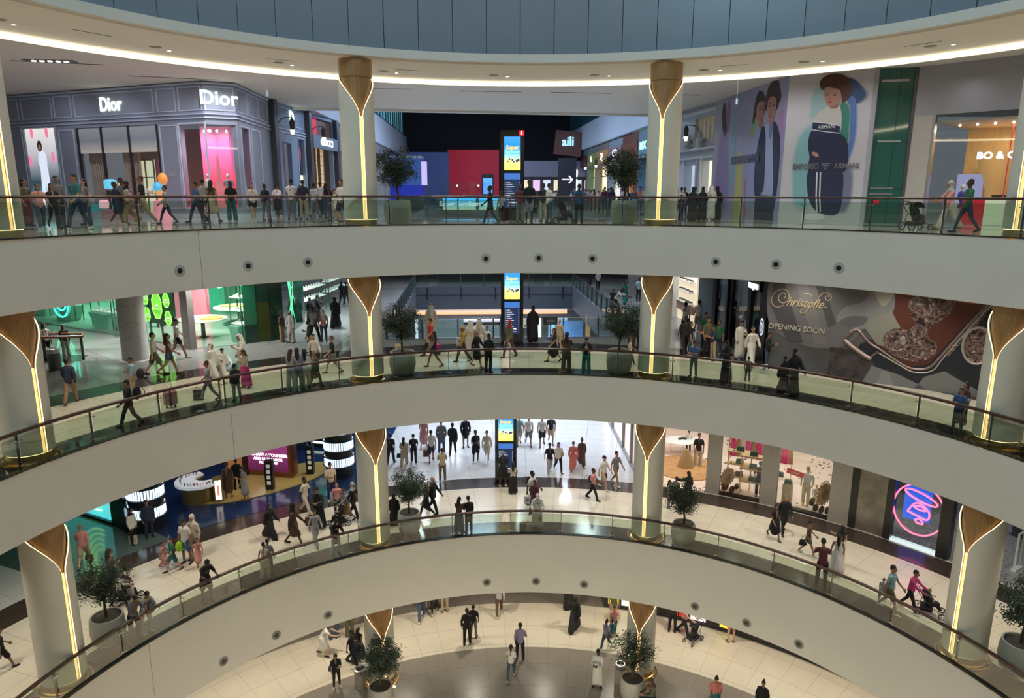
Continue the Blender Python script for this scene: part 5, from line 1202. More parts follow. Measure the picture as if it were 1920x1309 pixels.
MB().box((6.0, 55, ZC + 3.6), (0.35, 0.3, 5.8)).build('golden_post', mat('golden post', (0.6, 0.4, 0.15), 0.3, 0.8, emit=(0.5, 0.32, 0.12), strength=0.35), t)
MB().box((4.6, 58, ZC + 2.8), (2.6, 0.2, 5.5)).build('blue_pane', mat('blue pane', (0.08, 0.2, 0.5), 0.2, emit=(0.1, 0.25, 0.6), strength=0.4), t)
MB().box((6.9, 50, ZC + 3.0), (0.3, 14, 0.5), 0, R_(-24)).build('slanting_beam', mat('pale beam', (0.4, 0.45, 0.5), 0.5), t)

# ================================================================ SECOND GALLERY, RIGHT
fsh = Front((10.75, 46.3), (11.1, 41.8))
t = thing('shoe_shop', 'brightly lit cream shop with shelves of dark shoes beside the right-of-centre column', 'shop front')
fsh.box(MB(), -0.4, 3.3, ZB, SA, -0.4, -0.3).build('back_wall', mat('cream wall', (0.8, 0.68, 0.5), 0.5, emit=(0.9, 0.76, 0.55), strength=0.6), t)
for z in (ZB + 1.3, ZB + 2.0, ZB + 2.65, ZB + 3.3):
    sh = fsh.box(MB(), 0.1, 3.0, z, z + 0.04, -0.3, 0.05).build('shelf', mat('white shelf', (0.85, 0.8, 0.7), 0.4), t)
    m = MB()
    for k in range(4):
        c = fsh.p(0.5 + 0.65 * k, z + 0.1, -0.1); m.tube([c, c + Vector((0.12, -0.1, 0.02)), c + Vector((0.22, -0.18, -0.03))], [0.06, 0.06, 0.03], 6)
    m.build('shoes', DARK, sh)
fsh.box(MB(), 0.0, 3.2, ZB + 0.7, ZB + 1.2, -0.3, -0.1).build('wood_drawer', mat('rose wood', (0.5, 0.3, 0.22), 0.5), t)
m = MB(); fsh.box(m, -0.7, -0.3, ZB, SA, -0.3, 0.3); m.build('white_post', mat('white post', (0.6, 0.6, 0.58), 0.4), t)
fdk = Front((11.12, 41.7), (11.95, 32.6))
t = thing('dark_fashion_shop', 'dark glazed fashion shop front with black posts left of the grey silver-tray hoarding', 'shop front')
fdk.box(MB(), 0, 2.2, ZB, SA, -0.3, 0).build('grey_wall', mat('blue grey wall panel', (0.12, 0.14, 0.15), 0.5), t)
fdk.box(MB(), 2.2, 9.1, ZB, SA, -1.8, -1.7).build('dark_interior', mat('dark interior', (0.05, 0.06, 0.08), 0.3, emit=(0.05, 0.06, 0.09), strength=0.4), t)
m = MB()
for s, w in ((2.2, 0.5), (4.2, 0.15), (4.75, 0.15), (6.9, 0.35), (8.3, 0.75)): fdk.box(m, s, s + w, ZB, SA, -0.25, 0.05)
m.build('post', mat('black metal post', (0.015, 0.015, 0.018), 0.3, 0.4), t)
fdk.box(MB(), 2.2, 8.6, ZB, SA, -0.06, -0.04).build('shop_glass', CLEAR, t)
fdk.box(MB(), 7.0, 8.35, SA - 1.15, SA - 0.5, -0.05, 0.15).build('sign_board', BLACK, t)
fdk.text('BOSS JARDI', SIGNW, 7.65, SA - 0.95, 0.34, 0.17, t, sx=0.62, bold=0.01)
for k in range(4):
    fdk.flat(emat('emblem white', (0.9, 0.9, 0.9), 1.0), ell(8.68, ZB + 1.85, 0.2 - 0.045 * k, 0.42 - 0.09 * k), t, 'oval_emblem', 0.055 + 0.004 * k) if k % 2 == 0 else fdk.flat(BLACK, ell(8.68, ZB + 1.85, 0.2 - 0.045 * k, 0.42 - 0.09 * k), t, 'oval_emblem', 0.055 + 0.004 * k)
fdk.box(MB(), 7.2, 8.2, ZB + 1.6, ZB + 3.6, -1.6, -1.55).build('lit_recess', mat('amber recess', (0.4, 0.25, 0.1), 0.5, emit=(0.6, 0.35, 0.12), strength=0.5), t)
mannequin(fdk.p(5.3, ZB, -0.8), 0.6, (0.3, 0.03, 0.08), (0.35, 0.03, 0.1), 'mannequin in dark red dress in the dark shop window, left of its pair', skirt=True, h=2.6)
mannequin(fdk.p(6.3, ZB, -0.8), 0.6, (0.06, 0.09, 0.13), (0.05, 0.07, 0.1), 'tall mannequin in dark teal outfit in the middle of the dark shop window', h=2.8)
mannequin(fdk.p(7.7, ZB, -0.8), 0.6, (0.10, 0.10, 0.22), (0.08, 0.08, 0.16), 'mannequin in blue suit under the white lettering of the dark shop', h=2.7)

fx = Front((11.95, 32.45), (19.9, 26.75))
t = thing('silverware_hoarding', 'long dark grey hoarding with gold Christofle script, OPENING SOON and a silver tray picture', 'hoarding')
fx.box(MB(), 0, fx.L, ZB, SA + 0.3, -0.2, 0).build('panel', mat('hoarding grey', (0.085, 0.085, 0.095), 0.6, noise=0.25, nscale=0.5, bump=0), t)
Z0 = ZB
def xr(name, col, poly, nm, o, rough=0.5, metal=0.0, **k): fx.flat(mat(name, col, rough, metal, **k), [(s, Z0 + z) for s, z in poly], t, nm, o, 0.004)
def curve(pts, k=5): return [(p.x, p.y) for p in smoothpath([(a, b, 0) for a, b in pts], k, True)]
xr('cloth mid', (0.14, 0.14, 0.155), curve([(0.0, 4.6), (1.3, 4.7), (3.6, 4.6), (4.4, 4.0), (4.3, 3.0), (3.6, 1.7), (2.7, 1.3), (1.4, 1.35), (0.0, 2.2)]), 'printed_cloth', 0.002)
xr('cloth dark', (0.07, 0.07, 0.085), [(0.1, 4.4), (0.5, 4.2), (1.6, 1.4), (0.9, 1.4), (0.0, 3.0)], 'printed_fold', 0.006)
xr('cloth dark', 0, [(1.7, 4.6), (2.1, 4.6), (2.9, 2.4), (2.6, 2.2)], 'printed_fold', 0.006)
xr('cloth pale', (0.17, 0.17, 0.182), [(0.9, 4.5), (1.4, 4.5), (2.6, 1.5), (2.1, 1.4)], 'printed_fold', 0.005)
xr('cloth light', (0.22, 0.225, 0.25), curve([(2.9, 2.6), (3.2, 3.2), (3.9, 3.5), (4.3, 4.3), (4.9, 4.3), (5.1, 3.3), (4.6, 2.5), (3.6, 2.3)]), 'printed_napkin', 0.008)
xr('cloth shade', (0.12, 0.12, 0.14), curve([(3.0, 2.5), (3.4, 2.8), (4.1, 2.85), (4.0, 2.5), (3.4, 2.3)]), 'printed_fold', 0.012)
xr('cloth white', (0.36, 0.355, 0.31), curve([(4.2, 4.2), (4.6, 4.4), (5.0, 4.1), (4.9, 3.6), (4.6, 3.4)]), 'printed_napkin', 0.012)
xr('marble dark', (0.05, 0.04, 0.045), [(2.75, 1.35), (4.1, 1.4), (4.6, 0.8), (4.4, 0.0), (2.75, 0.0)], 'printed_marble', 0.004, noise=0.6, nscale=3)
xr('night blue', (0.014, 0.018, 0.03), [(3.9, 1.6), (8.6, 4.6), (9.7, 4.6), (9.7, 0.0), (4.3, 0.0)], 'printed_ground', 0.003)
xr('mahogany', (0.10, 0.028, 0.02), [(4.4, 1.8), (5.0, 4.6), (8.7, 4.6), (6.6, 1.1), (5.9, 0.9)], 'printed_tray_floor', 0.006)
xr('tray reflect', (0.24, 0.25, 0.23), [(3.9, 2.6), (5.0, 3.2), (5.5, 2.4), (5.2, 1.6), (4.6, 1.7)], 'printed_reflection', 0.009)
xr('wrist skin', (0.36, 0.10, 0.06), curve([(4.9, 4.6), (5.1, 4.1), (5.8, 3.95), (7.0, 3.85), (7.9, 3.75), (8.0, 3.95), (7.2, 4.15), (6.2, 4.6)]), 'printed_hand', 0.012)
def relief(pts, rad, nm, m): return MB().tube(smoothpath([fx.p(a, Z0 + b, 0.012) for a, b in pts], 5), rad, 5).build(nm, m, t)
SIL = mat('print silver', (0.25, 0.185, 0.185), 0.4, 0.2); SILD = mat('print silver shade', (0.1, 0.07, 0.075), 0.4, 0.2); SILP = mat('print silver light', (0.42, 0.4, 0.38), 0.4, 0.1)
relief([(3.5, 2.1), (3.8, 2.25), (4.3, 1.75), (4.75, 1.5), (5.5, 1.05), (6.0, 0.85), (6.6, 0.95), (7.0, 1.5), (7.8, 2.9), (8.6, 4.2)], 0.05, 'printed_tray_rim', SIL)
relief([(4.7, 1.35), (5.5, 0.95), (6.1, 0.7), (6.75, 0.85), (7.1, 1.45), (7.9, 2.85), (8.7, 4.15)], 0.03, 'printed_tray_rim', SILP)
relief([(3.3, 1.75), (3.7, 1.45), (4.2, 1.15), (4.45, 1.05)], 0.09, 'printed_tray_handle', SIL)
relief([(4.4, 1.1), (4.7, 1.4)], 0.06, 'printed_tray_handle', SILD)
relief([(3.3, 1.8), (3.6, 2.1)], 0.06, 'printed_tray_handle', SILD)
rnd = random.Random(12)
SPR = bpy.data.materials.new('engraved silver print'); SPR.use_nodes = True; nt = SPR.node_tree; b_ = nt.nodes['Principled BSDF']
g_ = nt.nodes.new('ShaderNodeNewGeometry'); nz = nt.nodes.new('ShaderNodeTexNoise'); nz.inputs['Scale'].default_value = 3.2; nz.inputs['Detail'].default_value = 6; nz.inputs['Distortion'].default_value = 2.6
nt.links.new(g_.outputs['Position'], nz.inputs['Vector']); rp = nt.nodes.new('ShaderNodeValToRGB'); nt.links.new(nz.outputs['Fac'], rp.inputs[0]); e_ = rp.color_ramp.elements
e_[0].position = 0.38; e_[0].color = (0.01, 0.008, 0.01, 1); e_[1].position = 0.66; e_[1].color = (0.55, 0.5, 0.48, 1)
for q_, c_ in ((0.46, (0.09, 0.045, 0.045)), (0.5, (0.3, 0.22, 0.22)), (0.54, (0.04, 0.03, 0.035)), (0.6, (0.22, 0.1, 0.08))): x_ = e_.new(q_); x_.color = c_ + (1,)
nt.links.new(rp.outputs[0], b_.inputs['Base Color']); b_.inputs['Roughness'].default_value = 0.5; MATS['print silver base'] = SPR
def blob(pts): return curve(pts, 4)
xr('print silver base', 0, blob([(5.75, 3.1), (5.6, 3.7), (5.9, 4.1), (6.6, 4.1), (7.2, 3.9), (7.2, 3.4), (6.8, 2.95), (6.45, 2.6), (6.5, 2.2), (6.8, 2.0), (6.75, 1.55), (6.3, 1.2), (5.7, 1.2), (5.2, 1.35), (4.85, 1.8), (4.9, 2.25), (5.3, 2.5), (5.7, 2.45), (5.95, 2.7)]), 'printed_goblet', 0.011)
xr('print silver base', 0, [(7.0, 1.6), (7.25, 1.5), (8.9, 4.3), (8.55, 4.35)], 'printed_tray_edge', 0.009)
for (cx_, cz_, rx_, rz_) in ((6.35, 3.55, 0.75, 0.42), (5.35, 1.95, 0.46, 0.42), (6.1, 2.35, 0.32, 0.35), (6.2, 1.6, 0.3, 0.26)):
    xr('print silver base', 0, ell(cx_, cz_, rx_, rz_), 'printed_goblet', 0.014)
    for k in range(9):
        a = rnd.random() * 6.28; q = rnd.random() * 0.6
        c_ = (cx_ + rx_ * q * cos(a), cz_ + rz_ * q * sin(a))
        fx.flat((SILP, SILD, SIL)[k % 3], [(s, Z0 + z) for s, z in ell(c_[0], c_[1], rx_ * 0.34 * rnd.random() + 0.04, rz_ * 0.2 * rnd.random() + 0.03, 8, rnd.random() * 3)], t, 'printed_glint', 0.019)
    fx_pts = [fx.p(cx_ + rx_ * cos(R_(a)), Z0 + cz_ + rz_ * sin(R_(a)), 0.02) for a in range(0, 360, 20)]
    MB().tube(fx_pts, 0.018, 5, closed=True).build('printed_goblet_rim', SIL, t)
xr('stone grey', (0.2, 0.2, 0.21), [(4.5, 0.75), (5.6, 0.5), (6.6, 0.1), (6.4, 0.0), (4.2, 0.0)], 'printed_stone', 0.008)
xr('stone pale', (0.26, 0.26, 0.27), [(4.9, 0.6), (5.2, 0.55), (5.4, 0.0), (4.8, 0.0)], 'printed_stone', 0.012)
xr('stone grey', 0, [(6.5, 0.55), (7.2, 0.9), (8.6, 0.2), (8.6, 0.0), (6.2, 0.0)], 'printed_stone', 0.008)
xr('print silver base', 0, ell(8.2, 2.1, 0.5, 0.75), 'printed_goblet', 0.014)
MB().tube([fx.p(8.2 + 0.5 * cos(R_(a)), Z0 + 2.1 + 0.75 * sin(R_(a)), 0.02) for a in range(0, 360, 20)], 0.05, 5, closed=True).build('printed_goblet_rim', SILP, t)
GOLD = mat('gold script', (0.5, 0.42, 0.26), 0.5)
fx.text('OPENING SOON', mat('cream letters', (0.5, 0.49, 0.44), 0.5), 1.24, ZB + 2.02, 0.36, 0.02, t, sx=0.92)
fx.text('hristofle', GOLD, 1.5, ZB + 3.22, 0.58, 0.02, t, shear=0.45, sx=0.82)
def script(pts, r=0.018): MB().tube(smoothpath([fx.p(a, Z0 + b, 0.02) for a, b in pts], 6), r, 5).build('script_stroke', GOLD, t)
script([(0.62, 3.35), (0.66, 3.55), (0.5, 3.6), (0.36, 3.4), (0.42, 3.2), (0.62, 3.15), (0.8, 3.35), (0.75, 3.65), (0.5, 3.78), (0.2, 3.62), (0.06, 3.35), (0.1, 3.05), (0.35, 2.93), (0.62, 3.05)])
script([(2.1, 3.55), (2.25, 3.75), (2.5, 3.72), (2.62, 3.55), (2.5, 3.42), (2.36, 3.5), (2.4, 3.62), (2.52, 3.6)])
script([(1.75, 3.3), (1.7, 2.95), (1.5, 2.75), (1.35, 2.8), (1.45, 2.95)]); script([(2.2, 3.05), (2.45, 3.12)])
script([(1.42, 3.62), (1.6, 3.66), (1.78, 3.6)])

# ================================================================ THIRD GALLERY (lower middle), LEFT: beauty hall
struct(MB().prism([tuple(P(22.65, a)[:2]) for a in range(-48, -21, 3)] + [(-8.0, 42), (-8.0, 60), (-34, 60), (-24, 36), (-19.6, 32.9)], ZC + 0.004, ZC + 0.014).build('floor_beauty_hall', mat('midnight blue floor', (0.012, 0.03, 0.09), 0.12, noise=0.3, nscale=0.6)))
struct(MB().prism([tuple(P(22.6, a)[:2]) for a in range(-60, -47, 2)] + [(-19.6, 32.9), (-26, 36), (-27, 30)], ZC + 0.003, ZC + 0.012).build('floor_teal_shop', mat('teal grey floor', (0.09, 0.13, 0.13), 0.1)))
t = thing('oval_carpet', 'big oval mustard yellow stage floor in the beauty hall', 'stage', (-13.7, 37.2, ZC))
n = 48; el = [(4.2 * cos(2 * pi * k / n) * cos(0.75) - 2.6 * sin(2 * pi * k / n) * sin(-0.1), 4.2 * cos(2 * pi * k / n) * 0.45 + 2.3 * sin(2 * pi * k / n)) for k in range(n)]
MB().prism(el, 0.01, 0.06).build('floor', mat('mustard gloss', (0.42, 0.32, 0.11), 0.16), t)
for (x, y, e) in ((-13.7, 37.0, 260), (-11.2, 38.6, 200), (-16.4, 35.8, 200)):
    lamp('SPOT', (x, y, SB + 0.3), e, (1, 0.9, 0.7), 0.15, aim=(x, y, ZC), spot=100, blend=0.9)
for (x, y) in ((-19, 36), (-11, 43), (-17, 42), (-24, 42)):
    lamp('SPOT', (x, y, SB + 0.3), 160, (0.6, 0.75, 1.0), 0.15, aim=(x, y, ZC), spot=120, blend=0.9)
t = thing('crescent_counter', 'white crescent shaped make-up counter on a gold base in the beauty hall', 'counter', (-16.5, 34.9, ZC), R_(20))
out = [(1.15 * cos(R_(a)), 1.15 * sin(R_(a))) for a in range(90, 331, 12)] + [(0.35 + 0.55 * cos(R_(a)), 0.3 + 0.55 * sin(R_(a))) for a in range(330, 100, -15)]
MB().prism(out, 0.98, 1.12).build('counter_top', mat('white lacquer', (0.75, 0.77, 0.8), 0.25, emit=(0.6, 0.65, 0.7), strength=0.25), t)
MB().prism([(a * 0.75, b * 0.75) for a, b in out], 0.0, 0.98).build('base', mat('old gold', (0.28, 0.2, 0.07), 0.35, 0.6), t)
MB().lathe([(0.26, 0.05), (0.26, 1.35)], (0.95, -0.65, 0), 16).build('end_post', mat('gold post', (0.3, 0.22, 0.08), 0.35, 0.6), t)
MB().box((0.98, -0.9, 0.75), (0.3, 0.08, 1.05)).build('lit_label', emat('cream label', (1, 0.93, 0.75), 1.2), t)
MB().box((0.98, -0.95, 0.75), (0.1, 0.02, 0.55)).build('label_mark', emat('orange label', (0.8, 0.25, 0.15), 0.9), t)
rnd = random.Random(3)
for k in range(22):
    a = R_(100 + 10 * k); r = 0.75 + 0.2 * rnd.random()
    MB().cyl((r * cos(a), r * sin(a), 1.12), (r * cos(a), r * sin(a), 1.2 + 0.08 * rnd.random()), 0.03, n=6).build('make_up_bottle', mat('bottle %d' % (k % 4), ((0.4, 0.05, 0.08), (0.08, 0.08, 0.1), (0.5, 0.35, 0.3), (0.7, 0.7, 0.7))[k % 4], 0.3), t)
def slat_tower(loc, label):
    t = thing('slatted_light_tower', label, 'display', loc, 0, 'slatted light towers')
    MB().lathe([(0.78, 0), (0.78, 5.6)], n=32).build('core', mat('tower black', (0.01, 0.012, 0.016), 0.3), t)
    W = emat('cool slat white', (0.62, 0.82, 1.0), 1.7)
    for k in range(5):
        z = 0.75 + k * 0.95; m = MB()
        for i in range(40):
            a = 2 * pi * i / 40; m.box((0.82 * cos(a), 0.82 * sin(a), z + 0.24), (0.02, 0.085, 0.48), a)
        m.build('lit_slat_band', W, t)
        MB().lathe([(0.84, z - 0.06), (0.9, z - 0.04), (0.9, z - 0.01), (0.84, z)], n=32, caps=False).lathe([(0.84, z + 0.49), (0.9, z + 0.5), (0.9, z + 0.53), (0.84, z + 0.55)], n=32, caps=False).build('band_rim', mat('tower black', 0), t)
    return t
slat_tower((-17.6, 31.7, ZC), 'round black tower with five bands of white lit slats, near the left edge')
slat_tower((-9.9, 38.3, ZC), 'round black tower with five bands of white lit slats, left of the central column')
t = thing('dark_shop_wall', 'black glossy wall between the teal screen and the left slatted tower', 'wall')
MB().prism([(-19.5, 31.9), (-18.3, 31.0), (-19.5, 36.0), (-21, 35.5)], ZC, SB).build('panel', mat('gloss night', (0.008, 0.012, 0.022), 0.08), t)
ft = Front((-23.5, 34.0), (-19.45, 31.95))
t = thing('teal_light_wall', 'glowing teal and mint picture wall with neon rings left of the beauty hall', 'screen')
ft.box(MB(), 0, ft.L, ZC + 0.15, SB + 0.3, -0.2, -0.05).build('screen', grad_mat('teal mint', [(0.1, 0.75, 0.8), (0.15, 0.8, 0.75), (0.25, 0.75, 0.45), (0.15, 0.6, 0.4)], ZC + 0.15, ZC + 3.5, 0.75), t)
ft.box(MB(), -0.1, ft.L + 0.1, ZC, ZC + 0.15, -0.2, 0.1).build('plinth', BLACK, t)
for r in (0.7, 0.95, 1.2, 1.45, 1.7): MB().tube([ft.p(3.4 - r * cos(R_(a)), ZC + 2.4 - r * sin(R_(a)) * 1.1, 0.0) for a in range(-80, 110, 12)], 0.03, 5).build('neon_ring', emat('neon lime', (0.55, 1.0, 0.35), 2.2), t)
t = thing('advert_portal', 'copper framed portal with purple lips advert screen and white words in the beauty hall', 'screen', (-13.9, 38.3, ZC), R_(-12))
MB().box((0, 0, 2.9), (3.1, 0.7, 5.6)).build('frame', mat('copper frame', (0.35, 0.13, 0.06), 0.25, 0.8), t)
MB().box((0.1, -0.36, 2.5), (2.5, 0.03, 4.3)).build('screen', grad_mat('purple advert', [(0.15, 0.02, 0.09), (0.45, 0.06, 0.3), (0.3, 0.02, 0.12), (0.12, 0.01, 0.05)], ZC + 0.4, ZC + 4.6, 0.35), t)
MB().add([(0.25 + 0.7 * x, -0.385, 2.15 + z) for x, z in ((-1, 0), (-0.4, 0.3), (0, 0.22), (0.5, 0.35), (1.2, 0.45), (0.6, -0.15), (0, -0.3), (-0.6, -0.2))], [tuple(range(8))]).build('lips_picture', emat('lips magenta', (0.75, 0.04, 0.16), 0.8), t)
MB().add([(-1.1, -0.385, 2.9), (-0.75, -0.385, 2.6), (-0.75, -0.385, 1.6), (-1.1, -0.385, 1.2)], [(0, 1, 2, 3)]).build('pale_corner', emat('pale pink', (0.9, 0.6, 0.8), 0.9), t)
for k, (s, z) in enumerate((('94% SAW A YOUNGER', 1.35), ('AND LIFTED LOOK', 1.1), ('FROM 1st DAY', 0.88))):
    put_text(s, emat('words white', (1, 1, 1), 1.5), Matrix.Rotation(R_(-12), 3, 'Z') @ Vector((0.15, -0.4, z)) + Vector((-13.9, 38.3, ZC)), (cos(R_(-12)), sin(R_(-12)), 0), 0.24 - 0.03 * k, 0.005, t, bold=0.008)
MB().tube([(-2.1 + 0.33 * cos(R_(a)), -0.2, 4.0 + 1.15 * sin(R_(a))) for a in range(0, 360, 20)], 0.05, 6, closed=True).build('ring_light', emat('pink white ring', (1, 0.8, 0.75), 2.2), t)
MB().box((-2.3, 0.1, 2.9), (0.9, 0.5, 5.6)).build('copper_pier', mat('lit copper', (0.4, 0.17, 0.06), 0.3, 0.6, emit=(0.8, 0.35, 0.12), strength=0.25), t)
def tester_pod(loc, label, k=1):
    t = thing('tester_stand', label, 'display', loc, 0, 'tester stands on the oval stage')
    MB().box((0, 0, 0.85), (0.42, 0.35, 1.7)).lathe([(0.3, 0.0), (0.3, 0.05)], n=16).build('body', BLACK, t)
    m = MB()
    for q in range(4): m.box((0, -0.18, 0.45 + q * 0.32), (0.2, 0.03, 0.2))
    m.build('product_boxes', mat('pale box', (0.5, 0.5, 0.45), 0.4, emit=(0.5, 0.5, 0.42), strength=0.4), t)
    MB().tube([(0.14 * cos(R_(a)), 0, 1.86 + 0.14 * sin(R_(a))) for a in range(0, 360, 30)], 0.03, 6, closed=True).build('ring', CHROME, t)
    return t
tester_pod((-13.2, 36.2, ZC), 'black tester stand in front of the purple advert screen')
tester_pod((-11.6, 38.4, ZC), 'black tester stand at the right end of the oval stage')
t = thing('black_kiosk', 'black kiosk with glowing green screen and light strips at the back of the beauty hall', 'kiosk', (-11.9, 43.2, ZC), R_(-12))
MB().box((0, 0, 2.0), (1.6, 1.0, 4.0)).build('body', BLACK, t)
MB().box((0, -0.52, 3.2), (1.2, 0.03, 0.9)).build('screen', emat('mint screen', (0.1, 0.7, 0.45), 1.0), t)
MB().box((0, -0.52, 2.45), (1.3, 0.04, 0.1)).box((0, -0.52, 0.35), (1.4, 0.04, 0.12)).box((0, -0.52, 2.2), (0.8, 0.04, 0.08)).build('light_strip', emat('pale green strip', (0.8, 1, 0.85), 2), t)

# ================================================================ THIRD GALLERY: right-hand shops
MOS = bpy.data.materials.new('white terrazzo with dark chips'); MOS.use_nodes = True
nt = MOS.node_tree; b_ = nt.nodes['Principled BSDF']; vo = nt.nodes.new('ShaderNodeTexVoronoi'); vo.inputs['Scale'].default_value = 1.3
g_ = nt.nodes.new('ShaderNodeNewGeometry'); nt.links.new(g_.outputs['Position'], vo.inputs['Vector'])
rp = nt.nodes.new('ShaderNodeValToRGB'); rp.color_ramp.interpolation = 'CONSTANT'; rp.color_ramp.elements[0].color = (0.12, 0.09, 0.08, 1); rp.color_ramp.elements[1].color = (0.85, 0.72, 0.62, 1); rp.color_ramp.elements[1].position = 0.13
nt.links.new(vo.outputs['Distance'], rp.inputs[0]); nt.links.new(rp.outputs[0], b_.inputs['Base Color']); b_.inputs['Roughness'].default_value = 0.25
arcp = [tuple(P(22.8, a)[:2]) for a in (16.8, 20, 24, 28, 32, 36, 40, 43)]
struct(MB().prism(arcp + [(20, 40), (17, 55), (8.0, 50)], ZC + 0.004, ZC + 0.016).build('floor_white_shop', MOS))
for (x, y) in ((9.8, 40.5), (13, 38), (16, 35.5), (12, 45), (16.5, 40)):
    lamp('SPOT', (x, y, SB + 0.2), 520, (1, 0.9, 0.8), 0.2, aim=(x, y, ZC), spot=135, blend=0.8)
t = thing('white_shop_front', 'stone framed shop front with bright windows on the third level at right', 'shop front')
STN = mat('pale limestone', (0.34, 0.32, 0.29), 0.5, noise=0.05); PL = mat('brown black stone', (0.07, 0.05, 0.045), 0.15, noise=0.4, nscale=1.5)
def cyl_wall(a0, a1, z0, z1, m, nm, r0=22.75, r1=23.1, par=t): return MB().ring([(r0, z0), (r0, z1), (r1, z1), (r1, z0)], a0, a1, 1.0, False).build(nm, m, par)
for a0, a1 in ((25.2, 27.0), (32.3, 34.3), (40.8, 43.2)): cyl_wall(a0, a1, ZC, SB, STN, 'stone_pier')
cyl_wall(27.0, 32.3, ZC + 0.02, ZC + 0.12, STEEL, 'sill'); cyl_wall(34.3, 40.8, ZC + 0.02, ZC + 0.12, STEEL, 'sill')
cyl_wall(27.0, 32.3, ZC + 0.12, SB, CLEAR, 'window_glass', 22.9, 22.93); cyl_wall(34.3, 40.8, ZC + 0.12, SB, CLEAR, 'window_glass', 22.9, 22.93)
cyl_wall(43.2, 44.0, ZC, SB, mat('dark metal post', (0.05, 0.05, 0.05), 0.35, 0.5), 'metal_post', 22.7); cyl_wall(47.2, 48.0, ZC, SB, mat('dark metal post', 0), 'metal_post', 22.7); cyl_wall(53.0, 54.2, ZC, SB, mat('dark metal post', 0), 'metal_post', 22.7)
cyl_wall(44.0, 47.2, ZC, SB, mat('brushed bronze panel', (0.30, 0.28, 0.24), 0.3, 0.7, noise=0.3, nscale=1.2, bump=0.3), 'bronze_panel')
# back walls of the white shop
x = MB(); x.box((12.2, 51, ZC + 2.6), (9, 0.3, 5.2), R_(8)); x.box((19.6, 41, ZC + 2.6), (0.3, 14, 5.2)); struct(x.build('wall_white_shop_back', mat('warm white wall', (0.7, 0.6, 0.52), 0.5)))
# glass wall of the same shop along the corridor
fcw = Front((7.15, 37.6), (6.8, 50.5))
t = thing('corridor_window', 'narrow raking shop window with pale poster along the right of the lower corridor', 'shop front')
fcw.box(MB(), 0.0, 13, ZC, SB, -0.25, -0.15).build('lit_panel', grad_mat('pink cream panel', [(0.85, 0.7, 0.6), (0.8, 0.62, 0.58), (0.75, 0.65, 0.55)], ZC, SB, 0.55), t)
m = MB()
for s in (0, 2.4, 5, 9, 12.9): fcw.box(m, s, s + 0.18, ZC, SB, -0.2, 0.02)
fcw.box(m, 0, 13, ZC, ZC + 0.12, -0.2, 0.02); m.build('window_frame', mat('grey frame', (0.2, 0.2, 0.2), 0.4), t)
fcw.box(MB(), 0.7, 1.1, ZC + 1.0, ZC + 3.4, -0.14, -0.05).build('pink_garment', mat('pink garment', (0.8, 0.08, 0.3), 0.6), t)
for s, z in ((3.2, 2.8), (3.6, 2.3)): fcw.flat(mat('plum mark', (0.2, 0.06, 0.1), 0.5), [(s, ZC + z), (s + 0.4, ZC + z + 0.4), (s + 0.5, ZC + z - 0.2)], t, 'printed_mark', -0.13)
# giant straw hat display
t = thing('straw_hat_display', 'giant tan straw hat with cone crown lying on the white shop floor', 'display', (10.3, 39.4, ZC + 0.02))
STR = mat('straw', (0.48, 0.28, 0.12), 0.7, noise=0.15, nscale=3)
MB().lathe([(1.95, 0.0), (1.95, 0.05), (1.2, 0.09), (0.55, 0.1)], n=40).build('brim', STR, t)
MB().lathe([(0.5, 0.08), (0.42, 0.4), (0.22, 0.95), (0.12, 1.15)], n=20).build('crown', mat('straw crown', (0.36, 0.24, 0.11), 0.7), t)
t = thing('white_display_table', 'white cloud shaped display table with black shoes behind the giant straw hat', 'table', (10.6, 41.9, ZC + 0.02))
MB().lathe([(0.95, 0.78), (1.0, 0.82), (0.95, 0.86)], n=24, sx=1.2, sy=0.8).lathe([(0.45, 0.76), (0.45, 0.84)], (0.9, 0.2, 0), 16).build('table_top', mat('pale blue white', (0.75, 0.82, 0.85), 0.3), t)
for x_, y_ in ((0.6, 0.3), (-0.6, 0.3), (0, -0.4)): MB().cyl((x_, y_, 0), (x_, y_, 0.8), 0.03).build('leg', mat('white leg', (0.7, 0.7, 0.7), 0.4), t)
MB().tube([(-0.2, 0, 0.9), (0.1, 0.1, 0.95), (0.3, 0, 0.9)], 0.07, 6).build('handbag', DARK, t)
def shelf_unit(loc, rz, label, n=3):
    t = thing('brass_shelf', label, 'shelf', loc, rz, 'brass shelf units in the window')
    for x_ in (-0.6, 0.6):
        for y_ in (-0.2, 0.2): MB().cyl((x_, y_, 0), (x_, y_, 2.3), 0.018, n=5).build('upright', BRASS, t)
    for k in range(n):
        z = 0.75 + 0.72 * k
        s_ = MB().box((0, 0, z), (1.35, 0.5, 0.05)).build('shelf', mat('pale oak shelf', (0.6, 0.42, 0.22), 0.5), t)
        MB().box((0.0, 0, z + 0.15), (0.42, 0.2, 0.24), 0, 0, 0, 0.85).build('green_handbag', mat('green leather', (0.01, 0.09, 0.05), 0.35) if k else DARK, s_)
    return t
shelf_unit(P(24.0, 28.9, ZC + 0.02), R_(-25), 'brass shelf unit holding green handbags, left of the two in the sunflower window')
shelf_unit(P(23.6, 30.8, ZC + 0.02), R_(-25), 'brass shelf unit holding green handbags, right of the two in the sunflower window')
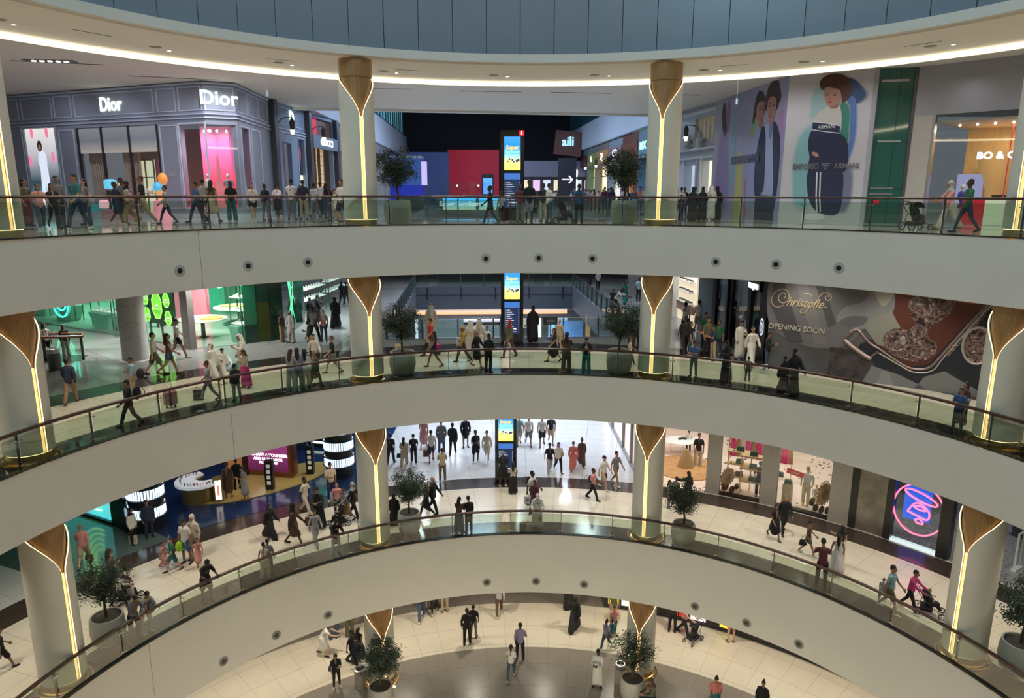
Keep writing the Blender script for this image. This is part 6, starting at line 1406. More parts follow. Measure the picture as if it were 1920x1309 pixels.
def paper_flower(loc, r, label, col=(0.4, 0.24, 0.1), rz=0.5):
    t = thing('paper_sunflower', label, 'decoration', loc, rz, 'paper sunflowers in the shop windows'); n = 18; vs = []; fs = []
    for k in range(n * 2):
        rr = r if k % 2 == 0 else r * 0.78; a = pi * k / n; vs.append((rr * cos(a), 0, r + rr * sin(a)))
    m = MB(); vs2 = vs + [(x, y - 0.08, z) for x, y, z in vs]; N = n * 2
    m.add(vs2, [tuple(range(N)), tuple(N + i for i in reversed(range(N)))] + [(i, (i + 1) % N, N + (i + 1) % N, N + i) for i in range(N)]); m.build('petals', mat('petal %s' % (col,), col, 0.7), t)
    MB().ball((0, -0.12, r), r * 0.42, 12, sy=0.3).build('flower_centre', mat('dark straw', (0.2, 0.11, 0.05), 0.8), t)
    MB().box((0, 0.05, r * 0.5), (0.04, 0.04, r)).build('stand', BRASS, t)
    return t
paper_flower(P(23.3, 27.7, ZC + 0.35), 0.55, 'large tan paper sunflower at the left of the sunflower window')
paper_flower(P(23.3, 39.7, ZC + 0.5), 0.62, 'large tan paper sunflower at the right of the straw mannequin window')
for i, (a, r, z) in enumerate(((27.5, 0.26, 0.1), (28.4, 0.2, 0.05), (29.0, 0.18, 0.3))): paper_flower(P(23.25, a, ZC + z), r, 'small brown paper flower under the left large sunflower, %s' % ('left', 'middle', 'right')[i], (0.16, 0.09, 0.04))
for i, (a, r, z) in enumerate(((38.4, 0.22, 0.35), (38.9, 0.2, 0.1), (39.6, 0.2, 0.08), (40.3, 0.2, 0.12))): paper_flower(P(23.25, a, ZC + z), r, 'small dark paper flower under the right large sunflower, %s from the left' % ('first', 'second', 'third', 'fourth')[i], (0.13, 0.11, 0.06))
t = thing('leaf_garland', 'scatter of hanging brown paper leaves behind the sunflowers', 'decoration'); rnd = random.Random(9); m = MB()
for k in range(70):
    a = (27.2 + 1.5 * rnd.random()) if k < 26 else (38.0 + 2.7 * rnd.random()) if k < 60 else (34.5 + rnd.random())
    c_ = P(23.5 + 0.4 * rnd.random(), a, ZC + 1.4 + 2.6 * rnd.random()); q = rnd.random() * 6
    m.add([c_, c_ + Vector((0.1 * cos(q), 0, 0.1 * sin(q) + 0.03)), c_ + Vector((0.18 * cos(q), 0.02, 0.18 * sin(q))), c_ + Vector((0.1 * cos(q), 0, 0.1 * sin(q) - 0.04))], [(0, 1, 2, 3)])
o = m.build('leaves', mat('brown paper', (0.18, 0.12, 0.08), 0.7), t); o['kind'] = 'stuff'
mannequin(P(23.9, 37.3, ZC + 0.02), R_(-35), (0.75, 0.75, 0.72), (0.6, 0.5, 0.3), 'straw headed mannequin in white shirt in the right bright window', head=(0.7, 0.55, 0.25), h=2.15)
mannequin(P(23.7, 38.6, ZC + 0.02), R_(-35), (0.75, 0.72, 0.7), (0.7, 0.65, 0.5), 'small straw headed child mannequin beside the taller one', head=(0.7, 0.55, 0.26), h=1.35)
mannequin(P(23.6, 31.7, ZC + 0.02), R_(-30), (0.015, 0.02, 0.03), (0.02, 0.03, 0.035), 'black suited mannequin at the right edge of the sunflower window', head=(0.3, 0.3, 0.32), h=2.0)
t = thing('sale_banner', 'small red ribbon banner reading SALE beside the straw headed mannequin', 'sign', P(23.2, 36.2, ZC + 1.9), R_(-36))
MB().box((0, 0, 0), (0.85, 0.03, 0.28), 0, 0, R_(8)).build('ribbon', mat('ribbon red', (0.5, 0.01, 0.03), 0.5, emit=(0.4, 0.01, 0.02), strength=0.3), t)
put_text('SALE', mat('ribbon letters', (0.75, 0.6, 0.55), 0.5), P(23.2, 36.2, ZC + 1.9) - Vector((sin(R_(36)) * 0.03, cos(R_(36)) * 0.03, 0)), (cos(R_(-36)), sin(R_(-36)), 0), 0.2, 0.004, t)
t = thing('green_bag_plinth', 'pale wooden plinth carrying green handbags at the left of the right bright window', 'plinth', P(23.5, 35.3, ZC + 0.02), R_(-35))
MB().box((0, 0, 0.55), (0.45, 0.4, 1.1)).build('body', mat('pale plinth', (0.55, 0.42, 0.26), 0.5), t)
MB().box((0, 0, 1.22), (0.38, 0.22, 0.24), 0, 0, 0, 0.85).box((-0.45, 0.05, 1.5), (0.36, 0.22, 0.24), 0, 0, 0, 0.85).build('handbags', mat('green leather', 0), t)
t = thing('clothes_rail', 'rail of pink and patterned dresses at the back of the sunflower window', 'clothes rail', P(26.2, 30.2, ZC + 0.02), R_(-25))
MB().cyl((-1.6, 0, 2.9), (1.8, 0, 2.9), 0.025, n=6).build('rail', BRASS, t)
for x_ in (-1.6, 1.8): MB().cyl((x_, 0, 0), (x_, 0, 2.9), 0.025, n=6).build('upright', BRASS, t)
for k in range(12):
    c_ = ((0.85, 0.03, 0.25), (0.5, 0.2, 0.12), (0.75, 0.6, 0.55), (0.8, 0.05, 0.3), (0.35, 0.2, 0.12))[k % 5]
    MB().lathe([(0.17, 1.1), (0.14, 1.9), (0.08, 2.75), (0.02, 2.85)], (-1.4 + k * 0.28, 0, 0), 8, sy=0.5).build('dress', mat('dress %s' % (c_,), c_, 0.7), t)
# neon sign shop
t = thing('neon_window', 'dark framed shop window with grey stone floor behind the pink neon face', 'shop front')
cyl_wall(48.0, 53.0, ZC, ZC + 0.1, emat('sill light', (0.7, 0.85, 0.85), 0.8), 'sill', par=t)
cyl_wall(48.0, 53.0, ZC + 0.1, SB, CLEAR, 'window_glass', 22.9, 22.93, par=t)
struct(MB().prism([tuple(P(22.8, a)[:2]) for a in (43.4, 47, 50, 53, 57, 62, 68, 75)] + [(34, 20), (34, 40), (20.3, 40)], ZC + 0.004, ZC + 0.014).build('floor_stone_shop', mat('grey terrazzo', (0.22, 0.22, 0.22), 0.35, noise=0.5, nscale=8)))
for (x, y) in ((21, 32.5), (25, 29.5), (25, 24)):
    lamp('SPOT', (x, y, SB + 0.2), 260, (0.9, 0.97, 1), 0.2, aim=(x, y, ZC), spot=130, blend=0.8)
MB().box(P(24.4, 49.2, ZC + 1.9), (1.15, 0.08, 2.5), R_(-38)).build('blue_screen', emat('royal blue screen', (0.02, 0.13, 0.85), 0.9), t)
PKN = emat('neon pink', (1.0, 0.12, 0.22), 2.6)
c0 = P(22.95, 50.6, ZC + 1.85); un = (cos(R_(-50.6)), sin(R_(-50.6)), 0)
neon('pink neon round face drawn with loops in the blue lit window', PKN, c0 - Vector((sin(R_(50.6)), cos(R_(50.6)), 0)) * 0.12, un, zu,
     [([(1.08 * cos(R_(a)), 1.2 * sin(R_(a))) for a in range(0, 360, 30)], True), ([(0.7 * cos(R_(a)) + 0.05, 0.2 * sin(R_(a)) + 0.62 - 0.16 * cos(R_(a))) for a in range(0, 360, 40)], True),
      ([(-0.45, -0.2), (-0.2, 0.25), (0.1, 0.3), (0.45, 0.0), (0.4, -0.35), (0.0, -0.3), (-0.45, -0.2)], False), ([(-0.25, 0.12), (0.0, 0.02), (0.3, 0.05), (0.1, 0.2), (-0.25, 0.12)], False), ([(-0.1, -0.5), (0.1, -0.42), (0.25, -0.6), (0.0, -0.62), (-0.1, -0.5)], False)], 0.035)
def bench_block(loc, label, s=(1.3, 0.7, 0.55), rz=0.0):
    t = thing('display_block', label, 'display', loc, rz, 'dark display blocks of the stone floored shop')
    MB().box((0, 0, s[2] / 2), s).build('block', mat('slate block', (0.06, 0.06, 0.06), 0.5), t); MB().box((0.2, 0, s[2] + 0.04), (0.3, 0.25, 0.08)).build('product', mat('white product', (0.6, 0.6, 0.58), 0.4), t)
bench_block((24.5, 31.0, ZC + 0.02), 'dark display block just right of the far right column on the third level', rz=0.5)
bench_block((24.6, 28.2, ZC + 0.02), 'dark display block at the right edge of the picture on the third level', (1.6, 0.9, 0.75), 0.5)
t = thing('security_gate', 'thin clear upright security gate on the stone floor right of the far right column', 'gate', (21.9, 27.9, ZC + 0.02), 0.6)
MB().box((-0.4, 0, 0.85), (0.05, 0.08, 1.7)).box((0.1, 0, 0.9), (0.03, 0.06, 1.8)).box((-0.15, 0, 0.05), (0.7, 0.2, 0.1)).box((-0.15, 0, 1.72), (0.6, 0.06, 0.05)).build('frame', mat('white gate', (0.7, 0.75, 0.75), 0.3), t)
MB().box((-0.15, 0, 0.9), (0.45, 0.02, 1.6)).build('clear_panel', CLEAR, t)

# ================================================================ GROUND FLOOR
t = thing('ground_shop_front', 'dark curved shop plinth with yellow lit windows behind the right of the ground floor', 'shop front')
MB().ring([(21.5, ZD), (21.5, SC), (22.2, SC), (22.2, ZD)], 12, 75, 1, False).build('dark_wall', mat('ground black wall', (0.015, 0.015, 0.018), 0.3), t)
for a0, a1, c_ in ((12.6, 14.2, (0.9, 0.75, 0.03)), (14.6, 16.0, (0.85, 0.85, 0.8)), (22.0, 24.5, (0.5, 0.02, 0.02)), (24.8, 27.0, (0.8, 0.8, 0.8)), (29, 30.5, (0.9, 0.7, 0.05))):
    MB().ring([(21.46, ZD + 0.25), (21.46, ZD + 1.6), (21.5, ZD + 1.6), (21.5, ZD + 0.25)], a0, a1, 0.5, False).build('lit_window', emat('ground %s' % (c_,), c_, 0.9), t)
for i, (x, y) in enumerate(((-5.6, 29.6), (7.7, 28.2))):
    tag(MB().lathe([(0.09, 0), (0.09, 0.012)], (x, y, ZD), 12).build('floor_light', emat('floor lens', (1, 0.9, 0.7), 2)), 'small round light set in the ground floor near the %s column' % ('left', 'right')[i], 'floor light', 'floor lights')
litter_bin((-7.2, 29.6, ZD), 'silver rimmed litter bin left of the left column on the ground floor', (0.42, 0.38, 0.32))
litter_bin((5.25, 30.0, ZD), 'silver rimmed litter bin left of the right column on the ground floor', (0.42, 0.38, 0.32))
litter_bin((-17.3, 18.2, ZC), 'silver rimmed litter bin at the lower left edge on the third level', (0.4, 0.38, 0.36))
# cream pinwheel in the middle of the ground floor
struct(MB().prism([tuple(P(13.2, a)[:2]) for a in (-17, -13, -9, -7)] + [tuple(P(9, -6)[:2]), tuple(P(9, -14)[:2])], ZD + 0.002, ZD + 0.008).build('floor_inlay', mat('cream inlay', (0.66, 0.6, 0.5), 0.3)))

# ---------------------------------------------------------------- potted olive trees
def foliage_mesh(seed=1, n=5200, R=0.84):
    rnd = random.Random(seed); m = MB()
    centres = []
    for _ in range(64):
        while True:
            x, y, z = (rnd.uniform(-1, 1) for _ in range(3))
            if x * x + y * y + z * z < 1: break
        s = (x * x + y * y + z * z) ** 0.5; k = 0.55 + 0.45 * s
        centres.append(Vector((x * k * R, y * k * R, z * k * R * 0.82)))
    for i in range(n):
        c = centres[i % len(centres)]; d = Vector((rnd.gauss(0, 0.12), rnd.gauss(0, 0.12), rnd.gauss(0, 0.10)))
        p = c + d; a = Vector((rnd.uniform(-1, 1), rnd.uniform(-1, 1), rnd.uniform(-0.6, 1))).normalized() * rnd.uniform(0.07, 0.12)
        w = a.cross(Vector((rnd.random(), rnd.random(), rnd.random()))).normalized() * 0.019
        m.add([p, p + a * 0.5 + w, p + a, p + a * 0.5 - w], [(0, 1, 2, 3)])
    return m, centres
FOL, CEN = foliage_mesh()
def make_tree(label):
    t = thing('potted_olive_tree', label, 'potted tree', group='potted olive trees round the atrium')
    MB().lathe([(0.36, 0), (0.48, 0.12), (0.55, 0.45), (0.53, 0.8), (0.50, 0.98), (0.45, 0.98), (0.44, 0.9)], n=28, caps=False).lathe([(0.01, 0.0), (0.36, 0.001)], n=28).build('pot', mat('stone pot', (0.40, 0.39, 0.34), 0.6), t)
    MB().lathe([(0.45, 0.9), (0.2, 0.93), (0.01, 0.93)], n=20).build('soil', mat('soil', (0.06, 0.05, 0.04), 0.9, noise=0.5, nscale=30), t)
    m = MB(); m.tube([(0, 0, 0.9), (0.03, 0, 1.2), (-0.02, 0.02, 1.55), (0.02, 0, 1.9)], [0.055, 0.045, 0.04, 0.03], 8)
    for c in CEN[::2]:
        q = Vector((0, 0, 2.25)) + c * 0.9; s = Vector((0, 0.01, 1.5 + 0.3 * (CEN.index(c) % 3) / 2)); mid = (s + q) / 2 + Vector((0, 0, -0.08))
        m.tube([s, mid, q], [0.02, 0.013, 0.005], 5)
    m.build('trunk', mat('bark', (0.07, 0.05, 0.035), 0.8), t)
    me = FOL.mesh('foliage', [mat('olive leaves', (0.035, 0.055, 0.03), 0.6, noise=0.4, nscale=5)])
    o = bpy.data.objects.new('foliage', me); COL.objects.link(o); o.parent = t; o.location = (0, 0, 2.25)
    return t
tree = None
for (x, y, z, rz, k, lab) in ((-4.95, 31.15, ZA, 0, 1.0, 'potted olive tree left of the pillar on the top level'), (4.9, 31.6, ZA, 1, 1.0, 'potted olive tree right of the pillar on the top level'),
    (-4.94, 31.1, ZB, 2, 1.0, 'potted olive tree left of the pillar on the second level'), (4.9, 31.45, ZB, 3, 1.0, 'potted olive tree right of the pillar on the second level'),
    (-17.6, 22.3, ZB, 4, 1.0, 'potted olive tree at the left picture edge on the second level'), (17.3, 21.2, ZB, 1.5, 1.0, 'potted olive tree at the right edge behind the far right column on the second level'),
    (-4.9, 31.3, ZC, 5, 0.95, 'potted olive tree right of the left-of-centre column on the third level'), (7.95, 30.2, ZC, 0.7, 0.95, 'potted olive tree right of the right-of-centre column on the third level'),
    (-14.5, 22.7, ZC, 2.6, 1.0, 'potted olive tree right of the far left column on the third level'), (17.2, 21.2, ZC, 3.6, 1.05, 'potted olive tree at the lower right corner on the third level'),
    (-6.0, 28.35, ZD, 4.4, 1.0, 'potted olive tree in front of the left column on the ground floor'), (5.65, 28.9, ZD, 5.4, 1.0, 'potted olive tree in front of the right column on the ground floor')):
    o = make_tree(lab) if tree is None else copy_tree(tree); tree = tree or o
    o['label'] = lab; o.location = (x, y, z); o.rotation_euler = (0, 0, rz); o.scale = (k * 1.08,) * 3
# ================================================================ PEOPLE
PAL = {'K': (0.012, 0.012, 0.014), 'N': (0.018, 0.028, 0.06), 'W': (0.62, 0.60, 0.56), 'G': (0.16, 0.16, 0.165), 'S': (0.36, 0.35, 0.34), 'T': (0.02, 0.12, 0.13), 'R': (0.30, 0.015, 0.02),
       'P': (0.55, 0.25, 0.24), 'B': (0.38, 0.30, 0.20), 'O': (0.10, 0.10, 0.055), 'Y': (0.36, 0.22, 0.03), 'D': (0.045, 0.075, 0.13), 'L': (0.22, 0.36, 0.42), 'M': (0.11, 0.02, 0.035),
       'C': (0.52, 0.46, 0.37), 'E': (0.015, 0.12, 0.05), 'X': (0.10, 0.05, 0.03), 'V': (0.26, 0.22, 0.33), 'F': (0.5, 0.04, 0.18), 'H': (0.30, 0.19, 0.10), 'I': (0.04, 0.10, 0.22), 'Q': (0.55, 0.16, 0.14), 'J': (0.03, 0.28, 0.28)}
def cmat(k): return mat('fabric ' + k, PAL[k], 0.85, noise=0.12, nscale=14)
SKINS = {'1': mat('skin light', (0.50, 0.28, 0.19), 0.5), '2': mat('skin tan', (0.30, 0.155, 0.095), 0.5), '3': mat('skin dark', (0.075, 0.035, 0.022), 0.5)}
HAIRS = {'K': mat('hair black', (0.010, 0.008, 0.008), 0.55), 'X': mat('hair brown', (0.07, 0.03, 0.015), 0.55), 'H': mat('hair blond', (0.36, 0.22, 0.09), 0.55), 'S': mat('hair grey', (0.2, 0.19, 0.18), 0.6), 'P': mat('skin light', 0)}

def fk(pose):
    """joint positions of a 1.75 m figure facing -Y"""
    p = POSES[pose]; lean = R_(p.get('lean', 0)); J = {}
    J['pelvis'] = Vector((0, 0, 0.93 + p.get('dz', 0)))
    def up(l, a): return Vector((0, -sin(a) * l, cos(a) * l))
    J['waist'] = J['pelvis'] + up(0.14, lean * 0.4); J['chest'] = J['waist'] + up(0.25, lean); J['neck'] = J['chest'] + up(0.14, lean * 1.05)
    hd = lean * 0.8 + R_(p.get('nod', 4)); J['head'] = J['neck'] + up(0.15, hd); J['hd'] = hd
    for s, n in ((-1, 'L'), (1, 'R')):
        th, kn, out = p['leg' + n]
        hip = J['pelvis'] + Vector((0.09 * s, 0, -0.02)); a = R_(th); o = R_(out)
        knee = hip + Vector((sin(o) * s * 0.43, -sin(a) * 0.43, -cos(a) * cos(o) * 0.43)); b = R_(th - kn)
        ank = knee + Vector((sin(o) * s * 0.2, -sin(b) * 0.41, -cos(b) * 0.41))
        J['hip' + n], J['knee' + n], J['ank' + n] = hip, knee, ank
        fa = b * 0.7; J['toe' + n] = ank + Vector((0.03 * s, -0.16 * cos(fa), -0.055 - 0.10 * sin(-fa) if fa < 0 else -0.055))
        up_, side, el, inn = p['arm' + n]
        sh = J['chest'] + Vector((0.17 * s, 0, 0.042)) + Vector((0, -sin(lean) * 0.05, 0)); a = R_(up_); o = R_(side)
        e = sh + Vector((sin(o) * s * 0.28, -sin(a) * cos(o) * 0.28, -cos(a) * cos(o) * 0.28)); b = R_(up_ + el); q = R_(inn)
        w = e + Vector((-sin(q) * s * 0.25, -sin(b) * cos(q) * 0.25, -cos(b) * cos(q) * 0.25))
        J['sh' + n], J['el' + n], J['wr' + n] = sh, e, w
    zmin = min(J['ankL'].z, J['ankR'].z) - 0.085
    for k, v in J.items():
        if k != 'hd': v.z -= zmin
    return J
# leg: thigh forward, knee bend, outward; arm: forward, outward, elbow bend, inward
POSES = {
 'walk': dict(legL=(24, 8, 1), legR=(-16, 22, 1), armL=(-18, 12, 12, 0), armR=(24, 12, 24, 4)),
 'walk2': dict(legL=(-20, 30, 1), legR=(20, 5, 1), armL=(22, 12, 30, 5), armR=(-18, 12, 10, 0), nod=0),
 'stand': dict(legL=(3, 4, 3), legR=(-3, 3, 3), armL=(4, 14, 16, 4), armR=(-2, 14, 12, 2)),
 'phone': dict(legL=(2, 3, 3), legR=(-3, 4, 4), armL=(8, 8, 12, 5), armR=(28, 6, 92, 22), nod=24),
 'both': dict(legL=(2, 3, 3), legR=(-2, 3, 3), armL=(30, 8, 78, 26), armR=(30, 8, 78, 26), nod=18),
 'lean': dict(legL=(-4, 2, 3), legR=(12, 22, 3), armL=(38, 14, 50, 12), armR=(38, 14, 50, 12), lean=22, nod=14),
 'push': dict(legL=(22, 8, 1), legR=(-18, 20, 1), armL=(42, 4, 26, 2), armR=(42, 4, 26, 2), lean=8, nod=6),
 'point': dict(legL=(3, 3, 2), legR=(-4, 3, 3), armL=(2, 8, 12, 4), armR=(62, 12, 14, 0)),
 'bend': dict(legL=(30, 40, 2), legR=(-12, 20, 2), armL=(60, 6, 30, 5), armR=(52, 6, 30, 5), lean=42, nod=10),
 'sit': dict(legL=(84, 86, 6), legR=(80, 84, 6), armL=(36, 6, 62, 22), armR=(36, 6, 62, 22), lean=8, nod=24, dz=-0.45),
 'side': dict(legL=(2, 2, 4), legR=(4, 10, 5), armL=(10, 16, 95, 40), armR=(0, 9, 12, 2), nod=6),
}
def solid(shapes, voxel, dec=1.0, smooth=2):
    """one continuous surface grown from overlapping tapered limbs"""
    m = MB()
    for sh in shapes:
        if sh[0] == 'c':      # tapered limb with round ends
            _, a, b, ra, rb = sh; a, b = Vector(a), Vector(b)
            d = b - a
            if d.length < 1e-4: continue
            d.normalize(); n = 12; x = d.orthogonal().normalized(); y = d.cross(x); rows = []
            for k in range(4): t = pi / 2 * (1 - k / 3.5); rows.append((a - d * ra * sin(t), ra * cos(t)))
            rows.append((a, ra)); rows.append((b, rb))
            for k in range(1, 5): t = pi / 2 * k / 4.3; rows.append((b + d * rb * sin(t), rb * cos(t)))
            vs = [c + (x * cos(2 * pi * i / n) + y * sin(2 * pi * i / n)) * max(r, 1e-4) for c, r in rows for i in range(n)]
            fs = [(k * n + i, k * n + (i + 1) % n, (k + 1) * n + (i + 1) % n, (k + 1) * n + i) for k in range(len(rows) - 1) for i in range(n)]
            fs += [tuple(reversed(range(n))), tuple((len(rows) - 1) * n + i for i in range(n))]
            m.add(vs, fs)
        else:                 # ellipsoid, tilted about x
            _, c, r, tilt = sh; c = Vector(c); M = Matrix.Rotation(tilt, 3, 'X'); n = 14; vs = []
            for k in range(11):
                t = -pi / 2 + pi * (k + 0.2) / 10.4
                for i in range(n): vs.append(c + M @ Vector((r[0] * cos(t) * cos(2 * pi * i / n), r[1] * cos(t) * sin(2 * pi * i / n), r[2] * sin(t))))
            fs = [(k * n + i, k * n + (i + 1) % n, (k + 1) * n + (i + 1) % n, (k + 1) * n + i) for k in range(10) for i in range(n)]
            fs += [tuple(reversed(range(n))), tuple(10 * n + i for i in range(n))]
            m.add(vs, fs)
    me = m.mesh('t'); bm = bmesh.new(); bm.from_mesh(me); bmesh.ops.recalc_face_normals(bm, faces=bm.faces); bm.to_mesh(me); bm.free()
    o = bpy.data.objects.new('t', me); COL.objects.link(o)
    r = o.modifiers.new('r', 'REMESH'); r.mode = 'VOXEL'; r.voxel_size = voxel; r.use_smooth_shade = True
    s = o.modifiers.new('s', 'SMOOTH'); s.iterations = smooth; s.factor = 0.5
    if dec < 1: d = o.modifiers.new('d', 'DECIMATE'); d.ratio = dec
    out = bpy.data.meshes.new_from_object(o.evaluated_get(bpy.context.evaluated_depsgraph_get()))
    bpy.data.objects.remove(o); bpy.data.meshes.remove(me)
    out.polygons.foreach_set('use_smooth', [True] * len(out.polygons))
    out.materials.clear(); out.materials.append(None)
    return out
CACHE = {}
def body_shapes(J, f):
    """f: slimmer figure for women"""
    S = []; k = 0.93 if f else 1.0; hd = J['hd']
    def c(a, b, ra, rb): S.append(('c', a, b, ra, rb))
    def e(p, r, t=0.0): S.append(('e', p, r, t))
    e(J['pelvis'], (0.145, 0.105, 0.12)); c(J['pelvis'], J['waist'], 0.11, 0.1 * k); c(J['waist'], J['chest'], 0.1 * k, 0.108 * k)
    e(J['chest'] + Vector((0, 0, 0.0)), (0.155 * k, 0.105, 0.15)); c(J['chest'] + Vector((0, 0, 0.08)), J['neck'] + Vector((0, 0, 0.02)), 0.06, 0.05)
    for n, s in (('L', -1), ('R', 1)):
        c(J['chest'] + Vector((0.04 * s, 0, 0.085)), J['sh' + n], 0.055, 0.052); c(J['sh' + n], J['el' + n], 0.05 * k, 0.037 * k); c(J['el' + n], J['wr' + n], 0.037 * k, 0.026 * k)
        c(J['hip' + n], J['knee' + n], 0.085 * (1.02 if f else 1), 0.055); c(J['knee' + n], J['ank' + n], 0.055, 0.036); c(J['ank' + n], J['ank' + n] + Vector((0, 0.03, -0.03)), 0.036, 0.036)
        c(J['ank' + n] + Vector((0, 0.02, -0.045)), J['toe' + n], 0.034, 0.027)
        # hand: palm, four fingers of unequal length and a thumb from the side of the palm
        w = J['wr' + n]; d = (w - J['el' + n]).normalized(); sd = Vector((1, 0, 0)) - d * d.x
        sd = sd.normalized() if sd.length > 0.2 else Vector((0, 1, 0)); nn = d.cross(sd).normalized()
        if nn.y > 0: nn = -nn
        ax = nn; flat = sd * -s
        S.append(('c', w + d * 0.02, w + d * 0.075, 0.026, 0.028)); S.append(('c', w + d * 0.03 + ax * 0.018, w + d * 0.08 + ax * 0.022, 0.018, 0.016)); S.append(('c', w + d * 0.03 - ax * 0.018, w + d * 0.08 - ax * 0.02, 0.018, 0.016))
        for q, (off, L) in enumerate(((0.034, 0.070), (0.012, 0.080), (-0.011, 0.074), (-0.033, 0.058))):
            a = w + d * 0.085 + ax * off; b = a + d * L * 0.5 + flat * 0.008; g = b + d * L * 0.42 + flat * 0.024
            c(a, b, 0.0105, 0.010); c(b, g, 0.010, 0.0085)
        a = w + d * 0.035 + ax * 0.03; b = a + ax * 0.028 + d * 0.025 + flat * 0.008; c(a, b, 0.013, 0.012); c(b, b + d * 0.035 + ax * 0.006, 0.012, 0.0095)
    H = J['head'] + Vector((0, 0, 0.012)); R3 = Matrix.Rotation(hd, 3, 'X')
    def h(x, y, z): return H + R3 @ Vector((x, y, z)) * 1.06
    c(J['neck'], h(0, 0.01, -0.05), 0.05 * k, 0.05 * k)
    e(h(0, 0.012, 0.03), (0.074, 0.092, 0.095), hd); e(h(0, -0.03, -0.035), (0.056, 0.062, 0.075), hd); e(h(0, -0.06, -0.085), (0.03, 0.028, 0.026), hd)
    c(h(0, -0.088, 0.02), h(0, -0.108, -0.018), 0.011, 0.016); e(h(0, -0.085, 0.04), (0.05, 0.014, 0.012), hd); e(h(0, -0.09, -0.05), (0.024, 0.012, 0.009), hd)
    for s in (-1, 1): e(h(0.076 * s, 0.01, 0.0), (0.012, 0.022, 0.032), hd)
    return S
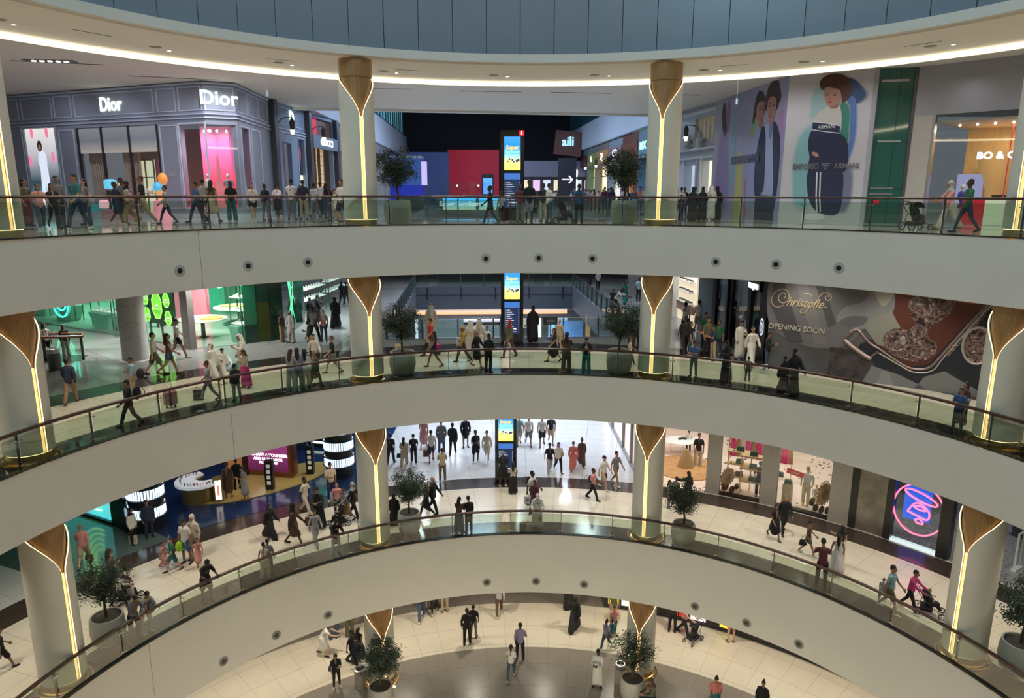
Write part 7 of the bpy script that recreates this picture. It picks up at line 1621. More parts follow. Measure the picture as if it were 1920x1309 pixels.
def garment(kind, J, f):
    S = []; k = 0.94 if f else 1.0; hd = J['hd']; H = J['head'] + Vector((0, 0, 0.016)); R3 = Matrix.Rotation(hd, 3, 'X')
    def c(a, b, ra, rb): S.append(('c', a, b, ra, rb))
    def e(p, r, t=0.0): S.append(('e', p, r, t))
    def h(x, y, z): return H + R3 @ Vector((x, y, z)) * 1.06
    def torso(lo=0.0, m=0.018):
        e(J['pelvis'] + Vector((0, 0, lo)), (0.15 + m, 0.11 + m, 0.12)); c(J['pelvis'] + Vector((0.04, 0, lo)), J['waist'] + Vector((0.035, 0, 0)), 0.105 + m, 0.088 * k + m); c(J['pelvis'] + Vector((-0.04, 0, lo)), J['waist'] - Vector((0.035, 0, 0)), 0.105 + m, 0.088 * k + m)
        for s in (-1, 1): c(J['waist'] + Vector((0.035 * s, 0, 0)), J['chest'] + Vector((0.045 * s, 0, 0.03)), 0.088 * k + m, 0.092 * k + m)
        c(J['chest'] + Vector((0, 0, 0.06)), J['chest'] + Vector((0, 0, 0.10)), 0.08, 0.065)
    def sleeves(t, r=0.016, wide=0.0):
        for n, s in (('L', -1), ('R', 1)):
            c(J['chest'] + Vector((0.045 * s, 0, 0.085)), J['sh' + n], 0.066, 0.055 + r * 0.6)
            if t <= 1: c(J['sh' + n], J['sh' + n].lerp(J['el' + n], t), 0.048 + r, 0.045 + r)
            else: c(J['sh' + n], J['el' + n], 0.047 + r, 0.041 + r + wide * 0.5); c(J['el' + n], J['el' + n].lerp(J['wr' + n], t - 1), 0.040 + r + wide * 0.5, 0.032 + r + wide)
    def legs(t, ra=0.1, rb=0.072, rc=0.062):
        e(J['pelvis'], (0.158, 0.12, 0.115))
        for n in 'LR':
            if t <= 1: c(J['hip' + n], J['hip' + n].lerp(J['knee' + n], t), ra, rb + 0.018)
            else: c(J['hip' + n], J['knee' + n], ra, rb); c(J['knee' + n], J['knee' + n].lerp(J['ank' + n], t - 1), rb, rc)
    def robe(z, r1, r2):
        for n in 'LR':
            f_ = J['ank' + n].copy(); f_.z = max(f_.z, z)
            c(J['hip' + n], f_, 0.12, r2)
        mid = (J['ankL'] + J['ankR']) / 2; c(J['pelvis'], Vector((mid.x, mid.y * 0.8, z + r1 * 0.6)), 0.15, r1)
    if kind == 'tee': torso(); sleeves(0.62)
    elif kind == 'tank': torso(m=0.012); sleeves(0.05, 0.004)
    elif kind == 'shirt': torso(-0.02, 0.022); sleeves(1.92, 0.012)
    elif kind == 'jacket': torso(-0.06, 0.036); sleeves(1.9, 0.02)
    elif kind == 'coat': torso(-0.05, 0.026); sleeves(1.9, 0.018); c(J['pelvis'], J['pelvis'] + Vector((0, 0, -0.3)), 0.14, 0.155)
    elif kind == 'trousers': legs(1.93)
    elif kind == 'wide': legs(1.95, 0.105, 0.095, 0.1)
    elif kind == 'slim': legs(1.92, 0.094, 0.064, 0.045)
    elif kind == 'shorts': legs(0.82, 0.105, 0.085)
    elif kind == 'minis': legs(0.42, 0.1, 0.09)
    elif kind == 'skirt': c(J['pelvis'], J['pelvis'] + Vector((0, 0, -0.38)), 0.15, 0.19); c(J['hipL'], J['kneeL'], 0.12, 0.11); c(J['hipR'], J['kneeR'], 0.12, 0.11)
    elif kind == 'maxi': robe(0.16, 0.2, 0.13)
    elif kind == 'abaya': torso(0, 0.03); sleeves(1.93, 0.02, 0.035); robe(0.14, 0.24, 0.16)
    elif kind == 'kandura': torso(0, 0.028); sleeves(1.93, 0.016, 0.012); robe(0.17, 0.18, 0.12)
    elif kind == 'gown': torso(m=0.012); robe(0.12, 0.34, 0.2)
    elif kind == 'dress': torso(m=0.014); sleeves(0.5); c(J['pelvis'], J['pelvis'] + Vector((0, 0, -0.5)), 0.14, 0.2); c(J['hipL'], J['kneeL'], 0.12, 0.12); c(J['hipR'], J['kneeR'], 0.12, 0.12)
    elif kind == 'short': e(h(0, 0.022, 0.048), (0.083, 0.096, 0.09), hd); e(h(0, 0.055, 0.0), (0.07, 0.055, 0.075), hd)
    elif kind == 'bald': e(h(0, 0.07, -0.01), (0.06, 0.035, 0.04), hd)
    elif kind == 'long': e(h(0, 0.026, 0.045), (0.088, 0.098, 0.092), hd); c(h(0, 0.065, 0.02), J['neck'] + Vector((0, 0.075, -0.04)), 0.078, 0.085); c(J['neck'] + Vector((0, 0.08, -0.04)), J['chest'] + Vector((0, 0.115, -0.02)), 0.085, 0.05)
    elif kind == 'tail': e(h(0, 0.022, 0.045), (0.083, 0.096, 0.09), hd); c(h(0, 0.1, 0.05), h(0, 0.13, -0.02), 0.03, 0.035); c(h(0, 0.13, -0.02), h(0, 0.12, -0.2), 0.035, 0.018)
    elif kind == 'bun': e(h(0, 0.022, 0.045), (0.083, 0.096, 0.09), hd); e(h(0, 0.06, 0.14), (0.045, 0.045, 0.04), hd)
    elif kind == 'cap': e(h(0, 0.012, 0.062), (0.086, 0.1, 0.072), hd); e(h(0, -0.1, 0.055), (0.06, 0.06, 0.012), hd); e(h(0, 0.06, 0.0), (0.07, 0.045, 0.06), hd)
    elif kind == 'hijab': e(h(0, 0.028, 0.03), (0.094, 0.108, 0.115), hd); c(h(0, 0.03, -0.05), J['neck'] + Vector((0, 0, -0.03)), 0.086, 0.1); c(J['neck'] + Vector((-0.07, 0.0, -0.06)), J['neck'] + Vector((0.07, 0.0, -0.06)), 0.09, 0.09); c(J['neck'] + Vector((0, 0.05, -0.05)), J['chest'] + Vector((0, 0.1, 0.0)), 0.1, 0.07)
    elif kind == 'ghutra': e(h(0, 0.03, 0.035), (0.095, 0.108, 0.108), hd); c(h(0, 0.06, 0.0), J['chest'] + Vector((0, 0.11, -0.05)), 0.1, 0.1)
    if kind == 'ghutra':
        for s in (-1, 1): c(h(0.065 * s, 0.03, 0.0), J['chest'] + Vector((0.1 * s, 0.02, 0.02)), 0.05, 0.06)
    return S
def get_mesh(kind, pose, f):
    key = (kind, pose, f)
    if key in CACHE: return CACHE[key]
    J = fk(pose)
    if kind == 'body': me = solid(body_shapes(J, f), 0.0085, 0.22, 2)
    elif kind == 'face':
        m = MB(); R3 = Matrix.Rotation(J['hd'], 3, 'X')
        for s in (-1, 1): m.ball(tuple(J['head'] + R3 @ Vector((0.032 * s, -0.092, 0.028))), 0.011, 6)
        m.add([J['head'] + R3 @ (Vector(v) * 1.07) for v in ((-0.022, -0.1, -0.05), (0, -0.104, -0.054), (0.022, -0.1, -0.05), (0, -0.104, -0.045))], [(0, 1, 2, 3)])
        me = m.mesh('face', [None])
    elif kind == 'agal':
        R3 = Matrix.Rotation(J['hd'], 3, 'X'); me = MB().tube([J['head'] + R3 @ Vector((0.09 * cos(2 * pi * i / 14), 0.03 + 0.105 * sin(2 * pi * i / 14), 0.09)) for i in range(14)], 0.011, 5, closed=True).mesh('agal', [None])
    elif kind in ('shoeL', 'shoeR'):
        n = kind[-1]; a = J['ank' + n]; b = J['toe' + n]
        me = solid([('c', a + Vector((0, 0.035, -0.045)), b, 0.044, 0.036), ('c', a + Vector((0, 0.01, -0.02)), a + Vector((0, 0.02, -0.05)), 0.043, 0.044)], 0.014, 0.5, 1)
    else:
        hair = kind in ('short', 'bald', 'long', 'tail', 'bun', 'cap', 'hijab', 'ghutra')
        me = solid(garment(kind, J, f), 0.012 if hair else 0.018, 0.35, 2)
    me.name = kind; CACHE[key] = me
    return me
PARTNAME = dict(short='hair', bald='hair', long='hair', tail='hair', bun='hair', cap='cap', hijab='headscarf', ghutra='headscarf', tee='shirt', tank='top', wide='trousers', slim='trousers', minis='shorts', maxi='long_skirt', kandura='robe', abaya='abaya')
def part(t, name, me, m):
    o = bpy.data.objects.new(name, me); COL.objects.link(o); o.parent = t
    if len(o.material_slots): o.material_slots[0].link = 'OBJECT'; o.material_slots[0].material = m
    return o
def person(z, x, y, face, pose, sc, sex, skin, upper, lower, head, shoe, label, group=None):
    t = thing('person', label, 'person', (x, y, z), R_(face), group or 'shoppers in the mall'); t.scale = (sc,) * 3; f = sex == 'f'
    part(t, 'body', get_mesh('body', pose, f), SKINS[skin]); part(t, 'face_features', get_mesh('face', pose, f), mat('eyes dark', (0.02, 0.01, 0.01), 0.3))
    for g_ in (upper, lower):
        if g_: k, c = g_.split('.'); part(t, PARTNAME.get(k, k), get_mesh(k, pose, f), cmat(c))
    k, c = head.split('.'); part(t, PARTNAME.get(k, k), get_mesh(k, pose, f), HAIRS[c] if PARTNAME[k] == 'hair' else cmat(c))
    if k == 'ghutra': part(t, 'head_cord', get_mesh('agal', pose, f), cmat('K'))
    for n in 'LR': part(t, 'shoe', get_mesh('shoe' + n, pose, f), cmat(shoe))
    return t
# carried things and push-chairs
def shopping_bag(loc, rz, c, label, s=(0.34, 0.14, 0.4), mark=None):
    t = thing('shopping_bag', label, 'bag', loc, rz, 'bags carried or set down')
    MB().box((0, 0, s[2] / 2), s).build('bag', cmat(c) if isinstance(c, str) else c, t)
    for q in (-1, 1): MB().tube([(-s[0] * 0.25, s[1] / 2 * q, s[2]), (0, s[1] / 2 * q, s[2] + 0.16), (s[0] * 0.25, s[1] / 2 * q, s[2])], 0.007, 5).build('handle', cmat('K'), t)
    if mark: MB().box((0, -s[1] / 2 - 0.003, s[2] * 0.55), (s[0] * 0.45, 0.006, s[2] * 0.3)).build('mark', cmat(mark), t)
    return t
def handbag(loc, rz, c, label, k=1.0):
    t = thing('handbag', label, 'bag', loc, rz, 'bags carried or set down')
    MB().box((0, 0, 0.12 * k), (0.3 * k, 0.12 * k, 0.22 * k), 0, 0, 0, 0.8).build('bag', cmat(c), t)
    MB().tube([(-0.09 * k, 0, 0.22 * k), (-0.05 * k, 0, 0.4 * k), (0.05 * k, 0, 0.4 * k), (0.09 * k, 0, 0.22 * k)], 0.009 * k, 5).build('handle', cmat(c), t)
def backpack(loc, rz, c, label, k=1.0):
    t = thing('backpack', label, 'backpack', loc, rz, 'backpacks worn on the back'); 
    me = CACHE.get('bp') or solid([('e', (0, 0, 0.0), (0.16, 0.1, 0.24), 0), ('e', (0, 0.06, -0.07), (0.12, 0.08, 0.12), 0)], 0.02, 0.6, 2); CACHE['bp'] = me
    o = part(t, 'bag', me, cmat(c)); t.scale = (k,) * 3
    for s in (-1, 1): MB().tube([(0.09 * s, -0.06, 0.18), (0.1 * s, -0.14, 0.22), (0.11 * s, -0.3, 0.1), (0.1 * s, -0.26, -0.1), (0.09 * s, -0.06, -0.16)], 0.014, 5).build('strap', cmat(c), t)
def stroller(loc, rz, label, c='K', child=False):
    """push-chair, front towards local -Y"""
    t = thing('pushchair', label, 'pushchair', loc, rz, 'pushchairs'); fm = mat('pushchair frame', (0.05, 0.05, 0.055), 0.4, 0.5)
    f = MB()
    for s in (-1, 1):
        f.tube([(0.22 * s, 0.5, 1.05), (0.23 * s, 0.3, 0.75), (0.24 * s, -0.1, 0.4), (0.24 * s, -0.45, 0.14)], 0.014, 6); f.tube([(0.23 * s, 0.2, 0.62), (0.25 * s, 0.34, 0.15)], 0.013, 6)
        f.tube([(0.24 * s, 0.3, 0.3), (0.24 * s, -0.2, 0.3)], 0.01, 6)
    f.tube([(-0.22, 0.5, 1.05), (-0.15, 0.53, 1.08), (0.15, 0.53, 1.08), (0.22, 0.5, 1.05)], 0.018, 6); f.build('frame', fm, t)
    for s in (-1, 1):
        for y, r in ((0.36, 0.14), (-0.45, 0.11)):
            w = MB().tube([(0.27 * s, y + r * cos(2 * pi * i / 16), r + 0.004 + r * sin(2 * pi * i / 16)) for i in range(16)], 0.022, 6, closed=True)
            for i in range(5): w.tube([(0.27 * s, y, r), (0.27 * s, y + r * cos(2 * pi * i / 5), r + r * sin(2 * pi * i / 5))], 0.007, 4)
            w.build('wheel', mat('tyre', (0.02, 0.02, 0.02), 0.7), t)
    me = CACHE.get('seat') or solid([('c', (0, 0.16, 0.85), (0, 0.0, 0.5), 0.16, 0.17), ('c', (0, 0.0, 0.46), (0, -0.24, 0.46), 0.16, 0.12), ('c', (0, -0.26, 0.42), (0, -0.36, 0.26), 0.09, 0.06)], 0.025, 0.6, 2); CACHE['seat'] = me
    part(t, 'seat', me, cmat(c))
    cm = MB()
    for i in range(7):
        a = R_(20 + 20 * i); a2 = R_(20 + 20 * (i + 1)) if i < 6 else None
        if a2 is None: break
        vs = [(0.2 * sx, 0.14 - 0.34 * cos(q), 0.72 + 0.34 * sin(q)) for q in (a, a2) for sx in (-1.1, -0.6, 0.6, 1.1)]
        cm.add(vs, [(0, 1, 5, 4), (1, 2, 6, 5), (2, 3, 7, 6)], True)
    if not child: cm.build('canopy', cmat(c), t)
    MB().box((0, 0.08, 0.24), (0.4, 0.42, 0.16)).build('basket', cmat(c), t)
    return t
PEOPLE = (
 (ZA,-19.75,29.34,80,'stand',1.07,'f','2','tee.O','maxi.M','long.K','K','person with long dark hair and patterned top, first from the left on the top level'),
 (ZA,-17.50,26.71,40,'walk',0.98,'f','2','tee.P','trousers.D','long.X','W','person in pink top and blue jeans on the top level at far left'),
 (ZA,-17.26,27.14,49,'walk2',0.97,'f','2','tee.K','slim.K','long.K','K','person in black print tee walking beside the pink top, top level'),
 (ZA,-17.87,28.45,59,'stand',1.12,'m','2','shirt.G','trousers.N','short.K','K','tall person in blue grey shirt behind the black print tee, top level'),
 (ZA,-15.91,26.36,-16,'walk',1.17,'m','2','tee.T','trousers.N','short.K','W','big bearded person in dark green print tee striding on the top level'),
 (ZA,-17.99,30.46,-12,'side',1.08,'f','1','tank.G','trousers.D','long.K','K','long-haired person in grey top with hand at mouth by the sweet jars'),
 (ZA,-16.75,30.52,87,'walk',1.05,'m','3','tee.N','shorts.N','short.K','W','person in dark tee and shorts left of the cream trousers, top level'),
 (ZA,-16.75,31.07,77,'stand',1.12,'m','3','tee.G','trousers.N','short.K','K','person in grey tee behind the cream trousered one on the top level'),
 (ZA,-16.57,31.07,-43,'walk2',1.06,'f','2','shirt.C','wide.B','hijab.K','W','person in black headscarf and cream clothes before the boutique entrance'),
 (ZA,-15.92,31.11,-59,'walk',1.20,'m','2','tee.K','trousers.B','short.X','W','tall person in black polo and beige trousers before the boutique'),
 (ZA,-15.21,31.71,-55,'walk',0.97,'f','2','jacket.S','slim.N','short.K','K','person in light jacket and navy jeans walking by the ice-cream sculpture'),
 (ZA,-14.70,33.58,-46,'walk',1.08,'m','2','tee.I','trousers.N','short.K','N','person in blue tee by the double railing post, top level'),
 (ZA,-14.61,34.24,194,'stand',1.13,'m','2','tee.S','slim.N','short.K','K','person in grey tee seen from behind before the pink window'),
 (ZA,-14.23,34.26,174,'walk',1.13,'f','2','tank.X','skirt.C','long.K','K','person with long black hair and cream skirt before the pink window'),
 (ZA,-13.60,34.98,198,'stand',1.09,'f','2','tee.K','wide.T','long.K','W','person in black top and dark teal trousers right of the pink window'),
 (ZA,-12.85,35.74,27,'walk',1.07,'f','1','tee.W','minis.K','long.K','W','person in white tee and black shorts walking on the top level'),
 (ZA,-12.48,36.51,161,'stand',1.02,'m','3','tee.K','trousers.G','short.K','K','person all in black right of the white tee and shorts'),
 (ZA,-13.55,41.68,186,'stand',1.05,'f','2','tee.W','skirt.K','short.K','W','person in white tee and short black skirt farther back on the top level'),
 (ZA,-11.41,37.35,180,'phone',1.17,'m','3','tee.W','trousers.G','cap.K','K','person in white sleeves and black cap in the group left of the column'),
 (ZA,-10.81,37.39,195,'stand',1.14,'m','3','tee.N','trousers.B','short.K','K','person in navy vest and khaki trousers left of the column'),
 (ZA,-11.19,40.85,169,'walk',1.13,'m','3','tee.S','trousers.G','short.K','K','person in pale grey tee behind the khaki trousers'),
 (ZA,-11.35,42.84,159,'point',1.15,'m','3','shirt.S','trousers.K','short.K','W','person holding up a lit phone in the group left of the column'),
 (ZA,-10.25,39.98,139,'stand',1.09,'f','3','tank.K','trousers.D','long.K','K','person in black sleeveless top left of the column on the top level'),
 (ZA,-8.48,34.57,88,'walk',0.90,'f','1','tee.W','minis.W','tail.X','K','small person in white beside the white shirted one at the column'),
 (ZA,-7.71,32.68,-22,'walk',1.14,'m','2','tee.W','shorts.K','short.K','W','person in white shirt and black shorts right against the column'),
 (ZA,-0.98,31.83,-89,'walk',0.98,'m','3','tee.K','slim.N','short.K','G','person in dark clothes striding left of the pillar on the top level'),
 (ZA,-0.48,31.85,-39,'stand',0.82,'f','3','tee.S','minis.K','short.K','W','person in short black shorts left of the pillar base'),
 (ZA,0.36,33.71,185,'stand',1.00,'m','3','tee.M','trousers.G','cap.X','K','person in dark maroon top and grey trousers before the pillar'),
 (ZA,0.75,31.91,9,'stand',1.10,'m','3','shirt.K','shorts.S','short.K','K','tall person in black shirt and pale shorts right of the pillar'),
 (ZA,1.50,35.10,169,'both',1.04,'m','3','tee.K','trousers.B','short.K','K','person in black top and beige trousers behind the white tee'),
 (ZA,1.69,33.15,118,'side',1.02,'m','2','tee.W','slim.D','short.K','K','person in white tee and blue jeans with crossed arms at the railing'),
 (ZA,2.84,30.90,2,'lean',1.02,'m','3','shirt.I','trousers.K','short.K','K','person in blue shirt leaning on the railing with the pushchair'),
 (ZA,9.23,36.96,162,'stand',0.96,'f','2','abaya.K','','hijab.K','K','person in black abaya, left one of the pair by the classical front'),
 (ZA,9.94,37.77,181,'stand',0.97,'f','2','abaya.K','','hijab.K','K','person in black abaya, right one of the pair by the classical front'),
 (ZA,10.39,37.80,171,'stand',1.03,'m','2','kandura.W','','ghutra.W','X','person in white robe and white headcloth by the left hoarding'),
 (ZA,10.94,38.64,171,'stand',0.99,'f','2','abaya.K','','hijab.K','K','person in black half hidden behind the white robe by the hoarding'),
 (ZA,9.02,38.53,142,'stand',0.74,'m','3','tee.K','trousers.K','short.K','K','small dark clad person right beside the right-of-centre column, top level'),
 (ZA,16.81,27.71,-89,'push',1.07,'f','2','shirt.P','wide.C','hijab.S','X','person in pale headscarf and blush top pushing a pushchair'),
 (ZA,16.23,25.72,-94,'walk',1.09,'m','3','tee.E','slim.N','short.K','K','person in green polo and jeans walking behind the blush top'),
 (ZB,-17.09,26.39,195,'walk',1.06,'m','2','shirt.N','trousers.H','short.K','X','person in navy shirt and tan trousers seen from behind on the second level'),
 (ZB,-15.13,27.29,-43,'side',0.94,'m','2','tee.L','trousers.B','short.K','K','person in mint shirt with raised arm wearing a black backpack'),
 (ZB,-13.37,23.69,-52,'walk',0.98,'m','2','jacket.K','trousers.K','short.K','K','person all in black walking at the left railing, second level'),
 (ZB,-22.98,34.12,60,'stand',1.01,'f','2','tee.W','trousers.K','long.K','K','person in white top by the wooden escalator rail'),
 (ZB,-22.42,34.72,50,'stand',0.90,'f','2','shirt.K','wide.C','long.K','K','person in black top and cream trousers by the escalator rail'),
 (ZB,-16.03,30.89,126,'walk',1.14,'m','1','tee.W','shorts.O','short.K','K','person in white tee and khaki shorts near the chevron column'),
 (ZB,-15.36,30.89,116,'walk2',1.11,'f','2','tank.X','minis.D','long.K','X','person in brown top and denim shorts behind the khaki shorts'),
 (ZB,-16.51,34.18,120,'walk',1.17,'f','2','tee.W','minis.K','bun.K','W','person in white tee and black shorts farther up by the lime dishes'),
 (ZB,-21.28,42.84,36,'both',1.00,'m','2','tee.K','trousers.K','short.K','K','person in black by the rose wall of the green shop, leftmost of three'),
 (ZB,-21.50,42.48,56,'stand',0.89,'m','2','tee.R','trousers.K','short.K','K','person in red by the rose wall of the green shop'),
 (ZB,-21.12,43.21,196,'stand',1.01,'m','2','tee.N','trousers.K','short.K','K','person in navy seen from behind by the rose wall of the green shop'),
 (ZB,-13.09,30.07,74,'walk',0.95,'m','2','kandura.W','','ghutra.W','X','person in white robe and white headcloth, left of the robed trio'),
 (ZB,-12.76,30.35,64,'walk',0.79,'m','2','kandura.W','','cap.K','X','boy in white robe and black cap between the two robed ones'),
 (ZB,-12.16,31.02,-47,'phone',1.06,'m','2','kandura.W','','ghutra.W','X','person in white robe with red trimmed headcloth reading a phone'),
 (ZB,-11.18,28.76,-27,'phone',0.94,'f','1','tee.C','maxi.F','long.X','X','person with long brown hair, cream top and pink skirt'),
 (ZB,-11.97,26.94,-61,'walk',0.93,'f','2','tee.S','trousers.G','short.X','K','person in grey tee carrying a large black bag on the second level'),
 (ZB,-10.82,26.80,3,'phone',0.86,'m','2','jacket.K','trousers.G','cap.K','K','person in black jacket bowed over a phone at the railing'),
 (ZB,-8.99,28.04,171,'both',1.02,'f','2','shirt.S','wide.S','long.X','K','person with curly brown hair in pale grey, leftmost of four at the railing'),
 (ZB,-8.75,28.20,200,'phone',1.03,'f','2','tee.V','wide.G','long.K','K','person holding a lit phone beside the curly haired one'),
 (ZB,-8.49,28.37,190,'stand',0.98,'f','2','shirt.W','wide.C','long.K','W','person in white shirt with very long black hair at the railing'),
 (ZB,-8.18,28.62,160,'walk',0.94,'f','2','coat.O','trousers.X','hijab.H','X','person in tan headscarf and olive coat, rightmost of four at the railing'),
 (ZB,-8.14,31.24,-66,'walk',1.02,'m','1','tee.K','shorts.G','short.X','X','person in black tee and grey shorts striding left of the column'),
 (ZB,-9.18,32.04,30,'walk',0.97,'f','1','shirt.W','trousers.K','tail.K','K','person in white top with dark ponytail behind the olive coat'),
 (ZB,-10.32,35.44,-50,'phone',0.97,'m','3','tee.K','trousers.B','cap.K','K','person in black cap and black tee looking at a phone'),
 (ZB,-10.86,38.12,160,'walk',1.17,'m','3','tee.G','trousers.K','short.K','K','person in grey tee behind the black cap'),
 (ZB,-10.37,38.27,199,'stand',1.02,'m','2','tee.P','trousers.D','ghutra.W','K','person in white headcloth, pink shirt and jeans'),
 (ZB,-10.78,42.60,184,'walk',1.11,'f','2','abaya.K','','hijab.K','K','person in wide black abaya walking away, left of the column'),
 (ZB,-12.43,44.63,129,'phone',0.98,'f','2','abaya.K','','hijab.K','K','person in black abaya by the racks, right one of two'),
 (ZB,-12.82,44.43,160,'stand',0.89,'f','2','abaya.K','','hijab.K','K','person in black abaya by the racks, left one of two'),
 (ZB,-12.66,38.25,71,'stand',0.97,'m','3','tee.X','wide.H','short.K','X','person in brown top and tan trousers at the green lacquered block'),
 (ZB,-12.08,37.96,-29,'stand',1.01,'f','2','coat.S','wide.S','hijab.S','X','person in pale headscarf and long pale coat at the green block'),
 (ZB,-12.55,51.82,178,'walk',1.00,'f','3','tee.K','trousers.K','long.K','K','person in black at the far left corridor, left one of two'),
 (ZB,-12.06,51.06,178,'walk',1.05,'m','3','tee.K','trousers.N','short.K','W','person in black at the far left corridor, right one of two'),
 (ZB,-4.47,38.47,184,'stand',1.20,'m','2','kandura.C','','ghutra.W','X','tall person in cream robe looking over the corridor opening'),
 (ZB,-4.10,34.88,-56,'walk',1.12,'m','2','tee.R','trousers.K','short.K','K','person in red tee left of the pillar on the second level'),
 (ZB,-3.68,32.51,-71,'walk',1.01,'f','2','tank.K','minis.K','long.X','X','person in black vest and shorts walking left with a pink bag'),
 (ZB,-2.39,33.61,-58,'walk',1.01,'f','2','shirt.Y','trousers.X','hijab.Y','X','person in mustard headscarf and top with a white bag'),
 (ZB,-2.04,34.30,172,'stand',1.09,'m','2','kandura.W','','ghutra.W','X','person in white robe and headcloth right of the mustard top'),
 (ZB,-1.64,34.78,162,'stand',1.10,'m','2','kandura.W','','ghutra.S','X','second white robed person behind the black skirted one'),
 (ZB,-1.66,32.52,62,'walk',1.04,'f','1','coat.K','skirt.K','long.H','G','person with fair hair, black coat and black skirt'),
 (ZB,-1.24,34.79,-29,'stand',0.88,'m','2','tee.W','trousers.S','short.K','K','person in white tee left of the pillar on the second level'),
 (ZB,-1.03,31.01,31,'phone',1.05,'m','3','shirt.K','trousers.K','short.K','K','person in black shirt standing at the railing left of the pillar'),
 (ZB,-0.13,34.56,-40,'walk',1.10,'f','2','shirt.O','trousers.X','hijab.R','X','person in red headscarf and floral top with a white bag by the pillar'),
 (ZB,1.15,38.38,184,'stand',1.14,'f','2','abaya.K','','hijab.K','K','person in wide black abaya right of the pillar, second level'),
 (ZB,2.03,33.65,-62,'walk',0.97,'f','1','dress.K','','long.X','K','person in short black dress walking right of the pillar'),
 (ZB,2.42,35.56,148,'stand',1.02,'m','1','tee.B','trousers.B','bald.P','X','bald person in beige polo behind the short black dress'),
 (ZB,2.45,31.13,167,'both',1.08,'f','2','tee.X','wide.O','long.K','X','person in dark floral clothes at the railing right of the pillar'),
 (ZB,3.32,30.95,16,'lean',0.99,'f','1','tee.K','wide.J','long.K','K','person in black top and sea green trousers leaning on the railing'),
 (ZB,5.63,33.01,84,'walk',0.79,'f','1','tee.C','slim.K','long.X','W','person in cream top walking behind the right olive tree'),
 (ZB,6.42,35.85,164,'walk',1.20,'m','3','jacket.K','trousers.K','short.K','K','person in black by the right-of-centre column, seen from behind'),
 (ZB,7.07,47.54,55,'bend',1.20,'f','3','tee.W','trousers.K','long.K','K','person in white bending over the corridor railing'),
 (ZB,6.97,48.89,155,'lean',0.93,'m','3','tee.K','trousers.K','short.K','K','person in black leaning on the corridor railing'),
 (ZB,8.44,52.36,5,'walk',1.03,'f','2','dress.J','maxi.J','long.K','K','person in long turquoise dress in the right corridor'),
 (ZB,9.68,53.73,174,'stand',1.03,'m','2','tee.L','trousers.K','short.K','K','person in light teal shirt in the right corridor beside the column'),
 (ZB,7.33,60.20,-4,'walk',0.97,'m','2','tee.W','trousers.K','short.K','K','person in white shirt far along the right corridor'),
 (ZB,6.75,61.60,-4,'walk',0.92,'f','3','dress.K','','long.K','K','person in black far along the right corridor beside the opening'),
 (ZB,9.85,39.67,142,'point',1.16,'f','3','tee.W','trousers.K','cap.K','K','person in black hat pointing at the shelves of shoes'),
 (ZB,8.74,35.00,182,'walk',1.20,'m','3','tee.K','trousers.K','short.K','K','broad person in black tee beside the right-of-centre column'),
 (ZB,8.98,34.88,71,'point',1.01,'f','1','tee.K','slim.D','long.K','W','person in black top and jeans reaching out an arm'),
 (ZB,11.07,41.45,151,'walk',1.12,'m','2','tee.W','shorts.B','short.K','K','person in white tee and beige shorts by the grey wall panel'),
 (ZB,9.85,34.89,11,'stand',1.14,'m','2','tee.O','trousers.K','short.K','K','person in olive tee before the dark fashion shop'),
 (ZB,10.15,36.53,11,'stand',1.12,'m','2','tee.E','trousers.K','short.K','K','person in dark green tee behind the olive one'),
 (ZB,10.42,35.01,-30,'stand',1.03,'m','2','tee.E','trousers.N','short.K','K','person in green polo before the red dressed mannequin'),
 (ZB,9.88,33.95,-80,'both',1.02,'m','2','tee.N','trousers.B','short.K','K','person in navy tee and tan trousers bowed towards the olive tee'),
 (ZB,9.37,30.06,-70,'both',1.02,'f','2','abaya.K','','hijab.K','K','person in black abaya holding a tan bag at the right railing'),
 (ZB,11.27,34.19,-1,'phone',1.12,'m','2','kandura.W','','short.K','X','bareheaded person in white robe, left of two before the shop'),
 (ZB,11.39,32.85,9,'walk',1.12,'m','2','kandura.W','','short.K','X','bareheaded person in white robe, right of two before the shop'),
 (ZB,8.13,30.79,-39,'both',0.93,'m','2','tee.I','trousers.G','short.K','K','person in blue tee at the railing right of the column'),
 (ZB,10.27,29.88,159,'stand',0.64,'f','2','tee.O','trousers.O','short.K','W','small person in olive at the railing below the white robes'),
 (ZB,12.00,32.43,48,'both',0.98,'m','2','jacket.K','slim.D','short.K','K','person in black jacket and jeans at the left end of the hoarding'),
 (ZB,12.33,32.43,-72,'stand',0.98,'m','2','tee.G','trousers.K','short.K','K','person in grey tee beside the black jacket at the hoarding'),
 (ZB,11.17,28.11,17,'walk',0.90,'f','2','abaya.K','','hijab.K','K','person in black abaya, left one of two walking past the hoarding'),
 (ZB,11.45,27.87,17,'walk',1.12,'m','2','abaya.K','','hijab.K','K','person in long black, right one of two walking past the hoarding'),
 (ZB,15.47,23.46,-50,'side',0.86,'m','2','tee.I','trousers.N','short.K','K','person in blue tee leaning at the far right column, second level'),
 (ZB,16.02,24.11,-70,'stand',0.88,'f','2','tee.X','trousers.K','long.K','K','person half hidden behind the blue tee at the far right column'),
 (ZC,-18.50,27.98,195,'walk',1.15,'m','1','tee.P','shorts.B','short.S','K','person in pink tee and beige shorts with a brown bag, seen from behind'),
 (ZC,-16.14,25.96,139,'side',1.09,'f','2','tank.X','maxi.I','long.K','K','person with long dark hair and blue skirt above the olive tree'),
 (ZC,-15.27,24.83,129,'push',0.90,'f','2','shirt.W','slim.K','short.K','K','person in white patterned shirt pushing a pushchair at left'),
 (ZC,-13.61,22.80,78,'lean',1.08,'m','2','tee.G','trousers.N','short.K','K','person in grey tee leaning over the left railing, third level'),
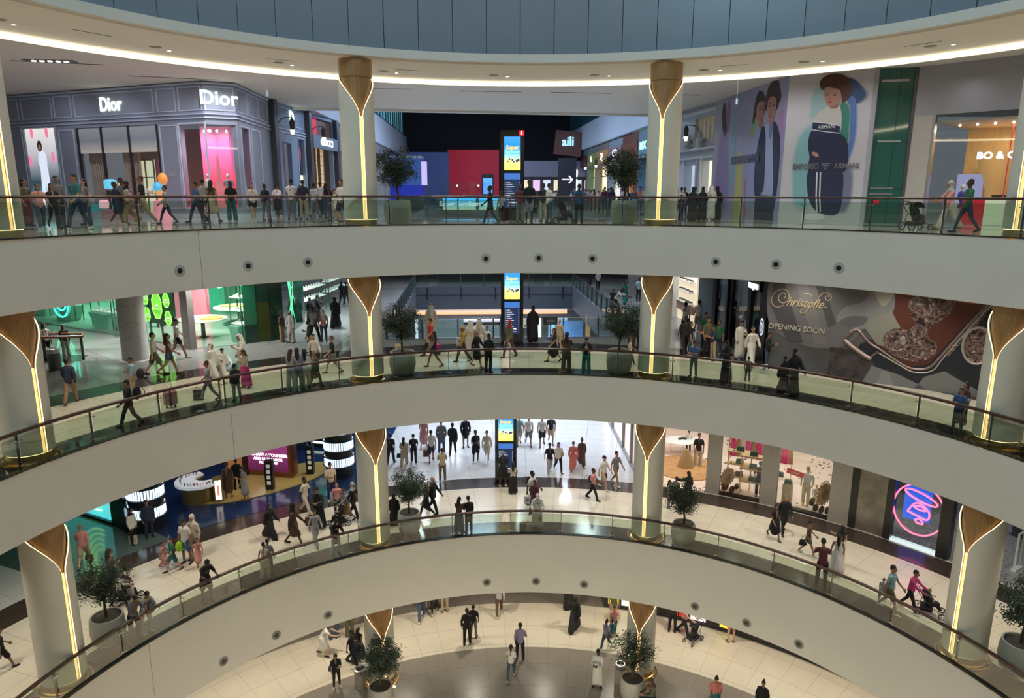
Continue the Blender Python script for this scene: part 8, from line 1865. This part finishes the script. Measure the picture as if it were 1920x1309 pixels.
 (ZC,-13.14,23.06,38,'lean',1.04,'f','2','shirt.C','trousers.C','short.K','W','person in cream with a backpack leaning over the left railing'),
 (ZC,-17.45,30.00,78,'stand',1.01,'f','2','jacket.W','trousers.K','hijab.K','K','person in white jacket and black scarf before the left slatted tower'),
 (ZC,-17.02,30.63,37,'stand',1.07,'m','2','jacket.N','trousers.N','short.K','K','person in dark navy silhouetted by the left slatted tower'),
 (ZC,-14.97,27.82,87,'walk',0.73,'f','2','dress.P','','short.X','P','child in pink beside the lime green backpack'),
 (ZC,-14.48,27.60,-43,'walk',0.91,'m','1','tee.E','shorts.T','short.K','K','boy in green with a lime green backpack'),
 (ZC,-14.19,28.27,-14,'stand',1.20,'m','2','tee.W','shorts.I','cap.K','K','big person in white tee and royal blue shorts'),
 (ZC,-14.00,28.64,-4,'stand',1.20,'f','2','shirt.C','trousers.C','hijab.C','K','person in cream headscarf behind the royal blue shorts'),
 (ZC,-13.56,27.96,36,'walk',0.79,'f','2','dress.P','','long.X','W','small girl in dusty pink dress'),
 (ZC,-15.02,35.07,184,'stand',1.15,'f','2','dress.X','','bun.X','X','person in sleeveless floral dress on the oval stage'),
 (ZC,-14.93,36.04,204,'stand',1.04,'m','2','jacket.K','trousers.K','short.K','W','person in black on the oval stage between two dresses'),
 (ZC,-14.04,34.80,-47,'phone',1.09,'f','1','dress.S','','long.K','X','person in pale spotted dress on the oval stage'),
 (ZC,-11.62,24.92,35,'lean',1.13,'m','3','tee.K','shorts.K','short.K','K','person in black tee and shorts turning at the left railing'),
 (ZC,-10.29,26.97,183,'stand',0.93,'f','2','tank.C','wide.C','bun.K','K','person in cream jumpsuit at the railing, third level'),
 (ZC,-10.27,27.31,172,'stand',0.94,'m','2','tee.G','trousers.G','short.K','K','person behind the cream jumpsuit at the railing'),
 (ZC,-11.32,30.60,72,'walk',1.01,'f','2','abaya.K','','hijab.K','K','person in black abaya alone on the white floor at left'),
 (ZC,-10.00,29.98,91,'walk',1.20,'f','3','coat.X','skirt.X','hijab.K','K','person in black and brown patterned long coat walking right'),
 (ZC,-10.39,33.16,70,'walk',1.16,'m','3','tee.C','trousers.C','short.K','K','person in cream polo and cream trousers striding'),
 (ZC,-9.31,31.64,-0,'both',1.20,'f','2','abaya.K','','short.K','K','person in black abaya carrying a child in arms'),
 (ZC,-9.01,29.93,40,'walk',1.03,'f','2','shirt.S','wide.S','short.K','K','person in pale grey with a black bag near the railing'),
 (ZC,-9.51,34.82,29,'side',1.20,'m','2','tee.C','trousers.N','short.K','W','person in cream shirt and dark jeans with hand at chin'),
 (ZC,-8.15,32.33,-52,'push',1.04,'f','2','shirt.G','skirt.H','short.X','K','person in grey shirt and tan skirt pushing a pushchair, third level'),
 (ZC,-7.86,32.69,68,'walk',1.12,'f','2','shirt.K','trousers.K','hijab.S','K','person in pale headscarf and black clothes left of the column'),
 (ZC,-8.76,33.11,-1,'stand',0.97,'f','1','tee.P','trousers.K','long.X','K','person in pink top beside the pushchair on the third level'),
 (ZC,-7.67,28.76,-41,'lean',1.05,'f','2','coat.K','trousers.C','hijab.K','K','person in black headscarf leaning on the railing left of the column'),
 (ZC,-7.22,39.82,176,'walk',1.17,'m','2','tee.K','trousers.K','short.K','K','person in black tee, leftmost on the pale corridor floor'),
 (ZC,-6.41,39.74,180,'walk',1.03,'f','2','coat.B','wide.B','long.K','K','person in long beige outfit with a small black bag, from behind'),
 (ZC,-5.87,40.00,190,'walk2',1.10,'m','2','tee.K','trousers.K','short.K','W','person in black with raised elbow, third from left in the corridor'),
 (ZC,-5.60,42.74,179,'walk',1.20,'f','1','dress.P','','long.H','P','person in pink dress in the pale corridor'),
 (ZC,-4.87,40.43,189,'walk',1.16,'m','2','tee.W','shorts.N','short.K','K','person in white tee and navy shorts with brown bag, from behind'),
 (ZC,-4.40,41.98,184,'stand',1.20,'m','2','coat.G','trousers.D','short.K','K','person in checked grey shirt and jeans in the corridor'),
 (ZC,-3.67,41.61,178,'walk',1.20,'m','3','jacket.K','trousers.K','short.K','K','person in long black coat in the corridor'),
 (ZC,-2.95,42.85,12,'stand',1.20,'f','2','coat.K','minis.K','long.K','K','person in black jacket with bare legs in the corridor'),
 (ZC,-2.18,40.27,32,'side',1.16,'m','3','tee.K','shorts.K','short.K','W','person in black tee and long shorts folding one arm in the corridor'),
 (ZC,-1.51,40.54,-4,'walk2',1.11,'m','2','shirt.C','shorts.C','short.K','W','person in cream shirt and shorts in the corridor'),
 (ZC,-3.89,37.34,184,'both',1.12,'m','2','tee.B','trousers.O','short.K','W','person in beige tee and olive trousers seen from behind, nearest in the corridor'),
 (ZC,-0.49,36.69,180,'stand',1.18,'m','3','tee.K','shorts.K','short.S','W','person in black tee and shorts before the pillar, from behind'),
 (ZC,0.07,35.69,180,'both',1.03,'f','2','shirt.C','maxi.K','long.K','X','person in cream blouse and long black skirt by the pillar'),
 (ZC,0.46,43.37,5,'walk',1.17,'m','2','tee.L','shorts.S','short.K','K','person in light blue tee, first of four walking abreast'),
 (ZC,1.08,43.17,4,'walk2',1.17,'m','2','tee.W','shorts.G','short.K','K','person in white print tee, second of four walking abreast'),
 (ZC,1.94,43.18,-2,'walk',1.17,'m','2','tee.W','shorts.K','short.K','K','person in white tee and black shorts, third of four abreast'),
 (ZC,2.54,43.58,-2,'walk2',1.14,'m','2','tee.K','shorts.B','short.K','K','person in black tee and khaki shorts, fourth of four abreast'),
 (ZC,2.18,38.46,8,'walk',1.11,'m','2','tee.K','trousers.S','cap.K','W','person in black tee and grey jeans walking as a couple'),
 (ZC,2.72,38.79,13,'walk2',1.05,'f','2','shirt.W','trousers.K','long.K','K','person in white shirt and black trousers beside the black tee'),
 (ZC,3.59,39.12,-3,'walk',1.02,'f','2','kandura.Q','','short.X','X','person in long coral dress in the corridor'),
 (ZC,4.15,39.71,1,'walk2',1.01,'f','3','kandura.X','','bun.K','X','person in long patterned brown dress beside the coral dress'),
 (ZC,5.03,36.35,45,'walk',1.13,'m','1','tee.W','shorts.B','cap.K','W','person in white tee and black cap carrying a maroon bag'),
 (ZC,5.79,36.94,35,'walk',1.15,'m','2','tee.G','slim.H','short.K','W','person in dark grey tee and tan trousers striding'),
 (ZC,4.29,34.96,66,'walk',1.03,'m','3','tee.P','trousers.K','short.K','K','person in pink shirt and black trousers wearing a backpack'),
 (ZC,1.04,33.96,59,'walk',1.18,'m','3','tee.W','trousers.K','short.K','K','person in white tee wearing a black backpack near the railing'),
 (ZC,1.16,33.46,-21,'walk',1.01,'f','3','tee.M','wide.M','short.K','K','person in maroon outfit beside the white carrier bag'),
 (ZC,1.22,31.19,-61,'lean',1.14,'m','2','kandura.W','','cap.W','X','person in white robe and white cap leaning on the railing'),
 (ZC,-4.26,32.82,-56,'walk',1.07,'f','1','coat.K','slim.K','long.H','K','blond person in black coat walking by the olive tree'),
 (ZC,-3.98,33.25,64,'walk',1.16,'m','1','jacket.K','trousers.K','bald.P','K','bald person in black behind the blond one'),
 (ZC,-5.72,31.94,176,'stand',0.94,'f','2','abaya.K','','hijab.K','K','person in black between column and olive tree, third level'),
 (ZC,-2.47,31.01,153,'both',1.04,'f','2','tee.X','maxi.T','long.K','K','person with long hair and teal skirt, left of a pair at the railing'),
 (ZC,-1.98,30.85,202,'phone',1.05,'f','2','coat.K','trousers.K','short.K','K','person in black, right of a pair at the railing'),
 (ZC,9.12,34.25,-159,'point',1.08,'f','2','abaya.K','','long.K','K','person in black reaching out before the straw hat shop'),
 (ZC,8.12,33.99,52,'stand',0.86,'f','2','tee.S','trousers.G','long.K','K','person in grey beside the right-of-centre column, third level'),
 (ZC,8.54,34.38,-38,'stand',0.88,'m','3','tee.G','trousers.K','short.K','K','person in dark grey behind the right olive tree'),
 (ZC,12.33,30.59,7,'walk2',1.01,'f','2','dress.K','','long.K','X','person in short black dress, left of a couple on the white floor'),
 (ZC,13.00,31.24,-4,'walk',1.12,'m','1','jacket.K','trousers.K','short.S','K','person in black jacket, right of a couple on the white floor'),
 (ZC,13.29,29.13,65,'walk',0.96,'f','2','tee.X','minis.O','cap.K','W','person in dark cap and short olive skirt with a black bag'),
 (ZC,13.83,27.49,159,'stand',1.04,'f','2','gown.W','','long.K','W','person in wide white gown with long black hair'),
 (ZC,14.37,28.38,174,'point',1.03,'f','1','tank.K','maxi.W','long.K','W','person in black top behind the white gown'),
 (ZC,12.29,25.99,165,'lean',1.20,'m','2','tee.M','trousers.K','short.K','K','person in maroon tee leaning back at the right railing'),
 (ZC,14.68,25.31,-48,'walk',0.62,'m','2','tee.S','shorts.G','short.K','W','small child in pale tee beside the mint tee'),
 (ZC,14.65,24.72,42,'walk',1.14,'m','2','tee.L','shorts.O','short.K','W','person in mint tee and olive shorts walking at right'),
 (ZC,15.44,24.72,41,'push',1.04,'f','2','shirt.F','slim.K','short.K','W','person in magenta blouse pushing a pushchair with a child'),
 (ZC,11.08,42.07,161,'stand',0.83,'f','2','shirt.W','trousers.K','short.K','K','person in white with a shoulder strap inside the straw hat shop'),
 (ZC,11.04,39.58,-9,'stand',1.20,'m','2','tee.K','wide.C','short.K','K','person in black polo and cream trousers inside the straw hat shop'),
 (ZC,-17.22,21.14,143,'walk',0.91,'m','2','tee.K','shorts.K','short.K','K','person in black tee and shorts at the lower left edge'),
 (ZD,-2.31,32.88,182,'stand',1.19,'m','3','shirt.K','trousers.K','short.K','K','person in black, left of two standing on the ground floor'),
 (ZD,-2.01,33.43,172,'stand',1.11,'m','3','tee.K','trousers.G','short.K','K','person in black, right of two standing on the ground floor'),
 (ZD,0.44,31.59,180,'side',1.19,'m','3','shirt.V','trousers.K','short.K','K','person in lavender shirt and black trousers on the grey ring'),
 (ZD,-0.02,30.21,170,'walk',1.07,'f','3','tee.W','slim.D','short.K','W','person in white tee and blue jeans on the grey ring'),
 (ZD,-0.69,35.58,181,'walk',1.20,'m','2','shirt.S','trousers.X','short.K','W','person in striped grey shirt at the back of the ground floor'),
 (ZD,3.41,34.20,167,'walk',1.15,'f','2','abaya.K','','hijab.K','K','person in black abaya walking on the ground floor'),
 (ZD,3.24,36.12,177,'stand',1.16,'f','2','abaya.K','','hijab.K','K','person in black farther back beyond the walking abaya'),
 (ZD,5.44,33.64,14,'phone',1.03,'m','1','tee.P','slim.D','short.X','K','person in pink shirt and jeans near the yellow windows'),
 (ZD,4.90,32.55,-45,'walk',0.97,'f','3','tee.V','trousers.D','bun.K','W','person in purple print top, left of two on the ground floor'),
 (ZD,5.24,32.77,5,'walk2',0.89,'f','3','tee.T','trousers.S','bun.K','W','person in teal top, right of two on the ground floor'),
 (ZD,4.12,29.65,-25,'both',1.15,'m','3','kandura.W','','short.K','K','person in long white robe on the right of the grey ring'),
 (ZD,6.43,28.11,-68,'sit',1.20,'f','2','shirt.O','trousers.N','hijab.X','K','person in patterned scarf sitting by the right olive tree'),
 (ZD,-8.31,29.50,19,'phone',1.06,'f','2','tee.K','slim.K','long.K','W','person in black with a bright blue bag at lower left'),
 (ZD,-7.92,31.19,69,'walk',1.16,'m','3','tee.K','trousers.K','short.K','K','person in black left of the left ground floor column'),
 (ZD,-7.68,31.60,158,'walk',1.07,'f','2','tank.K','maxi.N','long.K','K','person with long hair and dark skirt by the left ground floor column'),
 (ZD,-9.59,31.98,80,'bend',1.20,'f','1','dress.W','','long.X','K','person in white dress bending forward at lower left'),
 (ZD,-9.41,33.36,189,'stand',1.18,'m','2','tee.G','wide.D','short.K','K','person in wide blue jeans under the parapet at left'),
 (ZD,-8.60,33.55,189,'stand',1.15,'m','2','tee.X','wide.O','short.K','K','person in olive trousers under the parapet beside the jeans'),
 (ZD,-4.96,35.06,185,'walk',1.20,'m','2','tee.N','trousers.D','short.K','W','person in blue jeans right of the left ground floor column'),
 (ZD,-4.33,35.78,184,'walk',1.15,'f','2','tee.K','slim.K','long.K','W','person in black leggings at the back of the ground floor'),
 (ZD,-3.76,35.83,184,'stand',1.17,'m','2','tee.S','trousers.B','short.K','X','person in beige trousers at the back of the ground floor'),
 (ZD,8.65,33.98,151,'stand',1.20,'m','3','tee.K','trousers.K','short.K','K','person in black before the red windows on the ground floor'),
 (ZD,9.20,33.65,51,'push',1.17,'f','1','tee.P','trousers.K','short.X','K','person in pink with a pushchair under the lowest parapet'),
 (ZD,11.54,33.11,168,'stand',1.19,'f','1','tank.P','minis.P','long.X','X','person with bare legs under the lowest parapet at right'),
 (ZD,9.17,27.78,-1,'phone',1.14,'f','2','tee.Q','maxi.T','bun.K','X','person in coral top drinking at the bottom edge'),
 (ZD,11.24,27.62,-33,'stand',1.06,'f','2','jacket.K','trousers.K','bun.K','K','person in black with a hair bun at the bottom edge'),
 (ZD,5.62,34.89,5,'stand',1.20,'m','2','tee.O','trousers.B','cap.B','K','person in cap before the yellow windows'),
)
ITEMS = (
 ('shopping_bag',-12.42,26.94,ZB + 0.00,20,'K','large black carrier bag hanging from the grey tee on the second level'),
 ('shopping_bag',-4.14,34.88,ZB + 0.69,10,'B','tan paper bag carried by the red tee left of the pillar'),
 ('handbag',-3.46,32.51,ZB + 0.83,10,'F','bright pink handbag of the black vest and shorts'),
 ('shopping_bag',-2.51,33.61,ZB + 0.80,0,'W','white paper bag carried by the mustard headscarf'),
 ('shopping_bag',-0.21,34.56,ZB + 0.38,0,'W','white paper bag with red print held before the pillar'),
 ('shopping_bag',-5.69,34.75,ZB + 0.22,0,'B','tan bag with red leaf print behind the left olive tree'),
 ('shopping_bag',11.50,31.41,ZB + 0.02,0,'W','white carrier bag at the foot of the hoarding'),
 ('handbag',9.53,30.06,ZB + 0.82,0,'B','tan handbag held by the black abaya at the right railing'),
 ('handbag',-18.28,27.98,ZC + 0.30,0,'X','brown straw bag carried by the pink tee at far left'),
 ('shopping_bag',-17.46,30.00,ZC + 0.00,0,'C','cream paper bag with black print before the left slatted tower'),
 ('shopping_bag',-15.08,25.20,ZC + 0.23,0,'S','pale bag hanging from the left pushchair'),
 ('shopping_bag',-9.80,31.64,ZC + 0.14,0,'X','brown paper bag beside the abaya carrying a child'),
 ('handbag',-6.68,39.74,ZC + 0.50,0,'K','small black handbag of the beige outfit in the corridor'),
 ('shopping_bag',-5.18,40.43,ZC + 0.31,0,'X','brown woven bag of the white tee in the corridor'),
 ('shopping_bag',0.80,33.46,ZC + 0.47,0,'W','big white carrier bag with green print beside the maroon outfit'),
 ('shopping_bag',0.55,30.92,ZC + 0.03,0,'O','dark brown paper bag standing at the railing, third level'),
 ('shopping_bag',0.78,30.92,ZC + 0.00,0,'S','pale green bag standing at the railing by the white robe'),
 ('handbag',5.07,36.35,ZC + 0.66,0,'M','maroon bag of the white tee and black cap'),
 ('handbag',13.06,29.13,ZC + 0.47,0,'K','black shoulder bag of the dark cap at right, third level'),
 ('handbag',2.86,38.79,ZC + 0.99,0,'B','beige shoulder bag of the white shirt in the corridor'),
 ('handbag',-8.51,29.50,ZD + 0.92,0,'I','bright blue handbag at lower left on the ground floor'),
 ('handbag',0.96,31.91,ZA + 0.49,0,'K','large black carrier with pale lettering held before the pillar'),
 ('backpack',-14.82,27.29,ZB + 0.95,55,'K','black backpack on the mint shirt'),
 ('backpack',-13.07,23.69,ZB + 1.19,60,'K','black backpack of the one walking in black at the left railing'),
 ('backpack',-14.18,27.60,ZC + 1.12,60,'LIME','lime green backpack on the boy in green'),
 ('backpack',4.15,34.96,ZC + 1.12,-70,'K','black backpack on the pink shirt'),
 ('backpack',0.86,33.96,ZC + 1.47,-60,'K','black backpack on the white tee near the railing'),
 ('backpack',-12.94,23.06,ZC + 1.13,0,'G','grey backpack on the cream clothes at the left railing'),
 ('backpack',-10.09,39.98,ZA + 1.28,0,'K','black backpack in the group left of the column'),
)
PUSHCHAIRS = (
 (15.52,27.65,ZA,100,'black pushchair pushed by the blush top at right, top level',0),
 (2.36,32.57,ZA,80,'small black pushchair beside the blue shirt, top level',0),
 (-15.21,25.27,ZC,110,'dark pushchair with a grey bag behind the left olive tree',0),
 (16.12,24.58,ZC,60,'black pushchair with a child pushed by the magenta blouse',1),
 (-8.42,31.93,ZC,-60,'black pushchair with a cream blanket left of the column',1),
 (9.60,33.19,ZD,-50,'grey pushchair under the lowest parapet at right',0),
)
PAL['LIME'] = (0.28, 0.5, 0.02); PAL['f'] = (0.5, 0.3, 0.2)
for (z, x, y, face, pose, sc, sex, skin, upper, lower, head, shoe, label) in PEOPLE:
    dx, dy = x - CX, y - CY; r = hypot(dx, dy); a = atan2(dx, dy)
    if z != ZD:
        need = RAD + (0.62 if pose == 'lean' else 0.52)
        if r < need or (pose == 'lean' and r < RAD + 2.0): r = need; x, y = CX + r * sin(a), CY + r * cos(a)
        if pose == 'lean' and r < RAD + 2 and 'back at' not in label: face = math.degrees(atan2(CX - x, -(CY - y)))
    for k, ca in enumerate(COLS):
        c = P(16.47, ca); d = hypot(x - c.x, y - c.y); m_ = 1.05
        if d < m_: x, y = c.x + (x - c.x) * m_ / max(d, 0.01), c.y + (y - c.y) * m_ / max(d, 0.01)
    r = hypot(x - CX, y - CY)
    if z != ZD and r < RAD + 0.5: x, y = CX + (x - CX) * (RAD + 0.52) / r, CY + (y - CY) * (RAD + 0.52) / r
    person(z, x, y, face, pose, sc, sex, skin, upper, lower, head, shoe, label)
for kind, x, y, z, rz, c, label in ITEMS:
    r = hypot(x - CX, y - CY)
    if z > ZD + 3 and r < RAD + 0.35: x, y = CX + (x - CX) * (RAD + 0.36) / r, CY + (y - CY) * (RAD + 0.36) / r
    if kind == 'shopping_bag': shopping_bag((x, y, z), R_(rz), c, label, mark='G' if c in 'WCB' else None)
    elif kind == 'handbag': handbag((x, y, z), R_(rz), c, label, 1.1)
    else: backpack((x, y + 0.05, z), R_(rz), c, label)
for x, y, z, rz, label, ch in PUSHCHAIRS: stroller((x, y, z), R_(rz), label, 'K', bool(ch))
for x, y, z, rz, label, ch in PUSHCHAIRS:
    if ch: person(z + 0.34, x - 0.1 * sin(R_(rz)), y + 0.1 * cos(R_(rz)), rz, 'sit', 0.5, 'm', '1', 'tee.W', 'trousers.S', 'short.X', 'W', 'small child in white sitting in the pushchair of the magenta blouse')
t = thing('suitcase', 'pale pink wheeled suitcase with a dark strap at the left railing on the second level', 'suitcase', (-13.0, 25.9, ZB), 0.5)
b = solid([('c', (-0.14, 0, 0.2), (-0.14, 0, 0.62), 0.11, 0.11), ('c', (0.14, 0, 0.2), (0.14, 0, 0.62), 0.11, 0.11), ('c', (-0.14, 0, 0.2), (0.14, 0, 0.2), 0.11, 0.11), ('c', (-0.14, 0, 0.6), (0.14, 0, 0.6), 0.11, 0.11), ('c', (-0.1, 0, 0.4), (0.1, 0, 0.4), 0.11, 0.11)], 0.025, 0.6, 1)
part(t, 'shell', b, cmat('P')); MB().box((0, 0, 0.4), (0.05, 0.235, 0.66)).build('strap', cmat('K'), t)
for sx in (-1, 1):
    MB().cyl((0.15 * sx, -0.03, 0.04), (0.15 * sx, 0.03, 0.04), 0.04).build('wheel', BLACK, t); MB().cyl((0.07 * sx, 0, 0.7), (0.07 * sx, 0, 1.05), 0.008, n=5).build('handle', CHROME, t)
# distant crowd behind the corridor railings on the top level
rnd = random.Random(21); UP = ['tee.K', 'tee.W', 'shirt.N', 'tee.G', 'shirt.S', 'tee.M', 'tee.D', 'tee.W', 'jacket.K', 'tee.P']; DN = ['trousers.K', 'trousers.D', 'trousers.G', 'trousers.N', 'trousers.B']
for i in range(60):
    right = i < 46; v = 4 + rnd.random() ** 1.3 * (56 if right else 40)
    if right: u = 7.9 + rnd.random() * 3.6
    else: u = -10.8 - rnd.random() * 2.4
    q = K(u, v, 0)
    f = rnd.random() < 0.4
    person(ZA, q.x, q.y, rnd.choice((0, 15, 180, 170, 30, 200)), rnd.choice(('walk', 'walk2', 'stand', 'phone')), 1.0 + 0.08 * rnd.random(), 'f' if f else 'm', '3' if rnd.random() < 0.4 else '2',
           rnd.choice(UP), rnd.choice(DN), rnd.choice(('long.K', 'hijab.K', 'tail.X')) if f else 'short.K', 'K', 'person in the distant crowd beyond the %s railing of the top corridor' % ('right' if right else 'left'), 'distant crowd beyond the %s corridor railing' % ('right' if right else 'left'))
